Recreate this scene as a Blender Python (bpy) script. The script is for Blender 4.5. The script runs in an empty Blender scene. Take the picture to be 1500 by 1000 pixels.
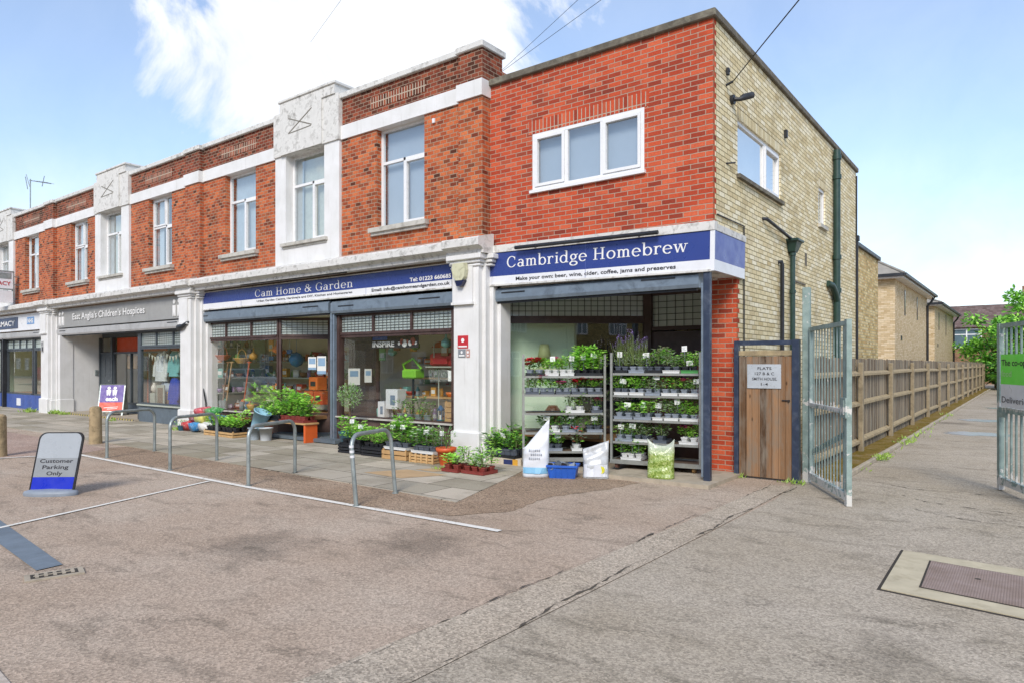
import bpy, math, random
from mathutils import Vector, Matrix
R = math.radians
random.seed(7)
sc = bpy.context.scene
COL = sc.collection

# ------------------------------------------------------------------ object helpers
def tag(o, label=None, cat=None, group=None, kind=None):
    if label: o['label'] = label
    if cat: o['category'] = cat
    if group: o['group'] = group
    if kind: o['kind'] = kind
    return o

def thing(name, label, cat, loc=(0, 0, 0), rz=0.0, group=None):
    o = bpy.data.objects.new(name, None)
    o.empty_display_size = .1
    COL.objects.link(o)
    o.location = loc
    o.rotation_euler = (0, 0, rz)
    return tag(o, label, cat, group)

def origin_of(o):
    v = Vector((0, 0, 0))
    while o is not None:
        v += Vector(o.location)
        o = o.parent
    return v

class MB:
    """collects faces for one mesh"""
    def __init__(s):
        s.v = []; s.f = []; s.m = []; s.sm = []
    def add(s, vs, fs, mi=0, smooth=False):
        b = len(s.v)
        s.v += [tuple(p) for p in vs]
        for f in fs:
            s.f.append([b + i for i in f]); s.m.append(mi); s.sm.append(smooth)
        return s
    def box(s, x0, x1, y0, y1, z0, z1, mi=0):
        x0, x1 = min(x0, x1), max(x0, x1); y0, y1 = min(y0, y1), max(y0, y1); z0, z1 = min(z0, z1), max(z0, z1)
        v = [(x, y, z) for z in (z0, z1) for y in (y0, y1) for x in (x0, x1)]
        return s.add(v, [(0, 2, 3, 1), (4, 5, 7, 6), (0, 1, 5, 4), (2, 6, 7, 3), (0, 4, 6, 2), (1, 3, 7, 5)], mi)
    def rbox(s, x0, x1, y0, y1, z0, z1, c=.01, mi=0):
        """box with chamfered edges"""
        x0, x1 = min(x0, x1), max(x0, x1); y0, y1 = min(y0, y1), max(y0, y1)
        r = []
        def ring(ix, z):
            a, b, d, e = x0 + ix, x1 - ix, y0 + ix, y1 - ix
            k = c
            return [(a + k, d, z), (b - k, d, z), (b, d + k, z), (b, e - k, z), (b - k, e, z), (a + k, e, z), (a, e - k, z), (a, d + k, z)]
        r = ring(c, z0) + ring(0, z0 + c) + ring(0, z1 - c) + ring(c, z1)
        fs = [tuple(range(7, -1, -1)), tuple(range(24, 32))]
        for k in range(3):
            for i in range(8):
                j = (i + 1) % 8
                fs.append((k * 8 + i, k * 8 + j, k * 8 + 8 + j, k * 8 + 8 + i))
        return s.add(r, fs, mi)
    def prism(s, poly, M, d0, d1, mi=0):
        """2-D polygon (counter-clockwise) extruded between d0 and d1; M(u, v, d) gives the point"""
        n = len(poly)
        v = [M(u, w, d0) for u, w in poly] + [M(u, w, d1) for u, w in poly]
        fs = [tuple(range(n - 1, -1, -1)), tuple(range(n, 2 * n))]
        fs += [(i, (i + 1) % n, n + (i + 1) % n, n + i) for i in range(n)]
        return s.add(v, fs, mi)
    def cyl(s, p0, p1, r0, r1=None, n=10, mi=0, caps=True, smooth=True):
        r1 = r0 if r1 is None else r1
        p0 = Vector(p0); p1 = Vector(p1)
        d = (p1 - p0).normalized()
        a = d.orthogonal().normalized(); b = d.cross(a)
        vs = []
        for p, r in ((p0, r0), (p1, r1)):
            for i in range(n):
                t = 2 * math.pi * i / n
                vs.append(p + (a * math.cos(t) + b * math.sin(t)) * r)
        s.add(vs, [(i, (i + 1) % n, n + (i + 1) % n, n + i) for i in range(n)], mi, smooth)
        if caps:
            s.add(vs[:n], [tuple(range(n - 1, -1, -1))], mi)
            s.add(vs[n:], [tuple(range(n))], mi)
        return s
    def tube(s, pts, r, n=8, mi=0, caps=True):
        pts = [Vector(p) for p in pts]
        up = None; vs = []
        m = len(pts)
        for k, p in enumerate(pts):
            d = (pts[min(k + 1, m - 1)] - pts[max(k - 1, 0)]).normalized()
            if up is None:
                up = d.orthogonal().normalized()
            up = (up - d * up.dot(d)).normalized()
            b = d.cross(up)
            rr = r[k] if isinstance(r, (list, tuple)) else r
            for i in range(n):
                t = 2 * math.pi * i / n
                vs.append(p + (up * math.cos(t) + b * math.sin(t)) * rr)
        fs = []
        for k in range(m - 1):
            for i in range(n):
                j = (i + 1) % n
                fs.append((k * n + i, k * n + j, k * n + n + j, k * n + n + i))
        s.add(vs, fs, mi, True)
        if caps:
            s.add(vs[:n], [tuple(range(n - 1, -1, -1))], mi)
            s.add(vs[-n:], [tuple(range(n))], mi)
        return s
    def lathe(s, prof, c=(0, 0, 0), n=14, mi=0, smooth=True, squash=1.0):
        """profile [(radius, height)] bottom to top turned round a vertical axis"""
        vs = []
        for r, h in prof:
            for i in range(n):
                t = 2 * math.pi * i / n
                vs.append((c[0] + r * math.cos(t), c[1] + r * math.sin(t) * squash, c[2] + h))
        fs = []
        for k in range(len(prof) - 1):
            for i in range(n):
                j = (i + 1) % n
                fs.append((k * n + i, k * n + j, k * n + n + j, k * n + n + i))
        s.add(vs, fs, mi, smooth)
        if prof[0][0] > 1e-4: s.add(vs[:n], [tuple(range(n - 1, -1, -1))], mi)
        if prof[-1][0] > 1e-4: s.add(vs[-n:], [tuple(range(n))], mi)
        return s
    def quad(s, a, b, c, d, mi=0):
        return s.add([a, b, c, d], [(0, 1, 2, 3)], mi)
    def xf(s, M):
        s.v = [tuple(M @ Vector(p)) for p in s.v]
        return s
    def mesh(s, name, mats):
        me = bpy.data.meshes.new(name)
        me.from_pydata(s.v, [], s.f)
        for m in (mats if isinstance(mats, (list, tuple)) else [mats]):
            me.materials.append(m)
        me.polygons.foreach_set('material_index', s.m)
        me.polygons.foreach_set('use_smooth', s.sm)
        me.update()
        return me
    def build(s, name, mats, parent=None, local=False):
        if parent is not None and not local:
            o = origin_of(parent)
            s.v = [(p[0] - o.x, p[1] - o.y, p[2] - o.z) for p in s.v]
        o = bpy.data.objects.new(name, s.mesh(name, mats))
        COL.objects.link(o)
        if parent is not None: o.parent = parent
        return o

def copy_tree(o, parent=None):
    c = o.copy()
    COL.objects.link(c)
    if parent is not None: c.parent = parent
    for ch in [x for x in o.children]:
        copy_tree(ch, c)
    return c

# ------------------------------------------------------------------ materials
def lin(h, k=1.0):
    h = h.lstrip('#')
    out = []
    for i in (0, 2, 4):
        c = int(h[i:i + 2], 16) / 255
        out.append((c / 12.92 if c <= .04045 else ((c + .055) / 1.055) ** 2.4) * k)
    return tuple(out) + (1,)

class NT:
    def __init__(s, name):
        s.m = bpy.data.materials.new(name); s.m.use_nodes = True
        s.t = s.m.node_tree; s.n = s.t.nodes; s.l = s.t.links
        s.n.clear()
        s.out = s.n.new('ShaderNodeOutputMaterial')
    def node(s, ty, **kw):
        o = s.n.new('ShaderNode' + ty)
        for k, v in kw.items(): setattr(o, k, v)
        return o
    def put(s, sock, v):
        if hasattr(v, 'links') or isinstance(v, bpy.types.NodeSocket): s.l.new(v, sock)
        elif v is not None: sock.default_value = v
    def math(s, op, a, b=None, c=None, clamp=False):
        o = s.node('Math', operation=op, use_clamp=clamp)
        s.put(o.inputs[0], a)
        if b is not None: s.put(o.inputs[1], b)
        if c is not None: s.put(o.inputs[2], c)
        return o.outputs[0]
    def pos(s): return s.node('NewGeometry').outputs['Position']
    def sep(s, v):
        o = s.node('SeparateXYZ'); s.l.new(v, o.inputs[0]); return o.outputs
    def comb(s, x, y, z):
        o = s.node('CombineXYZ')
        for i, a in enumerate((x, y, z)): s.put(o.inputs[i], a)
        return o.outputs[0]
    def noise(s, vec, scale, detail=3, rough=.55, dist=0.0):
        o = s.node('TexNoise'); s.put(o.inputs['Vector'], vec)
        o.inputs['Scale'].default_value = scale; o.inputs['Detail'].default_value = detail
        o.inputs['Roughness'].default_value = rough; o.inputs['Distortion'].default_value = dist
        return o.outputs['Fac']
    def voro(s, vec, scale, out='Distance', feature='F1'):
        o = s.node('TexVoronoi', feature=feature); s.put(o.inputs['Vector'], vec)
        o.inputs['Scale'].default_value = scale
        return o.outputs[out]
    def ramp(s, fac, stops, interp='LINEAR'):
        o = s.node('ValToRGB'); s.put(o.inputs[0], fac)
        cr = o.color_ramp; cr.interpolation = interp
        while len(cr.elements) < len(stops): cr.elements.new(.5)
        for e, (p, c) in zip(cr.elements, stops):
            e.position = p; e.color = c if hasattr(c, '__len__') else (c, c, c, 1)
        return o.outputs[0]
    def mix(s, fac, a, b, blend='MIX'):
        o = s.node('Mix', data_type='RGBA', blend_type=blend)
        s.put(o.inputs['Factor'], fac); s.put(o.inputs['A'], a); s.put(o.inputs['B'], b)
        return o.outputs['Result']
    def maprange(s, v, a, b, c=0.0, d=1.0):
        o = s.node('MapRange'); s.put(o.inputs[0], v)
        for i, q in enumerate((a, b, c, d)): o.inputs[i + 1].default_value = q
        return o.outputs[0]
    def bump(s, h, strength=.3, dist=.01, normal=None):
        o = s.node('Bump'); s.put(o.inputs['Height'], h)
        o.inputs['Strength'].default_value = strength; o.inputs['Distance'].default_value = dist
        if normal is not None: s.l.new(normal, o.inputs['Normal'])
        return o.outputs[0]
    def bsdf(s, color, rough=.6, metal=0.0, normal=None, spec=None, **kw):
        o = s.node('BsdfPrincipled')
        s.put(o.inputs['Base Color'], color); s.put(o.inputs['Roughness'], rough); s.put(o.inputs['Metallic'], metal)
        if normal is not None: s.l.new(normal, o.inputs['Normal'])
        if spec is not None: o.inputs['Specular IOR Level'].default_value = spec
        for k, v in kw.items(): s.put(o.inputs[k], v)
        s.l.new(o.outputs[0], s.out.inputs[0])
        return o
    def done(s): return s.m

_M = {}
def pm(name, h, rough=.6, var=.18, scale=6, bump=.1, bscale=60, metal=0.0, k=.85, dirt=None, dirtamt=.35, dscale=2.5, spec=None):
    """general painted / plastic / metal surface with uneven tone, slight relief and optional wear"""
    if name in _M: return _M[name]
    t = NT(name); p = t.pos()
    base = lin(h, k)
    n1 = t.noise(p, scale, 4)
    dark = tuple(c * (1 - var) for c in base[:3]) + (1,)
    light = tuple(min(.95, c * (1 + var * .7)) for c in base[:3]) + (1,)
    col = t.ramp(n1, [(.3, dark), (.7, light)])
    if dirt:
        d = t.noise(p, dscale, 7, .65, .4)
        f = t.maprange(d, .5, .68, 0, dirtamt)
        col = t.mix(f, col, lin(dirt, .8))
    nb = t.noise(p, bscale, 3)
    nr = t.maprange(t.noise(p, scale * 3, 3), .3, .7, max(.02, rough - .1), min(1, rough + .12))
    t.bsdf(col, nr, metal, t.bump(nb, bump, .004) if bump else None, spec)
    _M[name] = t.done()
    return _M[name]

def brick_mat(name, stops, mortar, bw=.225, bh=.075, ms=.008, var2=.25, stain=None, soldier=False, mortar_var=.2, stain_amt=.4, stain_rng=(.52, .7), off=.5, quoin=None, bump=.7, white=None):
    t = NT(name); p = t.pos()
    x, y, z = t.sep(p)
    u = t.math('ADD', x, y)
    wob = t.math('MULTIPLY', t.math('SUBTRACT', t.noise(p, 5, 2), .5), .012)
    zz = t.math('ADD', z, wob)
    vec = t.comb(zz, u, 0) if soldier else t.comb(u, zz, 0)
    b = t.node('TexBrick', offset=off, squash=1.0, squash_frequency=2, offset_frequency=2)
    b.inputs['Scale'].default_value = 1; b.inputs['Brick Width'].default_value = bw; b.inputs['Row Height'].default_value = bh
    b.inputs['Mortar Size'].default_value = ms; b.inputs['Mortar Smooth'].default_value = .25; b.inputs['Bias'].default_value = 0
    b.inputs['Color1'].default_value = (0, 0, 0, 1); b.inputs['Color2'].default_value = (1, 1, 1, 1); b.inputs['Mortar'].default_value = (.5, .5, .5, 1)
    t.l.new(vec, b.inputs['Vector'])
    tint = t.ramp(b.outputs['Color'], stops)
    if quoin:
        # a half-brick red return at the corner, toothed into the pale side wall
        row = t.math('MODULO', t.math('FLOOR', t.math('DIVIDE', zz, bh)), 2.0)
        thr = t.math('ADD', t.math('MULTIPLY', t.math('LESS_THAN', z, 3.3), .97), t.math('MULTIPLY_ADD', row, .055, .06))
        tint = t.mix(t.math('LESS_THAN', y, thr), tint, t.ramp(b.outputs['Color'], quoin))
    fine = t.noise(p, 38, 4, .7)
    tint = t.mix(.9, tint, t.ramp(fine, [(.25, (1 - var2,) * 3 + (1,)), (.75, (1 + var2 * .6,) * 3 + (1,))]), 'MULTIPLY')
    if stain:
        s = t.noise(p, 1.1, 7, .62, .5)
        tint = t.mix(t.maprange(s, stain_rng[0], stain_rng[1], 0, stain_amt), tint, stain)
    run = t.noise(t.comb(t.math('MULTIPLY', u, 5), 0, t.math('MULTIPLY', z, .5)), 1.3, 5, .65, .2)
    tint = t.mix(t.maprange(run, .52, .72, 0, .28), tint, t.mix(.5, tint, (.09, .08, .07, 1)))
    if white:
        w = t.noise(p, white[0], 6, .6, .3)
        tint = t.mix(t.maprange(w, white[1], white[1] + .1, 0, white[2]), tint, (.6, .56, .5, 1))
    mn = t.noise(p, 16, 4)
    md = tuple(c * (1 - mortar_var) for c in mortar[:3]) + (1,)
    mort = t.ramp(mn, [(.3, md), (.7, mortar)])
    col = t.mix(b.outputs['Fac'], tint, mort)
    h = t.math('MULTIPLY_ADD', b.outputs['Fac'], -1.0, t.math('MULTIPLY', fine, .5))
    t.bsdf(col, .88, 0, t.bump(h, bump, .008), .25)
    _M[name] = t.done()
    return _M[name]

def glass_mat(name, base, k, tint=(.93, .96, .94, 1), power=4.0, wave=.0):
    t = NT(name)
    lw = t.node('LayerWeight'); lw.inputs['Blend'].default_value = .5
    f = t.math('MULTIPLY_ADD', t.math('POWER', lw.outputs['Facing'], power), k, base, clamp=True)
    tr = t.node('BsdfTransparent'); tr.inputs[0].default_value = tint
    gl = t.node('BsdfGlossy'); gl.inputs['Roughness'].default_value = .015; gl.inputs['Color'].default_value = (.98, .97, .94, 1)
    if wave:
        nb = t.bump(t.noise(t.pos(), 1.6, 2), wave, .02)
        t.l.new(nb, gl.inputs['Normal'])
    mx = t.node('MixShader')
    t.l.new(f, mx.inputs[0]); t.l.new(tr.outputs[0], mx.inputs[1]); t.l.new(gl.outputs[0], mx.inputs[2])
    t.l.new(mx.outputs[0], t.out.inputs[0])
    _M[name] = t.done()
    return _M[name]

def leaf_mat(name, h1, h2, k=1.55):
    t = NT(name); p = t.pos()
    n = t.noise(p, 9, 3, .6)
    n2 = t.noise(p, 60, 1)
    c = t.ramp(t.math('ADD', t.math('MULTIPLY', n, .6), t.math('MULTIPLY', n2, .4)), [(.35, lin(h1, k)), (.65, lin(h2, k))])
    b = t.bsdf(c, .5, 0, None, .35)
    tr = t.node('BsdfTranslucent'); t.l.new(c, tr.inputs[0])
    mx = t.node('MixShader'); mx.inputs[0].default_value = .3
    t.l.new(b.outputs[0], mx.inputs[1]); t.l.new(tr.outputs[0], mx.inputs[2]); t.l.new(mx.outputs[0], t.out.inputs[0])
    _M[name] = t.done()
    return _M[name]

def tarmac_mat(name, stops, speck=.35, stain='#5b4f47', stain_amt=.4, scale=1.0, wet=None):
    t = NT(name); p = t.pos()
    x, y, z = t.sep(p)
    big = t.noise(p, .55 * scale, 6, .6, .3)
    # tyre drag and footfall: patches drawn out along the parking direction
    pv = t.comb(t.math('MULTIPLY', x, 1.0), t.math('MULTIPLY', y, 2.2), 0)
    mid = t.noise(pv, 1.7 * scale, 7, .66, .6)
    col = t.ramp(big, stops)
    col = t.mix(t.maprange(mid, .53, .72, 0, stain_amt), col, lin(stain, .9))
    spot = t.math('ADD', t.voro(p, .42), t.math('MULTIPLY', t.math('SUBTRACT', t.noise(p, 2.6, 5, .65), .5), .5))
    col = t.mix(t.maprange(spot, .10, .26, .42, 0), col, lin('#4a443b', .9))
    v = t.node('TexVoronoi'); v.inputs['Scale'].default_value = 75; t.l.new(p, v.inputs['Vector'])
    agg = t.sep(v.outputs['Color'])[0]
    grit = t.ramp(agg, [(0, (1 - speck,) * 3 + (1,)), (.55, (1, 1, 1, 1)), (1, (1 + speck * .9,) * 3 + (1,))])
    col = t.mix(1.0, col, grit, 'MULTIPLY')
    clump = t.math('ADD', t.noise(pv, .9, 4, .6, .8), t.math('MULTIPLY', t.math('SUBTRACT', t.noise(p, 26, 4, .7), .5), .55))
    col = t.mix(t.maprange(clump, .61, .72, 0, stain_amt * .8), col, lin('#5c5448', .9))
    fine = t.noise(p, 190, 2, .7)
    col = t.mix(1.0, col, t.ramp(fine, [(.3, (.8,) * 3 + (1,)), (.7, (1.18,) * 3 + (1,))]), 'MULTIPLY')
    hole = t.noise(p, 34, 3, .6)
    col = t.mix(t.maprange(hole, .64, .73, 0, .45), col, (.05, .045, .04, 1))
    h = t.math('ADD', t.math('MULTIPLY', v.outputs['Distance'], .8), fine)
    t.bsdf(col, .92, 0, t.bump(h, .55, .006), .2)
    _M[name] = t.done()
    return _M[name]

RED = [(0, lin('#8c3826', 1.08)), (.25, lin('#ad452b', 1.08)), (.6, lin('#bb5031', 1.08)), (.88, lin('#c66040', 1.08)), (1, lin('#7c3426', 1.08))]
OLD = [(0, lin('#733422', 1.0)), (.1, lin('#98492c', 1.1)), (.45, lin('#b05630', 1.15)), (.8, lin('#c06a40', 1.15)), (.94, lin('#985234', 1.0)), (1, lin('#552e20', .95))]
PARA = [(0, lin('#54301f', .9)), (.3, lin('#783a28', 1.0)), (.6, lin('#8f452e', 1.0)), (.85, lin('#a0573c', 1.0)), (1, lin('#42261c', .9))]
STOCK = [(0, lin('#c8b78e', 1.1)), (.3, lin('#d7c8a0', 1.1)), (.6, lin('#dfd3b0', 1.1)), (.85, lin('#e6ddc2', 1.1)), (1, lin('#beab80', 1.1))]
m_red = brick_mat('red_brick', RED, lin('#c2a792', .8), ms=.0072, var2=.25, stain=lin('#6e2a20', .95), stain_amt=.5, stain_rng=(.5, .72))
m_old = brick_mat('weathered_orange_brick', OLD, lin('#b39e86', .85), bw=.165, ms=.0075, var2=.35, stain=lin('#3e241c', .95), stain_amt=.6, stain_rng=(.5, .68))
m_para = brick_mat('sooty_parapet_brick', PARA, bw=.165, mortar=lin('#a8917c', .85), ms=.0075, var2=.4, stain=lin('#2c1c18', .95), stain_amt=.65, stain_rng=(.48, .66), white=(3.0, .66, .25))
m_para_sold = brick_mat('sooty_soldier_brick', PARA, lin('#c4b19c', .9), ms=.013, var2=.4, stain=lin('#2c1c18', .95), stain_amt=.5, soldier=True, off=0)
m_red_sold = brick_mat('red_soldier_brick', RED, lin('#cbb9a4', .8), ms=.009, var2=.2, soldier=True, off=0)
m_stock = brick_mat('yellow_stock_brick', STOCK, lin('#938560', .9), ms=.0068, var2=.25, stain=lin('#7d6e50', .9), stain_amt=.45, stain_rng=(.54, .74), quoin=RED)
m_stock_sold = brick_mat('yellow_soldier_brick', STOCK, lin('#857757', .95), ms=.009, var2=.25, soldier=True, off=0)
m_stock2 = brick_mat('mottled_stock_brick', [(0, lin('#9a8250', 1.2)), (.4, lin('#c0a56c', 1.2)), (.8, lin('#cfbf92', 1.2)), (1, lin('#b08a52', 1.2))], lin('#b5a888', .95), ms=.009, var2=.3, stain=lin('#6b5a3c', .75), stain_amt=.6, stain_rng=(.5, .95))
m_buff = brick_mat('buff_brick', [(0, lin('#bea67e', 1.0)), (.4, lin('#cfb994', 1.0)), (.8, lin('#d9c6a6', 1.0)), (1, lin('#b69c72', 1.0))], lin('#cbb48c', .8), ms=.006, var2=.2)
m_brown_brick = brick_mat('brown_brick', [(0, lin('#5a4030', 1.2)), (.5, lin('#7c5a42', 1.2)), (1, lin('#8c6a4a', 1.2))], lin('#94866e', .95), ms=.008)
m_opp = brick_mat('gault_brick', [(0, lin('#7a6a3c', 1.2)), (.5, lin('#9c8a54', 1.2)), (1, lin('#b09c64', 1.2))], lin('#8f835f', .95), ms=.008)

m_white = None
def masonry_paint():
    """old white paint: rain streaks hanging down, small flakes, grime of its own shape"""
    t = NT('white_masonry_paint'); p = t.pos(); x, y, z = t.sep(p)
    col = t.ramp(t.noise(p, 2.5, 4), [(.3, lin('#e4e3df', .84)), (.7, lin('#efeeec', .86))])
    streak = t.noise(t.comb(t.math('MULTIPLY', t.math('ADD', x, y), 9), 0, t.math('MULTIPLY', z, .55)), 1.6, 6, .7, .2)
    col = t.mix(t.maprange(streak, .56, .74, 0, .32), col, lin('#9a938a', .85))
    flake = t.noise(p, 21, 5, .75)
    col = t.mix(t.maprange(flake, .70, .73, 0, .7), col, lin('#837a6c', .85))
    t.bsdf(col, .6, 0, t.bump(t.math('MULTIPLY_ADD', t.maprange(flake, .70, .73, 0, 1), -.6, t.noise(p, 45, 3)), .25, .004), .35)
    return t.done()
m_white = masonry_paint()
m_white_dirty = pm('weathered_white_render', '#e3e1db', .8, .1, 6, .4, 30, dirt='#5e584c', dirtamt=.6, dscale=6)
m_ledge = pm('stained_white_ledge', '#e2e0da', .7, .1, 4, .3, 40, dirt='#5a5448', dirtamt=.6, dscale=8)
m_upvc = pm('white_window_frame', '#f1f1f0', .3, .03, 4, 0, dirt='#b5b2aa', dirtamt=.15)
m_sill = pm('stone_window_sill', '#c9c5ba', .75, .1, 6, .3, 50, dirt='#5e574a', dirtamt=.5, dscale=5)
m_conc_cope = pm('lichened_concrete_coping', '#6e675a', .9, .3, 7, .5, 60, dirt='#a09c88', dirtamt=.6, dscale=6)
m_slate = pm('grey_flat_roof_felt', '#55524e', .9, .2, 3, .3)
m_brownwood = pm('brown_painted_frame', '#4a3530', .45, .2, 5, .1, dirt='#6d5a52', dirtamt=.4)
m_greyframe = pm('dark_grey_painted_frame', '#4b5359', .45, .12, 5, .05)
m_greyrise = pm('slate_grey_stall_riser', '#65717a', .6, .12, 4, .1, dirt='#4a5258', dirtamt=.4)
m_greyfas = pm('warm_grey_fascia', '#a3a3a0', .55, .06, 3, .05, dirt='#737370', dirtamt=.2)
m_greyshut = pm('grey_shutter_box', '#b9b9b8', .45, .06, 3, .05, dirt='#7d7d79', dirtamt=.35)
m_shutter = pm('dull_blue_shutter_metal', '#8897a5', .4, .18, 3, .08, metal=.3, dirt='#3c434b', dirtamt=.55, dscale=3)
m_blackmetal = pm('black_metal', '#23252a', .45, .25, 5, .1, dirt='#5b5e64', dirtamt=.3)
m_navy = pm('navy_painted_steel', '#323d52', .4, .2, 5, .1, dirt='#697282', dirtamt=.45, dscale=6)
m_signblue = pm('sign_blue', '#33468e', .3, .05, 2, 0)
m_signblue_side = pm('lighter_sign_blue', '#5866ab', .35, .1, 2, 0)  # lighter than the front blue, for the return board and panel joints
m_signwhite = pm('sign_white', '#f0f1f4', .35, .03, 2, 0, dirt='#b4b3ac', dirtamt=.2)
m_letter = pm('white_lettering', '#f6f5f2', .4, .02, 5, 0)
m_black = pm('black_lettering', '#2c2c33', .5, .1, 5, 0)
m_bluepaint = pm('blue_painted_riser', '#4560a8', .5, .12, 3, .1, dirt='#37497c', dirtamt=.4)
m_green_pipe = pm('dark_green_cast_iron', '#24413a', .4, .2, 6, .15, dirt='#4b635a', dirtamt=.3)
m_galv = pm('galvanised_steel', '#a9b2b0', .42, .16, 7, .12, 80, metal=.55, dirt='#6b7370', dirtamt=.4, dscale=6)
m_trolley = pm('zinc_trolley_steel', '#a4a6a0', .4, .12, 6, .08, metal=.35, dirt='#7d776a', dirtamt=.5, dscale=9)
m_ply = pm('weathered_plywood_shelf', '#6e5a4b', .8, .25, 5, .3, dirt='#3f352e', dirtamt=.5)
m_conc = pm('pale_concrete', '#b8ab96', .9, .14, 5, .5, 60, dirt='#7d7262', dirtamt=.5, dscale=4)
m_boll = pm('lichen_concrete_bollard', '#b09b78', .95, .2, 9, .8, 70, dirt='#6f6346', dirtamt=.7, dscale=7)
m_wirem = pm('black_cable', '#1c1d20', .5, .05, 5, 0)
m_terracotta = pm('orange_terracotta_plastic', '#d45f2c', .5, .1, 4, .05)
m_potgrey = pm('grey_plastic_pot', '#8f98a3', .5, .1, 9, .05)
m_potdark = pm('dark_grey_plastic_pot', '#565d68', .5, .12, 9, .05)
m_potblk = pm('black_plastic_tray', '#24262b', .45, .15, 8, .05)
m_potwhite = pm('white_plastic_tray', '#dfe0dd', .45, .06, 8, .05)
m_potred = pm('brick_red_plastic_pot', '#8c3b34', .5, .12, 8, .05)
m_tealpot = pm('teal_glazed_pot', '#2e5b70', .35, .15, 4, .05)
m_card = pm('white_price_card', '#f2f2ee', .5, .03, 8, 0)
m_soil = pm('potting_soil', '#2e241c', 1, .3, 30, .8)
m_bluebox = pm('blue_plastic_crate', '#2f66c9', .35, .12, 5, .08)
m_ltblue = pm('pale_blue_plastic', '#9ccbe0', .4, .06, 5, .03)
m_bucketw = pm('translucent_white_bucket', '#c7cbce', .4, .06, 5, .03)
m_orangepl = pm('orange_bench_end', '#e4672a', .5, .08, 5, .05)
m_pine = pm('raw_pine_slat', '#cfa873', .7, .2, 8, .3, dirt='#9a7748', dirtamt=.4, dscale=6)
m_palewood = pm('sandy_wood', '#c9a06c', .7, .18, 6, .2)
m_tyre = pm('black_rubber', '#1d1d1f', .8, .15, 8, .2)
m_brass = pm('brown_rubber_wheel', '#8d6b3e', .5, .3, 20, .1, dirt='#55402a', dirtamt=.5, dscale=18)
m_pinkw = pm('worn_pink_wheel', '#8a6256', .6, .25, 20, .1)
m_crack = pm('worn_crack', '#595146', .95, .3, 12, .2)
m_grout = pm('dark_gap', '#3d372f', .95, .2, 8, .2)
m_palegreen = pm('pale_green_shop_wall', '#cfe6cf', .7, .06, 2, 0, k=1.0)
m_cream = pm('cream_shop_wall', '#e6e0cc', .7, .08, 2, 0, k=1.0)
m_orangewall = pm('orange_shop_wall', '#e2592c', .6, .06, 2, 0)
m_floorin = pm('timber_display_floor', '#a57c52', .6, .2, 3, .1)
m_shelfw = pm('pale_shelf', '#b7bcae', .6, .1, 4, .05)
m_blind = pm('grey_blue_blind', '#bcc5ce', .8, .05, 2, 0)
m_curtain = pm('pale_cream_curtain', '#d9dccb', .9, .1, 14, .2)
m_darkroom = pm('dim_room', '#3c4048', .9, .15, 2, 0)  # dimness of the unlit interior put into the colour
m_curtain2 = pm('white_net_curtain', '#c6d2d8', .9, .08, 14, .2)
m_lead = pm('lead_came', '#4c5150', .6, .2, 9, .1, metal=.3)
m_obscure = None

# wood with boards -------------------------------------------------
def board_mat(name, stops, width=.1, axis='x', grey=.4, greyc='#8c8478', k=.85, warm=None):
    t = NT(name); p = t.pos()
    x, y, z = t.sep(p)
    u = x if axis == 'x' else y
    idx = t.math('FLOOR', t.math('DIVIDE', u, width))
    wn = t.node('TexWhiteNoise', noise_dimensions='1D'); t.l.new(idx, wn.inputs['W'])
    grain = t.noise(t.comb(t.math('MULTIPLY', x, 30), t.math('MULTIPLY', y, 30), t.math('MULTIPLY_ADD', z, 1.6, t.math('MULTIPLY', wn.outputs[0], 40))), 1.6, 6, .65, .8)
    col = t.ramp(t.math('ADD', t.math('MULTIPLY', wn.outputs[0], .6), t.math('MULTIPLY', grain, .5)), stops)
    g = t.noise(t.comb(t.math('MULTIPLY', u, 6), 0, t.math('MULTIPLY', z, 1.3)), 1.2, 6, .7)
    col = t.mix(t.maprange(g, .45, .65, 0, grey), col, lin(greyc, .8))
    knot = t.voro(t.comb(t.math('MULTIPLY', u, 9), 0, t.math('MULTIPLY', z, 3.2)), 1.0)
    col = t.mix(t.maprange(knot, .06, .13, .75, 0), col, lin('#3a2516', .8))
    t.bsdf(col, .8, 0, t.bump(grain, .4, .006), .25)
    _M[name] = t.done(); return _M[name]
m_gatewood = board_mat('oiled_gate_boards', [(.2, lin('#4f3a28', .85)), (.5, lin('#806044', .85)), (.85, lin('#a88260', .85))], .0955, 'x', .95, '#8d8172')
m_fencewood = board_mat('weathered_fence_boards', [(.1, lin('#463a2e', 1.0)), (.5, lin('#756653', 1.0)), (.95, lin('#a8997f', 1.0))], .1, 'y', .9, '#8f897b')
m_rail = pm('weathered_fence_rail', '#ab9976', .85, .25, 9, .5, dirt='#74665a', dirtamt=.5, dscale=6)
m_fpost = pm('rough_concrete_post', '#9a8c72', .95, .2, 8, .7, 60, dirt='#665844', dirtamt=.5, dscale=5)

def gate_paint():
    t = NT('flaking_grey_green_paint'); p = t.pos(); x, y, z = t.sep(p)
    base = t.ramp(t.noise(p, 7, 4), [(.3, lin('#72857f', 1.0)), (.7, lin('#98aaa3', 1.0))])
    n = t.noise(p, 11, 6, .7, .5)
    low = t.maprange(z, .02, .36, .26, 0)
    mid = t.maprange(t.math('ABSOLUTE', t.math('SUBTRACT', z, 1.15)), 0, .09, .24, 0)
    f = t.maprange(t.math('ADD', n, t.math('ADD', low, mid)), .62, .66, 0, 1)
    col = t.mix(f, base, lin('#d9d7d0', .85))
    r = t.noise(p, 14, 5, .7)
    col = t.mix(t.maprange(r, .66, .72, 0, .8), col, lin('#7a4a32', .8))
    t.bsdf(col, .6, 0, t.bump(t.math('ADD', f, t.noise(p, 60, 2)), .3, .003))
    return t.done()
m_gatep = gate_paint()

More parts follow.
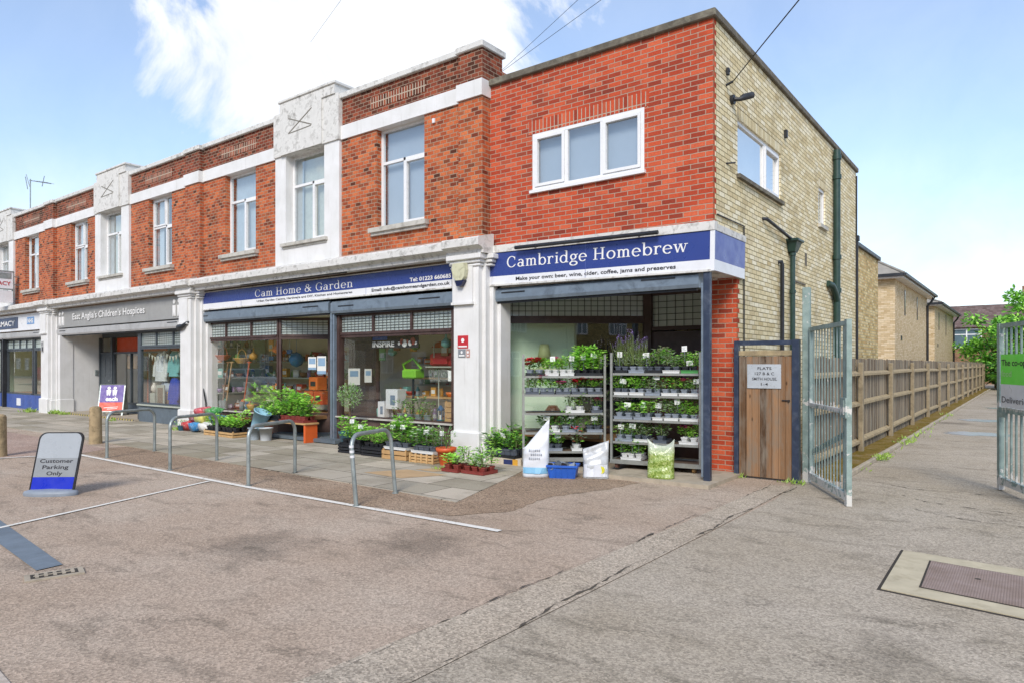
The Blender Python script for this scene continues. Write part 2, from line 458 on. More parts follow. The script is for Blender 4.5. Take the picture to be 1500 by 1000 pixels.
def slab_mat():
    t = NT('concrete_paving_slabs'); p = t.pos(); x, y, z = t.sep(p)
    b = t.node('TexBrick', offset=.5, squash=1.0)
    b.inputs['Scale'].default_value = 1; b.inputs['Brick Width'].default_value = .92; b.inputs['Row Height'].default_value = .61
    b.inputs['Mortar Size'].default_value = .008; b.inputs['Mortar Smooth'].default_value = .3; b.inputs['Bias'].default_value = 0
    b.inputs['Color1'].default_value = (0, 0, 0, 1); b.inputs['Color2'].default_value = (1, 1, 1, 1); b.inputs['Mortar'].default_value = (.5, .5, .5, 1)
    w = t.math('MULTIPLY', t.math('SUBTRACT', t.noise(p, 3, 2), .5), .03)
    t.l.new(t.comb(t.math('ADD', x, w), t.math('ADD', y, w), 0), b.inputs['Vector'])
    col = t.ramp(b.outputs['Color'], [(0, lin('#8d8572', 1.15)), (.5, lin('#a1998a', 1.15)), (.9, lin('#b1a796', 1.15))])
    n = t.noise(p, 1.3, 7, .65)
    col = t.mix(t.maprange(n, .46, .68, 0, .5), col, lin('#756c5a', 1.0))
    g = t.noise(p, 90, 3, .7)
    col = t.mix(1, col, t.ramp(g, [(.3, (.75,) * 3 + (1,)), (.7, (1.2,) * 3 + (1,))]), 'MULTIPLY')
    col = t.mix(b.outputs['Fac'], col, lin('#3a362c', .8))
    t.bsdf(col, .9, 0, t.bump(t.math('MULTIPLY_ADD', b.outputs['Fac'], -1.5, g), .5, .006), .2)
    return t.done()
m_slab = slab_mat()
m_sand = pm('sandy_new_slab', '#c3a47c', .9, .12, 4, .3, 90, dirt='#a08560', dirtamt=.4)
m_tar = tarmac_mat('pinkish_worn_tarmac', [(.3, lin('#ab9783', .95)), (.5, lin('#b4a18e', .95)), (.72, lin('#bbab99', .95))], stain='#6f6557', stain_amt=.6, speck=.3)
m_tar_path = tarmac_mat('grey_beige_tarmac', [(.3, lin('#a59884', .95)), (.5, lin('#afa391', .95)), (.72, lin('#b8ac9b', .95))], stain='#6e6656', stain_amt=.6, speck=.3)
m_tar_strip = tarmac_mat('brown_gritty_tarmac', [(.3, lin('#937d67', .92)), (.5, lin('#a28c76', .92)), (.72, lin('#ae9a85', .92))], stain='#6a5b47', stain_amt=.5, speck=.5)
m_tar_patch = tarmac_mat('smoother_trench_tarmac', [(.3, lin('#ad9e8a', .95)), (.5, lin('#b6a895', .95)), (.72, lin('#bdb09e', .95))], stain='#857b6b', stain_amt=.5, speck=.38)
def line_mat():
    t = NT('worn_white_road_paint'); p = t.pos()
    n = t.noise(p, 26, 6, .75); n2 = t.noise(p, 4, 4)
    f = t.maprange(t.math('ADD', n, t.math('MULTIPLY', n2, .35)), .74, .84, 0, 1)
    col = t.mix(f, lin('#e6e2d8', .95), lin('#a09080', .9))
    t.bsdf(col, .8, 0, t.bump(t.noise(p, 120, 2), .4, .004), .25)
    return t.done()
m_line = line_mat()
def moss_mat():
    t = NT('mossy_verge'); p = t.pos()
    n = t.noise(p, 3.2, 7, .7); n2 = t.noise(p, 40, 4, .7)
    col = t.ramp(t.math('ADD', t.math('MULTIPLY', n, .7), t.math('MULTIPLY', n2, .3)), [(.35, lin('#5d5a2a', .8)), (.5, lin('#8c7434', .8)), (.62, lin('#9b8a6a', .8)), (.75, lin('#76682f', .8))])
    t.bsdf(col, 1, 0, t.bump(n2, .8, .02), .1)
    return t.done()
m_moss = moss_mat()
def wet_mat():
    t = NT('puddle_water'); p = t.pos()
    t.bsdf(lin('#a8a49c', .9), .22, 0, None, .9)  # pale base colour stands in for bright sky mirrored in the water
    return t.done()
m_wet = wet_mat()
def checker_plate():
    t = NT('ribbed_manhole_plate'); p = t.pos(); x, y, z = t.sep(p)
    w = t.math('ABSOLUTE', t.math('SINE', t.math('MULTIPLY', x, 180)))
    w2 = t.math('ABSOLUTE', t.math('SINE', t.math('MULTIPLY', y, 180)))
    col = t.ramp(t.noise(p, 5, 4), [(.3, lin('#8f7a6c', 1.0)), (.7, lin('#a8948a', 1.0))])
    g = t.math('MULTIPLY', w, w2)
    col = t.mix(t.maprange(g, 0, .5, .4, 0), col, lin('#55483f', .8))
    t.bsdf(col, .7, .15, t.bump(g, .6, .006))
    return t.done()
m_plate = checker_plate()
def tile_mat():
    t = NT('roof_tiles'); p = t.pos(); x, y, z = t.sep(p)
    b = t.node('TexBrick', offset=.5); b.inputs['Scale'].default_value = 1; b.inputs['Brick Width'].default_value = .3; b.inputs['Row Height'].default_value = .16
    b.inputs['Mortar Size'].default_value = .02; b.inputs['Color1'].default_value = (0, 0, 0, 1); b.inputs['Color2'].default_value = (1, 1, 1, 1); b.inputs['Mortar'].default_value = (.2, .2, .2, 1)
    t.l.new(t.comb(t.math('ADD', x, t.math('MULTIPLY', y, .35)), z, 0), b.inputs['Vector'])
    col = t.ramp(b.outputs['Color'], [(0, lin('#5d4a42', .85)), (.5, lin('#75605a', .85)), (1, lin('#82706a', .85))])
    n = t.noise(p, 2, 5); col = t.mix(t.maprange(n, .5, .7, 0, .4), col, lin('#4b4038', .8))
    t.bsdf(col, .85, 0, t.bump(b.outputs['Fac'], -.5, .02))
    return t.done()
m_tile = tile_mat()
m_tile_pale = pm('pale_grey_roof_slabs', '#a39d92', .85, .15, 3, .4, dirt='#7b756a', dirtamt=.4)

m_leafA = leaf_mat('mid_green_leaf', '#4f8a2c', '#86b84a')
m_leafB = leaf_mat('bright_green_leaf', '#7fb53c', '#b4d66e')
m_leafC = leaf_mat('dark_green_leaf', '#2f5a28', '#5c8644')
m_leafG = leaf_mat('grey_green_leaf', '#73866a', '#a6b496')
m_leafR = leaf_mat('bronze_leaf', '#6b3a30', '#8f5a40')
m_flR = pm('red_petals', '#d2323c', .5, .15, 30, 0)
m_flP = pm('pink_petals', '#dc5f92', .5, .15, 30, 0)
m_flW = pm('cream_petals', '#ece6c8', .5, .1, 30, 0)
m_flV = pm('lilac_petals', '#8f7ab4', .5, .15, 30, 0)
m_stem = pm('green_stem', '#6b7d44', .7, .15, 20, 0)
m_bark = pm('brown_bark', '#6a5844', .95, .3, 12, .8)
m_weed = leaf_mat('weed_green', '#6d8a3a', '#9db45c')
m_wetgrid = None

g_shop = glass_mat('shop_window_glass', .10, .8, (.95, .97, .95, 1), 3.0, .02)
g_dark = glass_mat('corner_shop_glass', .16, .7, (.95, .97, .95, 1), 3.0, .02)
g_up = glass_mat('upper_window_glass', .22, .65, (.86, .9, .92, 1), 2.5, .06)
g_side = glass_mat('side_window_glass', .55, .4, (.9, .93, .95, 1), 2.0, .02)
def obscure_mat():
    t = NT('leaded_textured_glass')
    n = t.noise(t.pos(), 55, 3)
    tr = t.node('BsdfTransparent'); tr.inputs[0].default_value = (.8, .86, .84, 1)
    gl = t.node('BsdfGlossy'); gl.inputs['Roughness'].default_value = .12; t.l.new(t.bump(n, .35, .01), gl.inputs['Normal'])
    di = t.node('BsdfDiffuse'); di.inputs[0].default_value = lin('#d3e2dc', .95)
    m1 = t.node('MixShader'); m1.inputs[0].default_value = .72
    t.l.new(tr.outputs[0], m1.inputs[1]); t.l.new(di.outputs[0], m1.inputs[2])
    m2 = t.node('MixShader'); m2.inputs[0].default_value = .3
    t.l.new(m1.outputs[0], m2.inputs[1]); t.l.new(gl.outputs[0], m2.inputs[2]); t.l.new(m2.outputs[0], t.out.inputs[0])
    return t.done()
m_obscure = obscure_mat()

# ------------------------------------------------------------------ lettering
def frame_front(x0, y, z0):            # lettering on a plane facing -Y
    return lambda u, v, d: (x0 + u, y - d, z0 + v)

def text_mesh(body, M, mat, parent, width=None, height=None, name='lettering', bold=0.0, depth=.004, align='l', local=False, spacing=1.0):
    """words in the default face; M(u, v, d) places them; scaled so that they are `width` wide / `height` (capital) high"""
    cu = bpy.data.curves.new('txt', 'FONT'); cu.body = body; cu.size = 1; cu.extrude = 0.0; cu.offset = bold
    cu.space_character = spacing; cu.resolution_u = 3
    if align == 'c': cu.align_x = 'CENTER'
    ob = bpy.data.objects.new('txt', cu); COL.objects.link(ob)
    dg = bpy.context.evaluated_depsgraph_get(); dg.update()
    me = bpy.data.meshes.new_from_object(ob.evaluated_get(dg))
    vs = [tuple(v.co) for v in me.vertices]; fs = [tuple(p.vertices) for p in me.polygons]
    bpy.data.objects.remove(ob); bpy.data.curves.remove(cu); bpy.data.meshes.remove(me)
    if not vs: return None
    x0 = min(v[0] for v in vs); x1 = max(v[0] for v in vs)
    sy = height / .73 if height else None
    sx = width / (x1 - x0) if width else sy
    if sy is None: sy = sx
    b = MB()
    ox = x0 if align == 'l' else 0
    b.add([M((v[0] - ox) * sx, v[1] * sy, depth) for v in vs], fs)
    return b.build(name, mat, parent, local)

class Serif:
    """slab-serif letters drawn as pen strokes"""
    def __init__(s, tw=.125, tn=.06):
        s.tw, s.tn = tw, tn
    def rect(s, x0, x1, y0, y1): s.P.append([(x0, y0), (x1, y0), (x1, y1), (x0, y1)])
    def stem(s, x, y0, y1, w=None):
        w = w or s.tw; s.rect(x - w / 2, x + w / 2, y0, y1)
    def slab(s, x0, x1, y): s.rect(x0, x1, y, y + .055)
    def bar(s, x0, y0, x1, y1, w):
        d = math.hypot(x1 - x0, y1 - y0); nx, ny = -(y1 - y0) / d * w / 2, (x1 - x0) / d * w / 2
        s.P.append([(x0 - nx, y0 - ny), (x1 - nx, y1 - ny), (x1 + nx, y1 + ny), (x0 + nx, y0 + ny)])
    def arc(s, cx, cy, rx, ry, a0, a1, n=18, flat=False):
        pts = []
        for i in range(n + 1):
            a = R(a0 + (a1 - a0) * i / n)
            w = (s.tn + (s.tw - s.tn) * (0 if flat else abs(math.cos(a)))) / 2
            pts.append((cx + (rx) * math.cos(a), cy + (ry) * math.sin(a), math.cos(a), math.sin(a), w))
        for p, q in zip(pts, pts[1:]):
            s.P.append([(p[0] - p[2] * p[4], p[1] - p[3] * p[4]), (p[0] + p[2] * p[4], p[1] + p[3] * p[4]), (q[0] + q[2] * q[4], q[1] + q[3] * q[4]), (q[0] - q[2] * q[4], q[1] - q[3] * q[4])])
    def arch(s, x0, x1):
        c = (x0 + x1) / 2; r = (x1 - x0) / 2
        s.arc(c, .44, r, .2, 0, 170); s.stem(x1, 0, .45); s.slab(x1 - .14, x1 + .14, 0)
    def foot(s, x, y0, y1, topl=True):
        s.stem(x, y0, y1); s.slab(x - .14, x + .14, 0)
        if topl: s.rect(x - .15, x, y1 - .055, y1)
    def glyph(s, c):
        s.P = []
        tw = s.tw
        if c == 'C' or c == 'G':
            s.arc(.46, .5, .37, .49, 42, 318, 26); s.stem(.75, .66, .93, .06)
            if c == 'G': s.stem(.74, .06, .42); s.slab(.58, .9, .4)
            else: s.bar(.73, .17, .82, .25, .06)
            return s.P, .95
        if c == 'H':
            for x in (.18, .72): s.stem(x, 0, 1); s.slab(x - .17, x + .17, 0); s.slab(x - .17, x + .17, .945)
            s.rect(.18, .72, .47, .53); return s.P, .95
        if c == 'a':
            s.arc(.25, .19, .19, .18, 0, 360, 20); s.stem(.47, .05, .47); s.arc(.28, .45, .19, .19, 0, 150); s.rect(.44, .62, 0, .055)
            return s.P, .66
        if c == 'b': s.stem(.15, 0, 1.04); s.rect(.0, .15, .985, 1.04); s.arc(.4, .32, .25, .32, 0, 360, 24); return s.P, .74
        if c == 'd': s.stem(.57, 0, 1.04); s.rect(.42, .57, .985, 1.04); s.rect(.57, .72, 0, .055); s.arc(.33, .32, .25, .32, 0, 360, 24); return s.P, .77
        if c == 'e': s.arc(.34, .32, .26, .32, 0, 318, 24); s.rect(.09, .62, .32, .375); return s.P, .68
        if c == 'g':
            s.arc(.3, .43, .2, .22, 0, 360, 20); s.arc(.32, -.13, .27, .17, 0, 360, 22); s.bar(.18, .24, .2, .05, .07); s.bar(.2, .06, .5, .03, .06); s.bar(.47, .58, .66, .64, .06)
            return s.P, .66
        if c == 'i': s.foot(.2, 0, .66); s.arc(.2, .9, .035, .035, 0, 360, 10); return s.P, .38
        if c == 'm':
            s.foot(.17, 0, .66); s.arch(.17, .5); s.arch(.5, .83); return s.P, 1.02
        if c == 'n': s.foot(.17, 0, .66); s.arch(.17, .55); return s.P, .74
        if c == 'o': s.arc(.35, .32, .27, .32, 0, 360, 26); return s.P, .72
        if c == 'r': s.foot(.17, 0, .66); s.arc(.4, .4, .22, .24, 60, 170); s.rect(.45, .53, .5, .64); return s.P, .56
        if c == 'w':
            for a, b2, w in ((.1, .28, tw * .9), (.46, .64, tw * .9)): s.bar(a, .66, b2, 0, w)
            for a, b2 in ((.28, .46), (.64, .82)): s.bar(a, 0, b2, .66, .055)
            for x in (.1, .46, .82): s.slab(x - .12, x + .12, .61)
            return s.P, .93
        if c == '&':
            s.arc(.38, .76, .18, .2, 0, 360, 20); s.arc(.33, .26, .26, .26, 0, 360, 22); s.bar(.28, .6, .86, .02, tw * .9); s.bar(.6, .22, .74, .48, .06); s.slab(.6, .88, .46)
            return s.P, .98
        return [], .36
    def write(s, body, M, width, height, mat, parent, name='lettering', depth=.004, local=False, gap=.05):
        adv = 0; out = []
        for c in body:
            P, a = s.glyph(c)
            out.append((adv, P)); adv += a + gap
        sx = width / adv
        b = MB(); k = 0
        for x, P in out:
            for poly in P:
                k += 1
                b.add([M((x + u) * sx, v * height, depth + (k % 40) * .00006) for u, v in poly], [(0, 1, 2, 3)])
        return b.build(name, mat, parent, local)
SER = Serif()
SERT = Serif(.11, .05)

# ------------------------------------------------------------------ walls and windows
def wall(b, axis, a0, a1, z0, z1, d0, d1, openings=(), mi=0):
    """upright wall along x (facing -Y) or along y (facing +X) with rectangular openings; d is depth into the building"""
    M = (lambda u, d, z: (u, d, z)) if axis == 'x' else (lambda u, d, z: (-d, u, z))
    us = sorted({a0, a1} | {q for o in openings for q in (o[0], o[1]) if a0 < q < a1})
    zs = sorted({z0, z1} | {q for o in openings for q in (o[2], o[3]) if z0 < q < z1})
    def solid(i, j):
        if not (0 <= i < len(us) - 1 and 0 <= j < len(zs) - 1): return False
        u = (us[i] + us[i + 1]) / 2; z = (zs[j] + zs[j + 1]) / 2
        return not any(o[0] < u < o[1] and o[2] < z < o[3] for o in openings)
    for i in range(len(us) - 1):
        for j in range(len(zs) - 1):
            if not solid(i, j): continue
            p, q, r, s = us[i], us[i + 1], zs[j], zs[j + 1]
            b.quad(M(p, d0, r), M(q, d0, r), M(q, d0, s), M(p, d0, s), mi)
            b.quad(M(q, d1, r), M(p, d1, r), M(p, d1, s), M(q, d1, s), mi)
            if not solid(i - 1, j): b.quad(M(p, d1, r), M(p, d0, r), M(p, d0, s), M(p, d1, s), mi)
            if not solid(i + 1, j): b.quad(M(q, d0, r), M(q, d1, r), M(q, d1, s), M(q, d0, s), mi)
            if not solid(i, j - 1): b.quad(M(p, d1, r), M(q, d1, r), M(q, d0, r), M(p, d0, r), mi)
            if not solid(i, j + 1): b.quad(M(p, d0, s), M(q, d0, s), M(q, d1, s), M(p, d1, s), mi)
    return b

def mbox(b, axis, a0, a1, d0, d1, z0, z1, mi=0):
    if axis == 'x': b.box(a0, a1, d0, d1, z0, z1, mi)
    else: b.box(-d1, -d0, a0, a1, z0, z1, mi)

def window(parent, axis, a0, a1, z0, z1, d, lights, glass, fill, sill=None, fw=.06, sash=.045, name='window', frame=None, room=True, wallin=.25, curtains=None):
    """frame with one sash per light: lights = [(u0, u1, v0, v1, opens)] as fractions of the opening"""
    frame = frame or m_upvc
    b = MB()
    mbox(b, axis, a0, a0 + fw, d, d + .07, z0, z1); mbox(b, axis, a1 - fw, a1, d, d + .07, z0, z1)
    mbox(b, axis, a0 + fw, a1 - fw, d, d + .07, z0, z0 + fw); mbox(b, axis, a0 + fw, a1 - fw, d, d + .07, z1 - fw, z1)
    W = a1 - a0; Hh = z1 - z0
    g = MB()
    for (u0, u1, v0, v1, op) in lights:
        p, q, r, s = a0 + W * u0, a0 + W * u1, z0 + Hh * v0, z0 + Hh * v1
        i = .028 if True else 0
        p2 = p + (fw if u0 == 0 else i); q2 = q - (fw if u1 == 1 else i); r2 = r + (fw if v0 == 0 else i); s2 = s - (fw if v1 == 1 else i)
        # transom / mullion bars between neighbouring lights
        if u1 < 1: mbox(b, axis, q2, q + i, d + .003, d + .066, r2, s2)
        if v1 < 1: mbox(b, axis, p2 if u0 == 0 else p - i, q2 if u1 == 1 else q + i, d + .002, d + .064, s2, s + i)
        if op:
            e = sash
            mbox(b, axis, p2 + .003, p2 + e, d - .018, d + .045, r2 + .003, s2 - .003); mbox(b, axis, q2 - e, q2 - .003, d - .018, d + .045, r2 + .003, s2 - .003)
            mbox(b, axis, p2 + e, q2 - e, d - .018, d + .045, r2 + .003, r2 + e); mbox(b, axis, p2 + e, q2 - e, d - .018, d + .045, s2 - e, s2 - .003)
            p2 += e; q2 -= e; r2 += e; s2 -= e
        M = (lambda u, dd, z: (u, dd, z)) if axis == 'x' else (lambda u, dd, z: (-dd, u, z))
        g.quad(M(p2, d + .03, r2), M(q2, d + .03, r2), M(q2, d + .03, s2), M(p2, d + .03, s2))
    w = b.build(name, frame, parent)
    g.build('pane', glass, w)
    if sill:
        b2 = MB(); o, dd, h, x = sill[:4]
        mbox(b2, axis, a0 - o, a1 + o, d - dd, d + .06, z0 - h, z0 - .002)
        if x: mbox(b2, axis, a0 - o + .03, a1 + o - .03, d - dd + .05, d + .04, z0 - h - x, z0 - h)
        b2.build('sill', sill[4], w)
    if fill is m_darkroom or room:
        r = MB()
        M = (lambda u, dd, z: (u, dd, z)) if axis == 'x' else (lambda u, dd, z: (-dd, u, z))
        e = d + .15
        r.quad(M(a0 - .1, e, z0 - .1), M(a1 + .1, e, z0 - .1), M(a1 + .1, e, z1 + .1), M(a0 - .1, e, z1 + .1))
        r.build('blind' if fill is not m_darkroom else 'dim_backing', fill, w)  # the dark version is a sheet standing in for the unlit room's shade
    for (u0, u1, mat) in (curtains or ()):
        c = MB(); n = 14
        M = (lambda u, dd, z: (u, dd, z)) if axis == 'x' else (lambda u, dd, z: (-dd, u, z))
        pu = [a0 + W * (u0 + (u1 - u0) * k / n) for k in range(n + 1)]
        pd = [d + .105 + .02 * math.sin(k * 2.1) for k in range(n + 1)]
        for k in range(n):
            c.quad(M(pu[k], pd[k], z0 - .05), M(pu[k + 1], pd[k + 1], z0 - .05), M(pu[k + 1], pd[k + 1], z1), M(pu[k], pd[k], z1))
        c.build('curtain', mat, w)
    return w

# ================================================================== TERRACE
T = thing('terrace_building', 'long two storey brick shop terrace with white rendered panels and parapet', 'building', (-18.5, 4, 0))
XR, XL = -4.066, -34.0
pil = [(-4.624, XR), (-14.298, -13.57), (-24.0, -23.28), (-33.6, -32.9)]
pan = [(-10.305, -8.018), (-20.02, -17.69), (-29.62, -27.3)]
tallwin = [-6.26, -11.87, -15.92, -21.42, -25.6, -31.1]
WZ0, WZ1 = 4.42, 6.42
ops = [(c - .67, c + .67, WZ0, WZ1) for c in tallwin]
# brick bays between pilasters and panels
edges = [(pil[i + 1][1], pan[i][0]) for i in range(3)] + [(pan[i][1], pil[i][0]) for i in range(3)]
for (x0, x1) in edges:
    wall(MB(), 'x', x0, x1, 3.9, WZ1, -.1, .2, [o for o in ops if x0 < (o[0] + o[1]) / 2 < x1]).build('brick_wall', m_old, T)
    pw = MB().box(x0, x1, -.1, .15, 6.70, 7.27).build('parapet_wall', m_para, T)
    c = (x0 + x1) / 2 + (.12 if x1 - x0 > 3.4 else 0)
    MB().box(c - .78, c + .78, -.106, -.09, 6.86, 7.085).build('soldier_course', m_para_sold, pw)
for i, (x0, x1) in enumerate(pil):
    b = MB(); b.box(x0, x1, -.215, .1 if i else .2, 3.9, 6.40)
    b.build('pilaster', m_old, T)
    b = MB(); b.box(x0, x1, -.215, .35, 6.69, 7.24)
    p = b.build('pilaster_parapet', m_para, T)
    b = MB(); b.rbox(x0 - .04, x1 + .04, -.27, .42, 7.24, 7.36, .015)
    b.build('pilaster_cap', m_ledge, T)
# white band with a step round every pilaster
for (x0, x1) in edges: MB().box(x0, x1, -.14, .2, 6.415, 6.70).build('lintel_band', m_white, T)
for i, (x0, x1) in enumerate(pil): MB().box(x0 - .025, x1 + .02, -.255, .2, 6.40, 6.69).build('lintel_band', m_white, T)
for (x0, x1) in edges: MB().rbox(x0, x1, -.17, .3, 7.27, 7.385, .012).build('parapet_coping', m_ledge, T)
# white rendered panels
for i, (x0, x1) in enumerate(pan):
    w0, w1 = x0 + .40, x1 - .50
    b = MB()
    wall(b, 'x', x0, x1, 3.9, WZ1, -.165, .25, [(w0, w1, WZ0, WZ1)])
    b.build('rendered_panel', m_white, T)
    b = MB()
    b.box(x0 - .02, x1 + .02, -.2, .25, 6.42, 7.40)
    b.box(x0 + .26, x1 - .08, -.23, .3, 7.395, 7.6)
    b.box(x0 + .28, x1 - .52, -.235, -.19, 6.42, 7.55)
    b.rbox(x0 + .22, x1 - .04, -.26, .33, 7.6, 7.66, .01)
    tp = b.build('panel_head', m_white_dirty, T)
    cx = x0 + .28 + (x1 - .52 - x0 - .28) / 2; q = MB()
    def diag(u0, v0, u1, v1, wd=.011):
        d = math.hypot(u1 - u0, v1 - v0); nx, nz = -(v1 - v0) / d * wd, (u1 - u0) / d * wd
        q.prism([(cx + u0 - nx, v0 - nz), (cx + u1 - nx, v1 - nz), (cx + u1 + nx, v1 + nz), (cx + u0 + nx, v0 + nz)], lambda u, v, d2: (u, -.235 - d2, v), -.01, .008)
    diag(-.42, 6.86, .42, 7.26); diag(-.42, 7.2, .42, 6.9); diag(-.4, 6.86, .4, 6.88, .008)
    q.build('relief_cross', pm('grey_relief', '#8a857a', .9, .2, 9, .3), tp)
    window(T, 'x', w0, w1, WZ0, WZ1, .03, [(0, .54, 0, .66, False), (.54, 1, 0, .66, True), (0, 1, .66, 1, False)], g_up, m_curtain, sill=(.12, .27, .07, .05, m_sill), curtains=[(0, .2, m_curtain2)])
fills = [m_blind, m_curtain2, m_darkroom, m_darkroom, m_curtain2, m_curtain]
for c, f in zip(tallwin, fills):
    L = [(0, .5, 0, .66, False), (.5, 1, 0, .66, True), (0, 1, .66, 1, False)]
    if f is m_darkroom: L = [(0, .58, 0, .58, False), (.58, 1, 0, .58, True), (0, .58, .58, 1, True), (.58, 1, .58, 1, False)]
    window(T, 'x', c - .67, c + .67, WZ0, WZ1, .03, L, g_up, f, sill=(.13, .25, .09, .06, m_sill),
           curtains=[(.0, .35, m_curtain2)] if f is m_darkroom else None)
# cornice: moulding in steps, broken forward over every pier
b = MB()
prof = [(-.1, 3.60), (-.30, 3.60), (-.30, 3.66), (-.36, 3.70), (-.44, 3.72), (-.44, 3.84), (-.40, 3.87), (-.14, 3.95), (-.1, 3.95)]
def run(x0, x1, k=0.0, dz=0.0):
    pl = [(y - (k if y < -.15 else 0), z + dz) for y, z in prof]
    b.prism(pl[::-1], lambda u, v, d: (d, u, v), x0, x1)
piers = [(-4.64, -4.06), (-14.36, -13.82), (-24.06, -23.42), (-33.7, -33.1)]
xs = XL
for (x0, x1) in reversed(piers):
    if x0 - .12 > xs: run(xs, x0 - .12)
    run(x0 - .12, x1 + (.12 if x1 < -5 else .16), .09, .012); xs = x1 + .12
b.build('cornice', m_ledge, T)
b = MB()
b.box(XL, -4.2, -.09, .1, 3.56, 3.75)
b.build('brown_fascia_board', pm('bare_brown_board', '#8a7460', .8, .25, 6, .3, dirt='#b9ad9b', dirtamt=.5), T)
# lower piers with capital, base block and stepped flutes
for i, (x0, x1) in enumerate(piers):
    b = MB()
    b.box(x0, x1, -.32, .3, 0, 3.5)
    for k, (o, f) in enumerate(((.075, -.22), (.15, -.1), (.22, .02))):
        b.box(x0 - o, x0 - o + .09, f, .3, 0, 3.46); b.box(x1 + o - .09, x1 + o, f, .3, 0, 3.46)
    b.rbox(x0 - .04, x1 + .04, -.38, .25, 0, .52, .02)
    b.rbox(x0 - .12, x1 + .12, -.28, .27, 0, .47, .02); b.rbox(x0 - .25, x1 + .25, -.12, .29, 0, .47, .02)
    pb = b.build('pier', m_white, T)
    b = MB()
    for (e, z0, z1) in ((.03, 3.40, 3.44), (.05, 3.46, 3.52), (.10, 3.52, 3.61)):
        b.rbox(x0 - e - .01, x1 + e + .01, -.32 - e, .05, z0, z1, .012); b.rbox(x0 - .16 - e, x1 + .16 + e, -.2 - e * .5, .1, z0 + .003, z1 - .003, .01)
    b.box(x0 + .0, x1 - .12, -.36, -.31, 2.78, 3.40); b.box(x0 - .012, x1 - .1, -.385, -.31, 2.74, 2.785)
    b.build('pier_capital', m_white, pb)
# body of the building behind the front
b = MB()
b.box(XL, XR, .62, 9.0, 3.9, 6.75); b.box(XL, -4.3, 4.2, 9.0, 0, 3.9)
b.box(XR - .22, XR - .004, .2, 8.0, 6.76, 7.0)
b.build('rear_body', m_old, T)
b = MB(); b.box(XL + .1, XR - .3, .3, 8.9, 6.752, 6.80); b.build('flat_roof', m_slate, T)
b = MB(); b.box(XL, -4.35, .32, 4.2, 2.98, 3.06); b.build('shop_ceiling', m_cream, T)
for xw in (-4.33, -14.1, -23.75, -33.4): MB().box(xw - .1, xw + .1, .301, 4.2, 0, 2.975).build('party_wall', m_palegreen, T)

# ------------------------------------------------------------------ shopfront kit
def glazed(parent, pts, z0, z1, frame, glass, bars=.05, name='window_pane', mulls=(), depth=.08):
    """upright glazed screen along a plan line pts[0] -> pts[1]"""
    (xa, ya), (xb, yb) = pts
    L = math.hypot(xb - xa, yb - ya); ux, uy = (xb - xa) / L, (yb - ya) / L
    M = lambda u, d, z: (xa + ux * u - uy * d, ya + uy * u + ux * d, z)
    b = MB()
    def bx(u0, u1, q0, q1, d0=-.04, d1=.04):
        v = [M(u, d, z) for z in (q0, q1) for d in (d0, d1) for u in (u0, u1)]
        b.add(v, [(0, 2, 3, 1), (4, 5, 7, 6), (0, 1, 5, 4), (2, 6, 7, 3), (0, 4, 6, 2), (1, 3, 7, 5)])
    bx(0, bars, z0, z1); bx(L - bars, L, z0, z1); bx(bars, L - bars, z0, z0 + bars, -.06); bx(bars, L - bars, z1 - bars, z1)
    for m in mulls: bx(L * m - bars / 2, L * m + bars / 2, z0 + bars, z1 - bars)
    fr = b.build(name, frame, parent)
    g = MB(); g.quad(M(bars, .0, z0 + bars), M(L - bars, .0, z0 + bars), M(L - bars, .0, z1 - bars), M(bars, .0, z1 - bars))
    g.build('glass', glass, fr)
    return fr, M, L

def leaded(parent, M, u0, u1, z0, z1, cols, rows, name='leaded_light', dd=0.0):
    g = MB()
    g.quad(M(u0, dd + .004, z0), M(u1, dd + .004, z0), M(u1, dd + .004, z1), M(u0, dd + .004, z1), 0)
    for k in range(1, cols):
        u = u0 + (u1 - u0) * k / cols
        g.quad(M(u - .006, dd - .006, z0), M(u + .006, dd - .006, z0), M(u + .006, dd - .006, z1), M(u - .006, dd - .006, z1), 1)
    for k in range(1, rows):
        z = z0 + (z1 - z0) * k / rows
        g.quad(M(u0, dd - .007, z - .006), M(u1, dd - .007, z - .006), M(u1, dd - .007, z + .006), M(u0, dd - .007, z + .006), 1)
    return g.build(name, [m_obscure, m_lead], parent)

def screen(parent, pts, zs, zt, zh, frame, nlead, rows=6, cols=7, glass=None, bars=.055, split=None):
    """display window zs..zt with a band of leaded lights zt..zh above"""
    fr, M, L = glazed(parent, pts, zs, zt, frame, glass or g_shop, bars)
    fr2, M2, L2 = glazed(parent, pts, zt, zh, frame, m_obscure, bars, 'transom', [k / nlead for k in range(1, nlead)])
    for ch in list(fr2.children): bpy.data.objects.remove(ch)
    w = L / nlead
    for k in range(nlead):
        leaded(fr2, M, w * k + (bars if k == 0 else bars / 2), w * (k + 1) - (bars if k == nlead - 1 else bars / 2), zt + bars, zh - bars, cols, rows)
    return fr, M, L

def shutter_box(parent, x0, x1, y, z0, z1, mat):
    b = MB()
    b.prism([(y, z0 + .05), (y + .02, z0), (y + .3, z0), (y + .3, z1), (y + .05, z1), (y, z1 - .05)][::-1], lambda u, v, d: (d, u, v), x0, x1)
    b.box(x0 + .25, x0 + .75, y - .006, y + .01, z0 + .13, z0 + .155, 1); b.box(x1 - .9, x1 - .35, y - .006, y + .01, z0 + .15, z0 + .175, 1)
    b.box(x0 + .05, x1 - .05, y + .06, y + .1, z0 - .035, z0 + .001, 1)
    return b.build('shutter_box', [mat, m_blackmetal], parent)

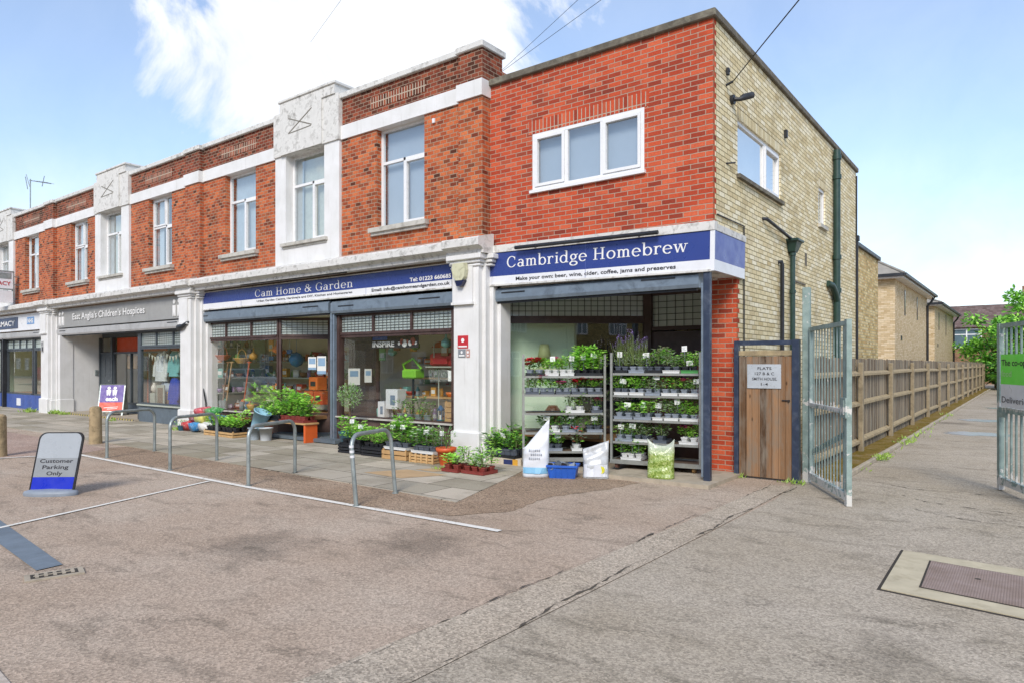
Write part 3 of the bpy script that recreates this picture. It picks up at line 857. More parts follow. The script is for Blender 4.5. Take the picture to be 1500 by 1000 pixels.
# ---- Cam shop (hardware) -------------------------------------------------
S = MB().box(-14.1, -14.0, .12, .2, 0.0, 3.05).build('hardware_shopfront', m_brownwood, T)
screen(S, [(-14.02, .14), (-10.6, .14)], .5, 2.34, 2.78, m_brownwood, 3, 5, 8)
screen(S, [(-10.6, .14), (-9.62, .86)], .5, 2.34, 2.78, m_brownwood, 1, 6, 9)
screen(S, [(-8.40, .14), (-5.03, .14)], .56, 2.32, 2.76, m_brownwood, 3, 6, 9)
glazed(S, [(-8.02, .92), (-8.40, .14)], .56, 2.76, m_brownwood, g_shop, .06)
glazed(S, [(-9.62, .86), (-8.85, .90)], .1, 2.2, m_brownwood, g_shop, .1, 'shop_door')
b = MB(); b.box(-9.62, -8.0, .84, .95, 2.2, 2.98); b.box(-8.85, -8.0, .88, .95, .0, 2.2); b.build('door_surround', m_brownwood, S)
for q in ((-8.47, -8.3, .06, .2), (-5.03, -4.84, .06, .24), (-14.22, -14.1, .1, .25)): MB().box(*q, 0, 3.05).build('frame_post', m_brownwood, S)
for q in ((-8.43, -8.38, -.01, .06), (-8.53, -8.47, .0, .07), (-4.92, -4.86, -.0, .06), (-14.02, -13.96, -.0, .06)): MB().box(*q, .02, 2.8).build('shutter_guide', m_shutter, S)
b = MB(); b.box(-14.0, -10.6, .09, .2, 0, .5); b.add([(-10.6, .09, 0), (-9.6, .82, 0), (-9.6, .82, .5), (-10.6, .09, .5), (-10.6, .2, .5), (-9.6, .92, .5)], [(0, 1, 2, 3), (3, 2, 5, 4)])
b.box(-8.42, -5.03, .09, .2, 0, .56); b.add([(-8.42, .09, 0), (-8.03, .9, 0), (-8.03, .9, .56), (-8.42, .09, .56)], [(3, 2, 1, 0)])
b.build('stall_riser', pm('brown_stall_riser', '#5d4842', .55, .15, 5, .1, dirt='#7c6a62', dirtamt=.5), S)
MB().box(-14.02, -10.58, .02, .13, .5, .53).build('window_sill', m_sill, S); MB().box(-8.44, -5.0, .02, .13, .56, .59).build('window_sill', m_sill, S)
shutter_box(S, -14.2, -8.52, -.06, 2.80, 3.06, m_shutter)
shutter_box(S, -8.44, -4.88, -.06, 2.78, 3.04, m_shutter)
b = MB(); b.box(-14.1, -4.4, 1.95, 2.05, 0, 2.98); b.build('display_backdrop', m_cream, S)
b = MB(); b.box(-14.05, -9.65, .2, 1.94, .42, .5); b.box(-8.0, -4.45, .2, 1.94, .46, .54); b.build('display_floor', m_floorin, S)
b = MB(); b.box(-13.99, -13.9, .2, 1.9, .5, 2.98); b.build('display_side', m_palegreen, S)
b = MB(); b.box(-10.55, -8.05, -.25, 1.9, .03, .10); b.build('lobby_step', m_greyrise, S)
b = MB()
b.box(-14.1, -4.9, .22, 1.9, 2.80, 2.86); b.build('display_ceiling', m_cream, S)
SH = [(.95, -13.8, -10.7), (1.35, -13.8, -10.0), (1.78, -13.8, -9.7), (1.25, -7.6, -4.6), (1.7, -7.6, -4.6)]
for z, x0, x1 in SH: MB().box(x0, x1, 1.55, 1.94, z - .03, z).build('display_shelf', m_shelfw, S)

# ---- charity shop --------------------------------------------------------
S2 = MB().box(-17.72, -17.58, .1, .2, 0, 2.72).build('charity_shopfront', m_greyframe, T)
screen(S2, [(-17.58, .14), (-14.62, .14)], .52, 2.2, 2.66, m_greyframe, 3, 6, 7)
b = MB(); b.box(-17.6, -14.6, .08, .2, 0, .49); b.build('stall_riser', m_greyrise, S2)
b = MB(); b.box(-17.62, -14.6, .02, .13, .49, .53); b.build('window_sill', m_shelfw, S2)
glazed(S2, [(-17.9, 1.15), (-17.62, .16)], .3, 2.66, m_greyframe, g_shop)
b = MB(); b.box(-22.9, -17.6, 1.2, 1.3, 2.62, 3.0); b.box(-22.05, -21.92, 1.12, 1.25, 0, 2.62); b.box(-22.98, -22.9, 1.12, 1.25, 0, 2.62); b.build('lobby_frame', m_greyframe, S2)
d = MB(); d.box(-22.9, -22.05, 1.16, 1.21, .08, 2.05); d.box(-22.9, -22.05, 1.14, 1.22, 2.05, 2.12)
for (p, q) in ((-22.8, -22.52), (-22.44, -22.15)):
    d.box(p, q, 1.15, 1.17, 1.25, 1.95); d.box(p, q, 1.15, 1.17, .25, 1.05)
dr = d.build('panel_door', m_greyframe, S2)
MB().cyl((-22.2, 1.13, 1.12), (-22.2, 1.16, 1.12), .025).build('door_knob', m_trolley, dr)
q = MB(); q.quad((-22.88, 1.17, 2.14), (-22.07, 1.17, 2.14), (-22.07, 1.17, 2.6), (-22.88, 1.17, 2.6)); q.build('fanlight', g_shop, S2)
glazed(S2, [(-21.92, 1.2), (-17.95, 1.2)], .35, 2.12, m_greyframe, g_shop, .06, 'window_pane', [.33, .66])
b = MB(); b.box(-21.9, -17.9, 1.15, 1.25, 0, .35); b.build('stall_riser', m_greyrise, S2)
b = MB(); b.box(-21.9, -17.7, 1.28, 1.34, 2.12, 2.6); b.box(-21.9, -20.6, 2.3, 2.4, .3, 2.6); b.build('orange_backdrop', m_orangewall, S2)
b = MB(); b.box(-20.6, -14.25, 2.4, 2.5, .0, 2.97); b.build('display_backdrop', m_cream, S2)
b = MB(); b.box(-17.5, -14.3, .2, 2.35, .4, .47); b.box(-21.9, -17.9, 1.3, 2.3, .25, .33); b.build('display_floor', m_floorin, S2)
shutter_box(S2, -23.3, -14.62, -.1, 2.68, 2.92, m_greyshut)
b = MB(); b.box(-23.1, -23.02, .3, 1.3, 0, 2.97); b.box(-23.2, -23.0, -.1, .301, 0, 2.68); b.rbox(-23.22, -22.97, -.12, .33, 0, .5, .015); b.build('lobby_side_wall', m_white, S2)
b = MB(); b.box(-23.0, -17.6, -.05, 1.14, .0, .06); b.build('lobby_step', m_conc, S2)
b = MB()
for k in range(60):
    x = -23.0 + k * .09
    b.add([(x, -.056, .006), (x + .045, -.056, .006), (x + .075, -.056, .058), (x + .03, -.056, .058)], [(0, 1, 2, 3)], k % 2)
    b.add([(x, -.05, .0605), (x + .045, -.05, .0605), (x + .075, .02, .0605), (x + .03, .02, .0605)], [(0, 1, 2, 3)], k % 2)
b.build('hazard_edging', [pm('hazard_yellow', '#d8c24a', .6, .15, 8, 0), m_black], S2)
e = MB().rbox(-23.02, -22.99, 1.0, 1.1, 1.3, 1.5, .01).build('door_entry_panel', m_galv, S2)

# ---- blue shop at the far end -------------------------------------------
S3 = MB().box(-26.15, -26.0, .1, .2, 0, 2.9).build('blue_shopfront', m_blackmetal, T)
screen(S3, [(-28.9, .14), (-26.15, .14)], .55, 2.25, 2.66, m_greyframe, 4, 2, 2)
screen(S3, [(-26.0, .14), (-24.75, .14)], .55, 2.25, 2.66, m_greyframe, 1, 2, 2)
screen(S3, [(-33.0, .14), (-29.6, .14)], .55, 2.25, 2.66, m_greyframe, 4, 2, 2)
b = MB(); b.box(-33.0, -29.5, .08, .2, 0, .55); b.box(-28.9, -24.6, .08, .2, 0, .55); b.build('stall_riser', m_bluepaint, S3)
shutter_box(S3, -33.1, -24.7, -.06, 2.68, 2.92, m_greyshut)
b = MB(); b.box(-33.2, -24.0, 2.4, 2.5, 0, 2.97); b.build('display_backdrop', m_cream, S3)
b = MB(); b.box(-33.2, -24.0, .2, 2.4, .4, .46); b.build('display_floor', m_floorin, S3)
q = MB(); q.box(-27.7, -27.3, .06, .08, .12, .4); q.build('white_notice', m_signwhite, S3)
MB().box(-28.95, -28.85, -.05, .12, 0, 2.7).build('shutter_guide', m_blackmetal, S3)

# ================================================================== CORNER BUILDING
H = thing('corner_building', 'flat roofed corner shop building with red brick front and yellow brick side', 'building', (-2, 5, 0))
b = MB()
wall(b, 'x', XR, -.003, 3.62, 6.6, 0, .3, [(-3.14, -1.07, 4.62, 5.575)])
b.build('front_wall', m_red, H)
b = MB()
wall(b, 'y', .3, 9.9, 3.62, 6.6, 0, .3, [(1.0, 3.26, 4.6, 5.46), (6.02, 6.6, 4.67, 5.46)])
wall(b, 'y', .97, 9.9, 0, 3.62, 0, .3)
b.quad((0, 0, 3.62), (0, .3, 3.62), (0, .3, 6.6), (0, 0, 6.6))
b.build('side_wall', m_stock, H)
b = MB(); b.box(-.42, -.004, .966, 1.27, 0, 3.1); b.box(-.42, -.3, 1.27, 2.2, 0, 3.1); b.build('corner_pier', m_red, H)
b = MB(); b.box(XR, -.7, 3.0, 9.9, 0, 6.6); b.box(XR, -.5, .62, 3.0, 3.7, 6.6); b.build('rear_body', m_stock, H)
b = MB(); b.rbox(XR + .004, .05, -.06, .25, 6.6, 6.715, .012); b.rbox(-.25, .052, .25, 9.95, 6.6, 6.713, .012); b.build('roof_coping', m_conc_cope, H)
b = MB(); b.box(XR, -.25, .25, 9.9, 6.6, 6.64); b.build('flat_roof', m_slate, H)
b = MB(); b.box(-3.22, -.99, -.004, .02, 5.578, 5.80); b.build('soldier_lintel', m_red_sold, H)
MB().box(-.02, .004, .95, 3.31, 5.463, 5.68).build('soldier_lintel', m_stock_sold, H); MB().box(-.02, .004, 5.98, 6.64, 5.463, 5.68).build('soldier_lintel', m_stock_sold, H)
window(H, 'x', -3.14, -1.07, 4.62, 5.575, .0, [(0, .325, 0, 1, True), (.325, .645, 0, 1, False), (.645, 1, 0, 1, True)], g_up, m_blind, sill=(.03, .06, .05, 0, m_upvc), fw=.055, sash=.05)
window(H, 'y', 1.0, 3.26, 4.6, 5.46, .03, [(0, .62, 0, 1, False), (.62, 1, 0, 1, True)], g_side, m_curtain2, sill=(.05, .09, .06, 0, m_conc_cope), fw=.06)
window(H, 'y', 6.02, 6.6, 4.67, 5.46, .03, [(0, 1, 0, 1, False)], g_up, m_darkroom, sill=(.05, .09, .08, 0, m_sill), fw=.06)
# overhang above the recessed shopfront
b = MB(); b.box(XR + .1, -.3, .02, 3.0, 3.0, 3.1); b.box(-.3, -.01, .02, .965, 3.02, 3.1); b.box(XR + .05, -.02, .03, .32, 3.1, 3.7); b.box(-.3, -.02, .33, .96, 3.1, 3.61); b.build('soffit', m_white_dirty, H)
b = MB(); b.rbox(-.115, -.02, -.09, .0, 0, 3.02, .008); b.build('corner_post', m_navy, H)
b = MB(); b.box(-.155, -.118, -.06, .0, .1, 2.85); b.build('shutter_guide', m_shutter, H)
sb = shutter_box(H, -4.02, -.2, -.05, 2.79, 3.02, m_shutter)
SB = MB().box(-4.32, -4.2, .3, .42, 0, 3.0).build('homebrew_shopfront', m_brownwood, H)
fr, M, L = glazed(SB, [(-4.22, .36), (-2.02, 2.03)], .46, 2.51, m_brownwood, g_dark, .07)
fr2, M2, L2 = glazed(SB, [(-4.22, .36), (-2.02, 2.03)], 2.51, 3.0, m_brownwood, m_obscure, .06, 'transom')
for ch in list(fr2.children): bpy.data.objects.remove(ch)
leaded(fr2, M2, .06, L2 - .06, 2.57, 2.94, 22, 4)
fr3, M3, L3 = glazed(SB, [(-2.02, 2.03), (-.42, 2.03)], 2.3, 3.0, m_brownwood, m_obscure, .07, 'transom')
for ch in list(fr3.children): bpy.data.objects.remove(ch)
leaded(fr3, M3, .07, L3 - .07, 2.37, 2.93, 9, 5)
d = MB(); d.box(-1.9, -.46, 2.0, 2.06, .03, 2.28); d.box(-1.75, -.6, 1.985, 2.0, 1.2, 2.1); d.box(-2.06, -1.9, 1.96, 2.1, 0, 3.0)
d.build('shop_door', m_brownwood, SB)
b = MB(); v = [(-4.24, .33), (-2.02, 2.0), (-2.02, 2.1), (-4.24, .45)]
b.prism(v, lambda u, w, d2: (u, w, d2), 0, .46); b.build('stall_riser', m_brownwood, SB)
b = MB(); b.box(-4.06, -1.9, 2.98, 2.999, 0, 3.0); b.build('shop_back_wall', m_darkroom, SB)
b = MB(); b.prism([(-4.2, .75), (-3.25, 1.5), (-3.25, 1.58), (-4.2, .83)], lambda u, w, d2: (u, w, d2), .44, 2.98); b.build('added_pale_backing', m_palegreen, SB)  # pale panel added close behind the glass so the inside looks brighter
b = MB(); b.box(-4.2, -1.95, .6, 2.98, .40, .44); b.build('display_floor', m_floorin, SB)
b = MB(); b.box(-1.55, .09, -.42, 2.0, .0, .055); b.prism([(-1.55, -.42), (-1.55, 2.0), (-4.2, 2.0), (-4.2, .3), (-2.6, .1)][::-1], lambda u, w, d2: (u, w, d2), 0, .02)
b.build('door_step', m_conc, SB)
b = MB(); b.box(-3.9, -3.55, 2.3, 2.9, .44, 1.5); b.box(-3.45, -2.2, 2.5, 2.9, 1.3, 1.33); b.box(-3.45, -2.2, 2.5, 2.9, 1.7, 1.73); b.build('display_shelf', m_shelfw, SB)
# pipes and fittings on the yellow side wall
pp = MB()
pp.cyl((.09, 7.3, .1), (.09, 7.3, 6.52), .075, n=12)
for z in (6.3, 5.86, 4.05, 3.3, 1.6): pp.cyl((.09, 7.3, z), (.09, 7.3, z + .1), .095, n=12); 
pp.tube([(.09, 7.3, 3.1), (.09, 7.15, 3.28), (.09, 6.85, 3.42), (.03, 6.7, 3.46)], .07, 10)
pp.build('soil_pipe', m_green_pipe, H)
pp = MB()
pp.cyl((.07, 3.78, .1), (.07, 3.78, 3.78), .045, n=10)
for z in (3.0, 1.9): pp.cyl((.07, 3.78, z), (.07, 3.78, z + .06), .058, n=10)
pp.add([(.0, 3.6, 3.98), (.2, 3.6, 3.98), (.2, 3.98, 3.98), (.0, 3.98, 3.98), (.01, 3.7, 3.76), (.13, 3.7, 3.76), (.13, 3.88, 3.76), (.01, 3.88, 3.76)], [(3, 2, 1, 0), (4, 5, 6, 7), (0, 1, 5, 4), (1, 2, 6, 5), (2, 3, 7, 6), (3, 0, 4, 7)])
pp.rbox(0, .22, 3.58, 4.0, 3.94, 3.99, .01); pp.cyl((.07, 3.78, 3.70), (.07, 3.78, 3.77), .06, n=10)
pp.build('rainwater_pipe', m_green_pipe, H)
MB().tube([(.0, 2.2, 4.12), (.06, 2.25, 4.12), (.07, 2.4, 4.10), (.08, 3.7, 3.98)], .028, 8).build('waste_pipe', m_blackmetal, H)
MB().tube([(.0, 3.1, 3.5), (.05, 3.13, 3.51), (.06, 3.15, 3.45), (.06, 3.15, .1)], .035, 8).build('waste_pipe', m_blackmetal, H)
MB().tube([(.02, 1.24, 3.84), (.02, 1.24, .1)], .012, 6).tube([(.02, .1, 3.83), (.02, 1.24, 3.84)], .01, 6).build('wall_cable', m_wirem, H)
MB().tube([(.02, 9.85, .1), (.02, 9.85, 6.5)], .022, 6).build('wall_cable', m_wirem, H)
l = MB(); l.cyl((.0, .72, 5.65), (.05, .72, 5.65), .07, n=12); l.tube([(.05, .72, 5.65), (.12, .74, 5.64), (.16, .8, 5.68), (.24, .95, 5.74)], [.03, .03, .05, .05], 10)
l.build('security_lamp', m_blackmetal, H)
MB().cyl((0, .5, 6.0), (.06, .5, 6.0), .02).rbox(.01, .05, .47, .53, 5.94, 6.05, .008).cyl((0, .5, 5.80), (.1, .52, 5.84), .018).build('cable_hook', m_blackmetal, H)
MB().rbox(0, .06, 3.45, 3.52, 5.8, 5.95, .01).build('cable_clip', m_blackmetal, H); MB().cyl((.0, .5, 4.65), (.06, .72, 4.70), .012).build('cable_clip', m_blackmetal, H)
MB().box(.0, .006, 4.9, 5.05, 3.65, 3.9).build('air_brick', m_conc_cope, H)
MB().box(.0, .02, 4.15, 4.9, 3.25, 3.28).build('steel_strap', m_conc_cope, H)

# signs -------------------------------------------------------------------
def fascia(name, label, x0, x1, y, z0, zm, z1, blue, white, tilt=0.0):
    r = thing(name, label, 'sign', ((x0 + x1) / 2, y, z0))
    b = MB(); b.box(x0, x1, y, y + .06, zm, z1, 0); b.box(x0, x1, y, y + .06, z0, zm - .0005, 1)
    b.box(x0 - .01, x1 + .01, y - .02, y + .05, z0 - .03, z0 - .0005, 2)
    bo = b.build('board', [blue, white, m_ledge], r)
    r.rotation_euler = (0, tilt, 0)
    return r
sg = fascia('shop_sign', 'blue and white fascia sign reading Cambridge Homebrew above the corner shop', -4.0, .0, -.10, 3.055, 3.195, 3.60, m_signblue, m_signwhite, R(.85))
b = MB(); b.box(-.0, .05, -.10, 1.18, 3.195, 3.60, 0); b.box(-.0, .05, -.10, 1.18, 3.04, 3.1945, 1); b.box(-.012, .054, -.106, -.09, 3.035, 3.603, 2); b.build('side_board', [m_signblue_side, m_signwhite, m_signwhite], sg)
b = MB(); b.box(-4.0, .055, -.12, .0, 3.605, 3.73); b.box(.0005, .058, .0, 1.2, 3.605, 3.70); b.build('top_capping', m_ledge, sg)
MB().box(-2.05, -2.043, -.1015, -.099, 3.06, 3.6).build('panel_joint', m_signblue_side, sg)
SER.write('Cambridge Homebrew', frame_front(-3.62, -.10, 3.33), 3.29, .185, m_letter, sg)
text_mesh('Make your own: beer, wine, cider, coffee, jams and preserves', frame_front(-3.42, -.10, 3.10), m_black, sg, width=2.9, height=.062, bold=.02)
sl = thing('sign_lamp', 'dark tube sign lamp above the Cambridge Homebrew sign', 'lamp', (-2, -.2, 3.6))
MB().cyl((-3.35, -.21, 3.655), (-.75, -.21, 3.615), .032, n=10).box(-3.0, -2.97, -.2, -.08, 3.64, 3.66).box(-1.1, -1.07, -.2, -.08, 3.61, 3.63).build('lamp_tube', m_blackmetal, sl)
sg2 = fascia('shop_sign', 'blue and white fascia sign reading Cam Home and Garden above the hardware shop', -14.15, -4.93, -.06, 3.12, 3.255, 3.54, m_signblue, m_signwhite)
b = MB(); b.box(-14.2, -4.9, -.09, -.0, 3.545, 3.59); b.build('top_capping', m_ledge, sg2)
for xj in (-11.9, -7.3, -9.6): MB().box(xj, xj + .008, -.0615, -.059, 3.125, 3.54).build('panel_joint', m_signblue_side, sg2)
SERT.write('Cam Home & Garden', frame_front(-11.3, -.06, 3.30), 3.62, .17, m_letter, sg2)
text_mesh('Urban Garden Centre, Hardware and DIY, Kitchen and Homewares', frame_front(-11.22, -.06, 3.175), m_black, sg2, width=3.5, height=.05, bold=.015)
text_mesh('Tel: 01223 660685', frame_front(-6.02, -.06, 3.29), m_letter, sg2, width=1.08, height=.075, bold=.03)
text_mesh('Email: info@camhomeandgarden.co.uk', frame_front(-7.12, -.06, 3.165), m_black, sg2, width=2.15, height=.062, bold=.025)
text_mesh('127', frame_front(-14.05, -.06, 3.16), m_black, sg2, height=.05)
sl = thing('sign_lamp', 'long black tube sign lamp above the Cam Home and Garden sign', 'lamp', (-9.5, -.2, 3.6))
MB().cyl((-11.6, -.24, 3.61), (-7.7, -.24, 3.61), .035, n=10).box(-11.2, -11.17, -.24, -.08, 3.6, 3.62).box(-8.1, -8.07, -.24, -.08, 3.6, 3.62).build('lamp_tube', m_blackmetal, sl)
sg3 = thing('shop_sign', 'grey fascia sign with raised white letters above the charity shop', 'sign', (-18.9, -.06, 2.93))
b = MB(); b.box(-23.2, -14.55, -.09, .05, 2.93, 3.56); b.box(-23.22, -14.53, -.12, .0, 2.93, 2.97); b.build('board', m_greyfas, sg3)
text_mesh("East Anglia's Children's Hospices", frame_front(-21.9, -.09, 3.17), m_letter, sg3, width=5.1, height=.21, bold=.012, depth=.03)
for xx, sx in ((-22.85, 1), (-14.95, 1)):
    q = MB()
    for (u, v, r0) in ((-.16, .32, .07), (.1, .34, .07)):
        q.cyl((xx + u, -.09, 3.0 + v + .08), (xx + u, -.115, 3.0 + v + .08), .06, n=12)
        q.prism([(xx + u - .07, 3.0), (xx + u - .03, 3.0), (xx + u, 3.12), (xx + u + .03, 3.0), (xx + u + .07, 3.0), (xx + u + .08, 3.3), (xx + u - .08, 3.3)], lambda a, c, d2: (a, -.09 - d2, c), 0, .025)
    q.build('raised_figures', m_letter, sg3)
sg4 = thing('shop_sign', 'white fascia sign with a dark blue lozenge above the blue shop', 'sign', (-28, -.06, 2.95))
b = MB(); b.box(-33.0, -24.75, -.09, .05, 2.95, 3.56); b.build('board', m_signwhite, sg4)
b = MB(); b.rbox(-30.6, -27.05, -.115, -.0905, 3.05, 3.47, .008); b.build('lozenge', pm('dull_navy_panel', '#3a4a6c', .4, .08, 3, 0), sg4)
text_mesh('PHARMACY', frame_front(-30.2, -.115, 3.16), m_letter, sg4, width=2.9, height=.2, bold=.02)
b = MB(); b.box(-26.1, -25.4, -.1, -.0905, 3.16, 3.42); b.build('blue_patch', pm('pale_blue_patch', '#6f9fd6', .4, .05, 3, 0), sg4)
text_mesh('NHS', frame_front(-26.02, -.1, 3.21), m_letter, sg4, width=.54, height=.16, bold=.03)
pj = thing('projecting_sign', 'projecting box sign with red lettering beside the far white panel', 'sign', (-26.3, -.6, 4.0))
b = MB(); b.box(-26.95, -26.82, -1.5, -.32, 4.50, 5.12); b.build('box', m_signwhite, pj)
b = MB(); b.box(-26.818, -26.814, -1.45, -.37, 4.86, 5.08); b.box(-26.97, -26.80, -1.52, -.30, 4.46, 4.50); b.box(-26.97, -26.80, -1.52, -.30, 5.12, 5.16); b.box(-26.96, -26.81, -.32, -.28, 4.2, 5.16); b.box(-26.9, -26.87, -.3, -.1, 4.95, 4.98); b.box(-26.9, -26.87, -.3, -.1, 4.65, 4.68); b.build('frame', m_galv, pj)
b = MB(); b.box(-26.94, -26.83, -1.5, -.32, 3.98, 4.42); b.build('lower_box', m_signwhite, pj)
text_mesh('PHARMACY', lambda u, v, d: (-26.814 + d, -1.44 + u, 4.62 + v), pm('red_lettering', '#c33a44', .4, .05, 5, 0), pj, width=1.05, height=.15, bold=.02)
al = thing('burglar_alarm', 'cream and navy burglar alarm box on white pier by the corner shop', 'alarm', (-4.42, -.4, 3.15))
b = MB(); hexa = [(-.13, .3), (-.15, .18), (-.11, .06), (-.05, .0), (.09, .0), (.14, .06), (.16, .18), (.14, .3)]
b.prism([(-4.42 + u, 3.16 + v) for u, v in hexa], lambda u, v, d2: (u, -.37 - d2, v), 0, .09); b.build('case', pm('aged_cream_plastic', '#d8d6b4', .4, .08, 6, 0, dirt='#6f6a3a', dirtamt=.4, dscale=9), al)
b = MB(); b.prism([(-4.5, 3.16), (-4.46, 3.06), (-4.36, 3.06), (-4.29, 3.16), (-4.26, 3.3), (-4.28, 3.158)][:4], lambda u, v, d2: (u, -.37 - d2, v), 0, .085); b.build('strobe', pm('navy_strobe', '#20264a', .2, .1, 5, 0), al)
st = tag(MB().rbox(-5.36, -5.3, -.135, -.10, 6.20, 6.29, .006).build('alarm_sensor', m_signwhite), 'small white sensor box high on the brick beside the last terrace pilaster', 'sensor')
for (nm, lab, z0, z1, u0, u1, mm) in (('wall_notice', 'red notice plate on white pier by the corner shop', 1.98, 2.2, -4.54, -4.3, 'c8313a'), ('wall_notice', 'small grey notice plate below the red one on white pier', 1.82, 1.965, -4.53, -4.36, '8b8f94'), ('wall_notice', 'small pink notice plate below right of the red one on white pier', 1.82, 1.965, -4.34, -4.26, 'c79a90')):
    nb = MB(); nb.box(u0, u1, -.33, -.32, z0, z1); t0 = nb.build(nm, pm('plate_' + mm, '#' + mm, .35, .1, 9, 0)); tag(t0, lab, 'notice')
    q = MB(); cxn = (u0 + u1) / 2; q.cyl((cxn, -.33, z0 + (z1 - z0) * .62), (cxn, -.333, z0 + (z1 - z0) * .62), (z1 - z0) * .17, n=10); q.box(u0 + .02, u1 - .02, -.333, -.33, z0 + .02, z0 + .045); q.build('notice_print', m_letter, t0)
nt = tag(MB().box(-24.0, -23.8, -.33, -.32, 2.1, 2.5).build('wall_notice', pm('plate_b9b9b6', '#b9b9b6', .4, .1, 9, 0)), 'pale notice with dark print on the white pier by the blue shop', 'notice')
MB().box(-23.96, -23.84, -.334, -.33, 2.15, 2.3).box(-23.97, -23.9, -.334, -.33, 2.33, 2.46).build('notice_print', m_black, nt)
cc = tag(MB().tube([(-14.35, -.34, 2.62), (-14.3, -.38, 2.66), (-14.1, -.40, 2.68), (-13.95, -.36, 2.78), (-13.85, -.2, 2.8)], [.07, .08, .05, .03, .03], 10).build('security_camera', m_blackmetal), 'dark camera on bracket at the white pier between the grey and blue signs', 'camera')
cb = tag(MB().tube([(-13.78, -.1, 2.72), (-13.8, -.12, 2.0), (-13.72, -.06, 1.2), (-13.6, -.03, .7), (-13.58, -.03, .5)], .02, 8).build('loose_cable', m_wirem), 'loose black cable hanging down the white pier beside the hardware shop window', 'cable')
cb = tag(MB().tube([(-3.96, -.06, 2.8), (-3.99, .0, 2.4), (-3.93, .02, 1.9), (-3.95, .0, 1.4), (-3.94, .02, 1.0)], .02, 8).build('loose_cable', m_wirem), 'loose black cable hanging beside the white pier under the Cambridge Homebrew sign', 'cable')

# rooftop ------------------------------------------------------------------
an = thing('roof_aerial', 'television aerial on a pole above the far end of the terrace', 'aerial', (-35.4, 3, 7))
b = MB(); b.cyl((-35.5, 3, 6.0), (-35.5, 3, 10.75), .03, n=6); b.build('mast', m_galv, an)
b = MB(); b.cyl((-35.6, 3, 10.7), (-34.4, 3.5, 10.45), .022, n=6)
for k in range(6):
    t = k / 5; x, y, z = -35.1 + .7 * t, 3.2 + .28 * t, 10.6 - .13 * t
    b.cyl((x + .05, y - .18, z), (x - .05, y + .18, z), .008, n=5)
b.cyl((-35.75, 2.9, 11.0), (-35.6, 3.0, 10.4), .02, n=6); b.cyl((-35.85, 2.9, 10.9), (-35.85, 3.0, 10.3), .02, n=6); b.cyl((-34.75, 3.35, 10.85), (-34.9, 3.3, 10.35), .02, n=6)
b.build('antenna_array', m_galv, an)
tag(MB().tube([(.1, .52, 5.84), (.75, -.22, 5.92), (2.2, -1.9, 6.05), (15.6, -17.5, 8.2)], .008, 6).build('overhead_wire', m_wirem), 'black cable rising from the hook at the corner building top right', 'wire')
def rp(px, py, t):
    f, cx, hy = 1002., 750., 533.; r = (px - cx) / f; u = (hy - py) / f
    return (3.583 + t * (r * .7965 - .6046), -9.433 + t * (r * .6046 + .7965), 1.7 + t * u)
w1a, w1b = rp(715, 120, 14), rp(885, -3, 10)
ext = lambda a, c, k: tuple(a[i] + (c[i] - a[i]) * k for i in range(3))
tag(MB().tube([w1a, w1b, ext(w1a, w1b, 3)], .004, 5).build('overhead_wire', m_wirem), 'thin wire crossing the cloud, nearer the corner building roof', 'wire')
w1a, w1b = rp(712, 125, 14), rp(850, -3, 10.4)
tag(MB().tube([w1a, w1b, ext(w1a, w1b, 3)], .0035, 5).build('overhead_wire', m_wirem), 'thin wire crossing the cloud, left of its twin over the corner building', 'wire')
w1a, w1b = rp(455, 62, 26), rp(502, -3, 20)
tag(MB().tube([ext(w1a, w1b, -.0), w1b, ext(w1a, w1b, 2.5)], .005, 5).build('overhead_wire', m_wirem), 'short thin wire high above the white panel with the cross', 'wire')

# ================================================================== GROUND
def sheet(name, poly, z, mat, label=None, th=0.0, z0=None):
    b = MB()
    if th: b.prism(poly, lambda u, v, d: (u, v, d), z - th, z)
    else: b.add([(x, y, z) for x, y in poly], [tuple(range(len(poly)))])
    o = b.build(name, mat)
    return tag(o, kind='structure')
sheet('ground', [(-160, -110), (120, -110), (120, 180), (-160, 180)], 0, m_tar)
sheet('path', [(.95, -6.9), (1.02, -.6), (.93, .45), (.94, 1.0), (.94, 60), (14, 60), (14, -12), (1.0, -12)], .004, m_tar_path)
sheet('trench_patch', [(.40, -9.5), (.92, -9.5), (.95, -6.9), (.99, -2.5), (.96, .45), (.66, .45), (.62, -2.5), (.46, -7.2)], .008, m_tar_patch)
def crack(x0, y0, x1, y1, w, seed):
    rr = random.Random(seed); n = 150; b = MB(); L = []; Q = []; j = 0
    for k in range(n + 1):
        t = k / n; j = j * .8 + rr.uniform(-.014, .014); ww = w * max(.03, rr.gauss(.4, .45) * (1.2 if math.sin(t * 21 + seed) > -.3 else .25))
        x = x0 + (x1 - x0) * t + j + .02 * math.sin(t * 17 + seed); y = y0 + (y1 - y0) * t
        L.append((x - ww, y, .0125)); Q.append((x + ww * rr.uniform(.4, 1.3), y, .0125))
    for k in range(n): b.quad(L[k], Q[k], Q[k + 1], L[k + 1])
    return b
tag(crack(.66, .42, .43, -9.0, .009, 1).build('ground_crack', m_crack), kind='structure')
tag(crack(.98, .45, .90, -9.0, .011, 2).build('ground_crack', m_crack), kind='structure')
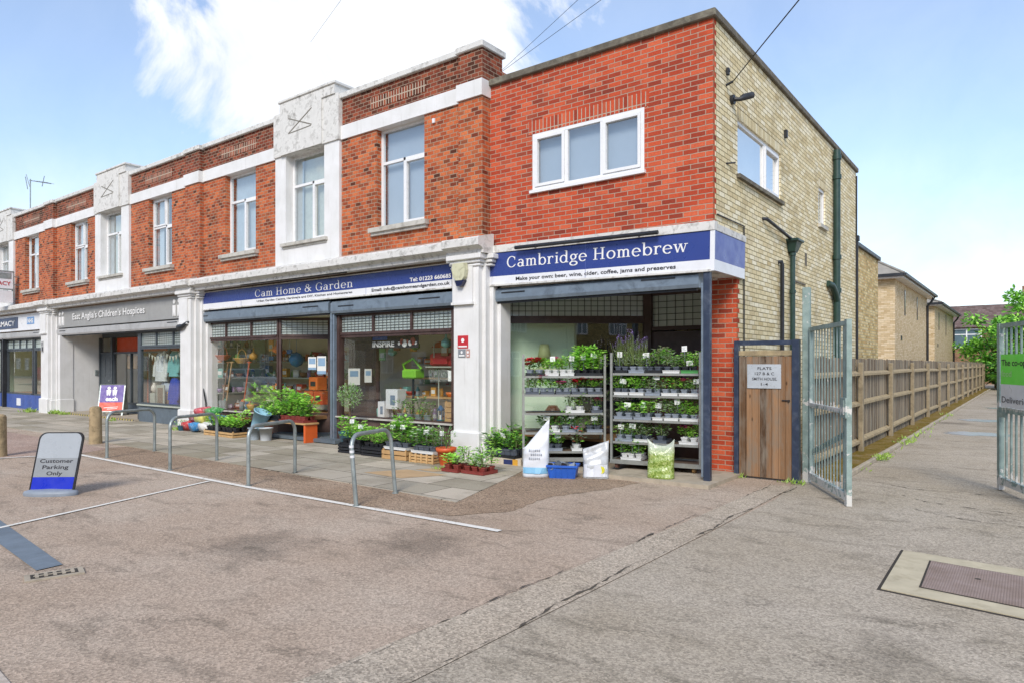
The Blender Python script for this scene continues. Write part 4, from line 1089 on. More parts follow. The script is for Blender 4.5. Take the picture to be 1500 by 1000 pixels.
def wander(pts, w, seed):
    rr = random.Random(seed); b = MB(); L = []; Q = []; j = 0
    for (xa, ya), (xb, yb) in zip(pts, pts[1:]):
        d = Vector((xb - xa, yb - ya)); n = max(6, int(d.length / .05)); nx, ny = -d.y / d.length, d.x / d.length
        for k in range(n):
            t = k / n; j = j * .85 + rr.uniform(-.012, .012); ww = w * max(.04, rr.gauss(.4, .5))
            x, y = xa + d.x * t + nx * j, ya + d.y * t + ny * j
            L.append((x - nx * ww, y - ny * ww, .0098)); Q.append((x + nx * ww, y + ny * ww, .0098))
    for k in range(len(L) - 1): b.quad(L[k], Q[k], Q[k + 1], L[k + 1])
    return tag(b.build('ground_crack', m_crack), kind='structure')
wander([(1.75, 1.6), (2.3, 1.25), (3.2, 1.35), (4.5, 1.1)], .009, 5); wander([(2.0, .9), (2.6, .35), (3.3, .2), (4.4, -.1)], .010, 6); wander([(2.5, -.2), (3.0, -.5), (3.7, -.55)], .008, 7)
def jag(poly, amp, step, seed):
    rr = random.Random(seed); out = []
    for (xa, ya), (xb, yb) in zip(poly, poly[1:] + poly[:1]):
        n = max(1, int(math.hypot(xb - xa, yb - ya) / step))
        out += [(xa + (xb - xa) * k / n + rr.uniform(-amp, amp), ya + (yb - ya) * k / n + rr.uniform(-amp, amp)) for k in range(n)]
    return out
sheet('tarmac_strip', jag([(-9.6, -3.97), (-2.9, -3.97), (-1.6, -3.75), (-1.2, -3.1), (-1.35, -2.2), (-1.0, -1.2), (-.9, -.5), (-3.0, -.6), (-2.75, -.95), (-2.10, -3.10), (-3.0, -3.02), (-11.2, -2.9), (-11.6, -3.97)], .035, .12, 3), .004, m_tar_strip)
sheet('pavement', [(-60, -3.05), (-11.2, -2.98), (-3.0, -3.1), (-2.04, -3.16), (-2.75, -.95), (-3.0, -.3), (-2.6, .3), (-2.6, 2.4), (-60, 2.4)], .012, m_slab, th=.012)
sheet('sandy_slab', [(-4.72, -2.32), (-3.86, -2.36), (-3.5, -1.72), (-4.4, -1.7)], .016, m_sand)
sheet('sandy_slab', [(-4.3, -1.62), (-3.9, -1.62), (-3.7, -1.3), (-4.1, -1.28)], .016, m_sand)
sheet('pink_paving', [(-60, -5.2), (-11.3, -5.2), (-10.75, -4.12), (-11.2, -3.4), (-60, -3.4)], .0065, m_tar_strip if False else tarmac_mat('pink_footway', [(.3, lin('#a88f80', .85)), (.5, lin('#b59d8e', .85)), (.75, lin('#c0aa9b', .85))], stain='#8a766a', stain_amt=.4))
def line(pts, w, name='road_marking', z=.010):
    b = MB(); P = [Vector((x, y, 0)) for x, y in pts]; S1 = []; S2 = []
    for k, p in enumerate(P):
        d = (P[min(k + 1, len(P) - 1)] - P[max(k - 1, 0)]).normalized(); n = Vector((-d.y, d.x, 0)) * w / 2
        S1.append(p + n); S2.append(p - n)
    for k in range(len(P) - 1): b.quad((S2[k].x, S2[k].y, z), (S2[k + 1].x, S2[k + 1].y, z), (S1[k + 1].x, S1[k + 1].y, z), (S1[k].x, S1[k].y, z))
    return tag(b.build(name, m_line), kind='structure')
line([(-.72, -3.97), (-5.0, -4.12), (-10.72, -4.12)], .085)
line([(-10.78, -4.12), (-11.3, -5.3), (-14.2, -12)], .085)
line([(-5.92, -4.18), (-4.3, -8.8)], .06, z=.0102)
line([(-3.6, -8.05), (-.4, -8.2), (1.0, -8.25)], .1) if False else None
faded = pm('faded_road_paint', '#c9bcae', .9, .2, 30, .3, dirt='#ab9a88', dirtamt=.9, dscale=9)
m_line, keep = faded, m_line
line([(-3.05, -8.02), (-1.35, -8.15), (.0, -8.25)], .09)
m_line = keep
# manhole at the right, gully with its lintel at the left
mh = thing('manhole_cover', 'ribbed brown manhole cover in pale concrete frame at the right', 'manhole', (3.6, -3, 0))
b = MB(); q = [(2.66, -2.33), (2.68, -3.64), (5.6, -4.0), (5.6, -2.6)][::-1]
b.prism(q, lambda u, v, d: (u, v, d), .0, .014); b.build('frame', pm('worn_cream_concrete', '#c9bda0', .95, .12, 6, .6, 70, dirt='#9a8d70', dirtamt=.5, dscale=5), mh)
b = MB(); b.prism([(2.90, -2.59), (2.92, -3.43), (5.3, -3.75), (5.3, -2.86)][::-1], lambda u, v, d: (u, v, d), .0, .018); b.prism([(2.885, -2.575), (2.905, -3.45), (5.32, -3.77), (5.32, -2.845)][::-1], lambda u, v, d: (u, v, d), .0, .016, 1); b.build('lid', [m_plate, m_grout], mh)
b = MB(); b.prism([(2.635, -2.30), (2.655, -3.67), (5.63, -4.03), (5.63, -2.57)][::-1], lambda u, v, d: (u, v, d), .0, .0065); b.build('joint', m_grout, mh)
MB().cyl((3.25, -2.95, .012), (3.25, -2.95, .0185), .022, n=8).build('lifting_hole', m_grout, mh)
dr = thing('drain_cover', 'small rectangular drain cover with pale frame at the lower left', 'drain', (-2.6, -7.3, 0))
b = MB(); c0 = Vector((-2.69, -7.27)); ux = Vector((.16, .28)).normalized() * .0 + Vector((.27, .96)); ux.normalize(); uy = Vector((-ux.y, ux.x))
def dq(b, a, c, e, f, z0, z1, mi=0):
    b.prism([tuple(c0 + ux * p + uy * r) for p, r in ((a, e), (c, e), (c, f), (a, f))], lambda u, v, d: (u, v, d), z0, z1, mi)
dq(b, -.2, .2, -.1, .1, 0, .014); b.build('frame', m_conc, dr)
b = MB(); dq(b, -.16, .16, -.065, .065, .01, .0155)
b.build('grate_well', m_grout, dr)
b = MB()
for k in range(5): dq(b, -.13 + k * .06, -.105 + k * .06, -.055, .055, .012, .019)
dq(b, -.14, .14, -.008, .008, .012, .0195); b.build('grate', m_conc, dr)
sheet('drain_channel', [(-8.5, -6.55), (-2.95, -7.12), (-2.93, -7.32), (-8.5, -6.85)][::-1], .008, pm('blue_grey_channel', '#76828c', .85, .15, 5, .4, 80, dirt='#566069', dirtamt=.5))
# verge and kerb along the alley
sheet('mossy_verge', [(.95, 1.3), (1.36, 1.3), (1.36, 47), (.95, 47)], .07, m_moss, th=.07)
b = MB()
for k in range(50):
    y = 1.35 + k * .915
    b.rbox(1.36, 1.43, y, y + .905, 0, .085 - .004 * (k % 3), .012)
tag(b.build('kerb', m_conc), kind='structure')
def blob(cx, cy, rx, ry, seed):
    rr = random.Random(seed); return [(cx + rx * math.cos(t * .2618) * rr.uniform(.7, 1.15), cy + ry * math.sin(t * .2618) * rr.uniform(.7, 1.15)) for t in range(24)]
sheet('puddle', blob(2.6, 10.7, .75, .6, 3), .0085, m_wet); sheet('puddle', blob(2.4, 15.6, .6, .6, 4), .0085, m_wet); sheet('puddle', blob(2.7, 23, .6, .5, 5), .0085, m_wet)

# ================================================================== GATES AND FENCE
g = thing('side_gate', 'weathered brown timber gate in navy steel frame beside the brick corner', 'gate', (.46, .87, 0))
b = MB(); b.box(.004, .07, .83, .91, 0, 2.05); b.box(.845, .94, .82, .92, 0, 2.05); b.box(.07, .845, .835, .905, 1.98, 2.046); b.build('frame', m_navy, g)
b = MB()
for k in range(8):
    x = .075 + k * .0955; j = (k * 37 % 5) * .001
    b.rbox(x, x + .0925, .85 + j, .875 + j, .03, 1.82, .004)
b.box(.072, .842, .876, .90, .3, .4); b.box(.072, .842, .876, .90, 1.5, 1.6)
b.build('boards', m_gatewood, g)
MB().rbox(.072, .842, .835, .89, 1.825, 1.90, .006).build('top_rail', m_rail, g)
MB().box(.70, .80, .835, .848, 1.17, 1.185).cyl((.80, .85, 1.175), (.80, .82, 1.175), .014).build('latch', m_blackmetal, g)
sp = tag(MB().rbox(.20, .69, .836, .848, 1.345, 1.70, .003).build('sign_plate', pm('brushed_plate', '#cfd6dc', .3, .08, 4, 0, metal=.2)), 'silver plate on timber gate reading Flats and Smith House', 'sign')
for i, (s, w, h) in enumerate((('FLATS', .2, .042), ('127 B & C', .28, .042), ('SMITH HOUSE,', .36, .042), ('1-4', .1, .04))):
    text_mesh(s, frame_front(.455 - w / 2, .836, 1.62 - i * .077), m_black, sp, width=w, height=h, bold=.008, depth=.003)

gp = thing('metal_gate', 'grey green barred metal gate with flaking paint standing open by the timber gate', 'gate', (1.0, 1.0, 0))
MB().rbox(.95, 1.05, .96, 1.06, 0, 2.80, .006).build('gate_post', m_gatep, gp)
ga = Vector((1.07, .93)); gb = Vector((1.86, -.53)); gu = (gb - ga); GL = gu.length; gu.normalize(); gn = Vector((-gu.y, gu.x))
def gm(A, U, N): return lambda u, d, z: (A.x + U.x * u + N.x * d, A.y + U.y * u + N.y * d, z)
def obar(b, M, u0, u1, d0, d1, z0, z1, zr=None):
    """bar along a leaf; zr lifts its far end"""
    zr = zr or 0
    v = [M(u0, d0, z0), M(u1, d0, z0 + zr), M(u0, d1, z0), M(u1, d1, z0 + zr), M(u0, d0, z1), M(u1, d0, z1 + zr), M(u0, d1, z1), M(u1, d1, z1 + zr)]
    b.add(v, [(0, 2, 3, 1), (4, 5, 7, 6), (0, 1, 5, 4), (2, 6, 7, 3), (0, 4, 6, 2), (1, 3, 7, 5)])
def leaf(parent, A, U, N, Lg, z0, z1, nb, brace=True):
    M = gm(A, U, N)
    b = MB(); obar(b, M, 0, .05, -.025, .025, z0, z1); obar(b, M, Lg - .08, Lg, -.03, .03, z0 - .06, z1 + .015)
    obar(b, M, .05, Lg - .08, -.022, .022, z1 - .055, z1); obar(b, M, .05, Lg - .08, -.03, .03, z0, z0 + .09); obar(b, M, .05, Lg - .08, -.024, .024, 1.10, 1.155)
    if brace: obar(b, M, .06, Lg - .09, .014, .022, .42, .50, .42)
    b.build('leaf_frame', m_gatep, parent)
    b = MB()
    for k in range(nb):
        u = .05 + (Lg - .13) * (k + 1) / (nb + 1)
        obar(b, M, u - .009, u + .009, -.006, .006, z0 + .09, 1.10); obar(b, M, u - .009, u + .009, -.006, .006, 1.155, z1 - .055)
    b.build('bars', m_gatep, parent)
    return M
GM = leaf(gp, ga, gu, gn, GL, .07, 2.22, 11)
b = MB(); obar(b, GM, GL - .2, GL + .02, -.05, -.03, 1.06, 1.30); obar(b, GM, GL - .06, GL - .02, -.06, -.05, 1.1, 1.27); b.build('lock_plate', m_gatep, gp)
b = MB(); b.cyl((1.03, .99, .35), (1.10, .92, .35), .02); b.cyl((1.03, .99, 1.9), (1.10, .92, 1.9), .02); b.build('hinge', m_gatep, gp)
gq = thing('metal_gate', 'grey green barred metal gate leaf at the right edge carrying a sign', 'gate', (3.9, 0, 0))
gc = Vector((3.24, 1.93)); gd = Vector((3.92, .1)); hu = (gd - gc).normalized(); hn = Vector((-hu.y, hu.x))
M2 = gm(gc, hu, hn); Lq = 2.1
b = MB(); obar(b, M2, 0, .085, -.03, .03, -.0 + .02, 2.24); obar(b, M2, .085, Lq, -.022, .022, 2.18, 2.236); obar(b, M2, .085, Lq, -.03, .03, .10, .19); obar(b, M2, .085, Lq, -.024, .024, 1.06, 1.13); obar(b, M2, Lq, Lq + .06, -.03, .03, .0, 2.24)
obar(b, M2, .085, .3, -.035, -.025, 1.0, 1.06); b.build('leaf_frame', m_gatep, gq)
b = MB()
for k in range(12):
    u = .085 + (Lq - .085) * (k + 1) / 13
    obar(b, M2, u - .012, u + .012, -.012, .011, .19, 1.06); obar(b, M2, u - .012, u + .012, -.012, .011, 1.13, 2.18)
b.build('bars', m_gatep, gq)
cs = thing('gate_sign', 'green and white sign with grocery shop lettering on the right gate leaf', 'sign', (3.6, .9, 1.1))
b = MB(); obar(b, M2, .18, 1.7, -.045, -.032, 1.44, 1.83); b.build('green_panel', pm('bright_green_panel', '#6fe84a', .4, .04, 2, 0, k=1.0), cs)
b = MB(); obar(b, M2, .18, 1.7, -.045, -.032, 1.14, 1.4395); b.build('white_panel', m_signwhite, cs)
MT = lambda u, v, d: M2(.18 + u, -.045 - d, v)
text_mesh('The co-operative', lambda u, v, d: MT(.03 + u, 1.68 + v, d), m_black, cs, width=1.25, height=.085, bold=.012, depth=.003)
text_mesh('food', lambda u, v, d: MT(.03 + u, 1.54 + v, d), pm('pale_green_lettering', '#c8f0b4', .4, .03, 5, 0), cs, width=.32, height=.085, depth=.003)
text_mesh('Deliveries', lambda u, v, d: MT(.04 + u, 1.2 + v, d), m_black, cs, width=.85, height=.085, depth=.003)

fe = thing('wooden_fence', 'weathered close boarded fence with concrete posts along the alley', 'fence', (1, 24, 0))
py = [1.35, 4.8, 8.25, 11.8, 15.3, 18.6, 21.9, 25.4, 28.8, 32.1, 35.4, 38.8, 42.1, 45.4, 47.2]
rf = random.Random(11)
for i, y in enumerate(py):
    if i == 0: continue
    lean = rf.uniform(-.012, .012)
    b = MB(); b.rbox(.985, 1.075, y - .06, y + .06, .0, 1.72 + rf.uniform(-.03, .05), .012)
    b.build('post', m_fpost, fe)
for i in range(len(py) - 1):
    y0, y1 = py[i] + .06, py[i + 1] - .06
    b = MB(); y = y0
    while y < y1 - .02:
        w = min(.098, y1 - y); b.rbox(.925 + rf.uniform(-.004, .004), .945 + rf.uniform(0, .006), y, y + w - .004, .12, 1.80 + rf.uniform(-.015, .02), .003); y += w + .0
    pb = b.build('panel', m_fencewood, fe)
    for z in (.28, .98, 1.53):
        b = MB(); s = rf.uniform(-.02, .02)
        b.prism([(.955, z - .045), (1.03, z - .045), (1.03, z), (.955, z + .04)], lambda u, v, d: (u, d, v + s * (d - y0) / 3), y0 + .002, y1 - .002)
        b.build('rail', m_rail, pb)
    b = MB(); b.box(.93, .96, y0 + .001, y1 - .001, .0, .15); b.build('gravel_board', m_fencewood, pb)

# ================================================================== BUILDINGS BEHIND
E1 = thing('rear_extension', 'lower mottled yellow brick block joined behind the corner building', 'building', (-2, 11.6, 0))
b = MB(); b.box(-4, -.04, 9.95, 13.3, 0, 4.75); b.build('wall', m_stock2, E1)
b = MB(); b.rbox(-4.05, .03, 9.96, 13.38, 4.75, 4.86, .01); b.build('coping', m_blackmetal, E1)
MB().cyl((.0, 10.0, .1), (.0, 10.0, 4.9), .035).rbox(-.04, .06, 9.93, 10.07, 4.86, 5.0, .01).build('downpipe', m_blackmetal, E1)
def modern_house(label, x0, x1, y0, y1, ze, slits, rise):
    h = thing('modern_house', label, 'house', ((x0 + x1) / 2, (y0 + y1) / 2, 0))
    b = MB(); b.box(x0, x1, y0, y1, 0, ze - .12); b.build('wall', m_buff, h)
    b = MB(); o = .38; xm = (x0 + x1) / 2; ins = min((x1 - x0), (y1 - y0)) / 2
    A, B, C, D = (x0 - o, y0 - o, ze), (x1 + o, y0 - o, ze), (x1 + o, y1 + o, ze), (x0 - o, y1 + o, ze)
    P, Q = (xm, y0 + ins, ze + rise), (xm, y1 - ins, ze + rise)
    b.add([A, B, C, D, P, Q], [(0, 1, 4), (1, 2, 5, 4), (2, 3, 5), (3, 0, 4, 5)]); rr = b.build('roof', m_tile_pale, h)
    b = MB(); b.cyl((x1 + o, y0 - o, ze + .03), P, .06, n=6); b.cyl((x1 + o, y1 + o, ze + .03), Q, .06, n=6); b.cyl(P, Q, .06, n=6); b.build('hip_tiles', m_tile_pale, rr)
    b = MB(); b.box(x0 - o + .02, x1 + o - .02, y0 - o + .02, y1 + o - .02, ze - .16, ze - .004); b.build('eaves', m_upvc, h)
    b = MB(); b.box(x1 + o - .01, x1 + o + .1, y0 - o - .1, y1 + o, ze - .1, ze + .02); b.box(x0 - o, x1 + o, y0 - o - .1, y0 - o + .01, ze - .1, ze + .02); b.build('gutter', m_blackmetal, h)
    for y, za, zb in slits:
        b = MB(); b.box(x1 - .1, x1 + .012, y - .16, y + .16, za, zb); w = b.build('slit_window', m_blackmetal, h)
        MB().box(x1 + .0, x1 + .016, y - .1, y + .1, za + .06, zb - .06).build('pane', pm('dark_slit_glass', '#2c3338', .1, .1, 2, 0), w)
    b = MB(); b.tube([(x1 + o, y1 - .2, ze - .06), (x1 + .25, y1 - .3, ze - .35), (x1 + .06, y1 - .35, ze - .6), (x1 + .06, y1 - .35, .1)], .06, 8); b.build('downpipe', m_blackmetal, h)
    b = MB(); b.box(x1 - .05, x1 + .02, y0 + 1.6, y0 + 1.9, 2.75, 2.95); b.build('vent', m_blackmetal, h)
    return h
modern_house('pale buff brick house with narrow slit windows behind the fence', -8, -1.0, 23.35, 34.5, 5.45, [(26.2, 3.9, 5.05), (30.4, 3.9, 5.05)], 2.4)
modern_house('farther buff brick house with slit windows behind the fence', -8, -1.0, 38.2, 50.5, 5.3, [(40.6, 3.8, 4.9), (45.0, 3.6, 5.0)], 1.6)
def brick_house(label, x0, x1, y, ze, zr, wins, mat, face=-1, chim=(), depth=7, tile=None):
    h = thing('brick_house', label, 'house', ((x0 + x1) / 2, y, 0))
    ya, yb = (y, y + depth) if face < 0 else (y - depth, y)
    b = MB(); b.box(x0, x1, ya, yb, 0, ze); b.build('wall', mat, h)
    ym = (ya + yb) / 2; o = .35; b = MB()
    b.add([(x0 - .1, ya - o, ze - .05), (x1 + .1, ya - o, ze - .05), (x1 + .1, ym, zr), (x0 - .1, ym, zr), (x0 - .1, yb + o, ze - .05), (x1 + .1, yb + o, ze - .05)], [(0, 1, 2, 3), (3, 2, 5, 4)])
    b.add([(x0, ya, ze), (x0, yb, ze), (x0, ym, zr - .08), (x1, ya, ze), (x1, yb, ze), (x1, ym, zr - .08)], [(0, 2, 1), (3, 4, 5)]); rr = b.build('roof', tile or m_tile, h)
    for cx in chim: MB().box(cx - .45, cx + .45, ym - .4, ym + .4, zr - .8, zr + 1.5).cyl((cx, ym, zr + 1.5), (cx, ym, zr + 1.9), .14, n=8).build('chimney', m_brown_brick, rr)
    f = ya if face < 0 else yb
    for (a, c, e, g2) in wins:
        b = MB(); s = -1 if face < 0 else 1
        b.box(a, c, f - .05, f + .05, e, e + .09); b.box(a, c, f - .05, f + .05, g2 - .09, g2); b.box(a, a + .09, f - .05, f + .05, e + .09, g2 - .09); b.box(c - .09, c, f - .05, f + .05, e + .09, g2 - .09); b.box((a + c) / 2 - .05, (a + c) / 2 + .05, f - .05, f + .05, e + .09, g2 - .09)
        b.box(a, c, f - .045, f + .045, e + (g2 - e) * .68, e + (g2 - e) * .68 + .08)
        w = b.build('window', m_upvc, h)
        MB().box(a + .05, c - .05, f + s * .012 - .004, f + s * .012 + .004, e + .05, g2 - .05).build('pane', pm('dull_window_glass', '#5d737c', .1, .15, 1, 0, spec=.8), w)
    return h
brick_house('brown tiled house facing the end of the alley behind the trees', -3.5, 16, 62, 4.9, 7.0, [(-2.0, .2, 3.1, 4.75), (4.5, 7, 3.1, 4.7)], m_brown_brick, chim=(3.4,))
wl = lambda o: [(o + .8, o + 2.2, 1.0, 2.6), (o + .9, o + 2.0, 3.9, 5.2), (o + 4.3, o + 5.4, 3.9, 5.2), (o + 4.2, o + 5.6, .9, 2.6)]
for i, x in enumerate(range(-118, 52, 10)):
    brick_house('yellow brown brick house across the road, mirrored in the shop windows', x, x + 9.9, -27, 5.7, 8.6, wl(x) + wl(x + 4.2)[1:2], m_opp, face=1, chim=(x + .6,))['group'] = 'brick houses facing the shops across the road'

def car(label, loc, rz, paint, est=False):
    r = thing('parked_car', label, 'car', loc, rz)
    prof = [(-2.1, .35), (-2.15, .62), (-2.08, .86), (-1.25, .98), (-.55, 1.42), (.95 if not est else 1.75, 1.46 if not est else 1.45), (1.7 if not est else 2.05, 1.02), (2.1, .95), (2.15, .5), (2.1, .35)]
    b = MB(); n = len(prof); W = [.78, .82, .84, .82, .62, .62, .80, .82, .82, .78]
    L = [(x, -w, z) for (x, z), w in zip(prof, W)]; Q = [(x, w, z) for (x, z), w in zip(prof, W)]
    b.add(L + Q, [(i, i + 1, n + i + 1, n + i) for i in range(n - 1)] + [(n - 1, 0, n, 2 * n - 1)], 0)
    # sides: lower body to the waist, cabin above
    for s, P in ((0, L), (1, Q)):
        fs = [(0, 1, 2, 7, 8, 9), (2, 3, 6, 7), (3, 4, 5, 6)]
        b.add(P, [tuple(reversed(f)) if s else f for f in fs], 0)
    bo = b.build('body', paint, r, True)
    gl = pm('dark_car_glass', '#1f2a30', .06, .1, 2, 0, spec=.8)
    for s in (-1, 1):
        g2 = MB(); x5, x6 = prof[5][0], prof[6][0]
        v = [(-1.05, s * .812, 1.03), (-.5, s * .655, 1.36), (x5 - .1, s * .655, 1.38), (x6 - .18, s * .806, 1.05)]
        v += [(x, y - s * .03, z) for x, y, z in v]; g2.add(v, [(0, 1, 2, 3) if s < 0 else (3, 2, 1, 0)]); g2.build('side_window', gl, r, True)
    g2 = MB(); g2.add([(-1.22, -.74, 1.015), (-1.22, .74, 1.015), (-.6, .58, 1.40), (-.6, -.58, 1.40)], [(0, 1, 2, 3)]); g2.build('windscreen', gl, r, True)
    for sx in (-1.35, 1.35):
        for s in (-1, 1):
            w = MB(); w.cyl((sx, s * .66, .31), (sx, s * .85, .31), .31, n=18); wo = w.build('wheel', m_tyre, r, True)
            MB().cyl((sx, s * .84, .31), (sx, s * .862, .31), .19, n=14).build('rim', m_galv, wo, True)
    for s in (-1, 1): MB().rbox(-2.17, -2.08, s * .62 - .16, s * .62 + .16, .66, .8, .02).build('headlight', m_signwhite, r, True)
    return r
p_grey = pm('grey_green_car_paint', '#6f7d7d', .25, .05, 2, 0, metal=.3); p_silver = pm('silver_car_paint', '#c3cbd2', .25, .04, 2, 0, metal=.3); p_red = pm('dark_red_car_paint', '#8c2236', .25, .05, 2, 0)
car('pale silver car parked beyond the right gate leaf', (3.75, 35.5, 0), R(85), p_silver)
car('grey estate car parked facing the hardware shop, mirrored in its window', (-19.5, -13.2, 0), R(8), p_grey, True)
car('silver car parked facing the hardware shop, mirrored in its left window', (-33.5, -13.4, 0), R(-172), p_silver, True)
car('dark red car parked toward the blue shop, mirrored in its glass', (-64, -13, 0), R(20), p_red)

# ================================================================== STREET FURNITURE
def hoop(ax, ay, bx, by, h, label, lean=(0, 0)):
    A = Vector((ax, ay, 0)); B = Vector((bx, by, 0)); d = (B - A); L = d.length; d.normalize(); r = .17
    pts = [(0, 0), (0, h - r)]
    for k in range(1, 7): t = R(15 * k); pts.append((r - r * math.cos(t), h - r + r * math.sin(t)))
    for k in range(0, 7): t = R(90 - 15 * k); pts.append((L - r + r * math.cos(t), h - r + r * math.sin(t)))
    pts.append((L, 0))
    P = [A + d * u + Vector((lean[0] * z / h, lean[1] * z / h, z)) for u, z in pts]
    b = MB(); b.tube([tuple(p) for p in P], .027, 10); b.cyl(A + Vector((0, 0, .0)), A + Vector((0, 0, .012)), .045); b.cyl(B, B + Vector((0, 0, .012)), .045)
    tag(b.build('cycle_stand', m_galv), label, 'bike stand', 'steel hoops along the parking bays')
hoop(-9.8, -3.98, -10.08, -3.0, .83, 'galvanised hoop nearest the stone bollard')
hoop(-7.44, -4.0, -7.86, -2.97, .84, 'galvanised hoop second from the bollard')
hoop(-5.14, -4.04, -5.58, -2.97, .83, 'galvanised hoop where the thin parking line meets the thick one')
hoop(-2.853, -4.037, -3.09, -3.184, .85, 'leaning galvanised hoop with flaked bands, nearest the corner shop', (-.07, -.03))
hb = MB()
for z in (.58, .64, .70): hb.cyl((-2.853 - .07 * z / .85, -4.037 - .03 * z / .85, z), (-2.853 - .07 * (z + .03) / .85, -4.037 - .03 * (z + .03) / .85, z + .03), .0285, n=10)
hoop4 = [o for o in COL.objects if o.get('label', '').startswith('leaning galvanised')][0]
hb.build('worn_band', m_signwhite, hoop4)
for (x, y, h, lab) in ((-12.42, -3.14, .80, 'lichened stone bollard beside the first hoop'), (-11.6, -5.1, .78, 'stone bollard cut by the left edge behind the parking sign')):
    b = MB(); b.lathe([(.13, 0), (.125, .1), (.12, h * .5), (.118, h - .06), (.105, h - .02), (.06, h)], (x, y, 0), 16)
    tag(b.build('bollard', m_boll), lab, 'bollard', 'stone bollards at the pavement edge')

# forecourt parking sign
ps = thing('pavement_sign', 'leaning pavement sign reading Customer Parking Only', 'sign', (-6.58, -5.97, 0), R(40))
def rrect(w, h, r, n=5):
    p = []
    for cx, cy, a0 in ((w / 2 - r, h - r, 0), (-w / 2 + r, h - r, 90)):
        for k in range(n + 1): t = R(a0 + 90 * k / n); p.append((cx + r * math.cos(t), cy + r * math.sin(t)))
    return [(w / 2, 0)] + p + [(-w / 2, 0)]
lean = .13
def PM(z0): return lambda u, v, d: (u + (v + z0) * lean, -d + (v + z0) * .10, v + z0)
b = MB(); b.lathe([(.34, 0), (.345, .03), (.33, .055), (.26, .075), (.0, .085)], (0, 0, 0), 28, squash=.42); b.build('base', m_potgrey, ps, True)
b = MB(); b.prism(rrect(.57, .74, .09), PM(.07), -.012, .010); bd = b.build('frame', m_blackmetal, ps, True)
b = MB(); b.prism([(u * .92, v * .97 + .0) for u, v in rrect(.57, .745, .09)], PM(.075), .0105, .014); b.build('backing_panel', pm('clear_grey_panel', '#b2b9bf', .3, .05, 3, 0), ps, True)
b = MB(); b.prism([(-.262, 0), (.262, 0), (.262, .155), (-.262, .155)], PM(.078), .0145, .017); b.build('blue_panel', pm('strong_blue', '#2338c4', .35, .05, 3, 0), ps, True)
b = MB(); b.prism([(-.262, .1555), (.262, .1555), (.262, .40), (-.262, .40)], PM(.078), .0145, .0165); b.build('grey_panel', pm('mid_grey_panel', '#989da1', .4, .05, 3, 0), ps, True)
for i, (s, w) in enumerate((('Customer', .42), ('Parking', .33), ('Only', .2))):
    P0 = PM(.078)
    text_mesh(s, (lambda w, i: lambda u, v, d: P0(u - w / 2, v + .34 - i * .08, .0165 + d))(w, i), m_black, ps, width=w, height=.05, bold=.015, depth=.002, local=True)
# A-board of the charity shop
ab = thing('a_board', 'purple and orange A-board reading each in the charity shop entrance', 'sign', (-20.1, .40, .06), R(47))
def AM(u, v, d): return (u, -.26 + v * .26 - d, v * 1.0)
b = MB()
for sgn in (1, -1):
    Q = (lambda s: lambda u, v, d: (u, s * (-.27 + v * .27) - s * d * 1.0, v))(sgn)
    fr_ = [(-.38, .0), (-.33, .0), (-.33, .12), (.33, .12), (.33, 0), (.38, 0), (.38, 1.0), (-.38, 1.0)]
    b.prism(fr_, Q, -.02, .0)
b.build('frame', m_galv, ab, True)
QF = lambda u, v, d: (u, -.27 + v * .27 - d, v)
b = MB(); b.prism([(-.345, .42), (.345, .42), (.345, .97), (-.345, .97)], QF, .0, .006); b.build('purple_panel', pm('violet_poster', '#4c2898', .4, .08, 3, 0), ab, True)
b = MB(); b.prism([(-.345, .15), (.345, .15), (.345, .4195), (-.345, .4195)], QF, .0, .006); b.build('orange_panel', pm('orange_red_poster', '#ea4a28', .4, .06, 3, 0), ab, True)
text_mesh('each', lambda u, v, d: QF(u - .17, v + .47, .006 + d), m_letter, ab, width=.36, height=.13, bold=.05, depth=.003, local=True)
b = MB()
for u0 in (-.1, .08):
    b.prism([(u0 - .05, .64), (u0 - .015, .64), (u0, .70), (u0 + .015, .64), (u0 + .05, .64), (u0 + .07, .82), (u0 - .07, .82)], QF, .006, .009)
    b.prism([(u0 + .05 * math.cos(t * .6283), .875 + .05 * math.sin(t * .6283)) for t in range(10)], QF, .006, .009)
b.build('figures', m_letter, ab, True)
b = MB(); b.prism([(-.2, .24), (.22, .27), (.22, .285), (-.2, .26)], QF, .006, .009); b.prism([(-.1, .2), (.2, .22), (.2, .235), (-.1, .22)], QF, .006, .009); b.build('script_strokes', m_letter, ab, True)

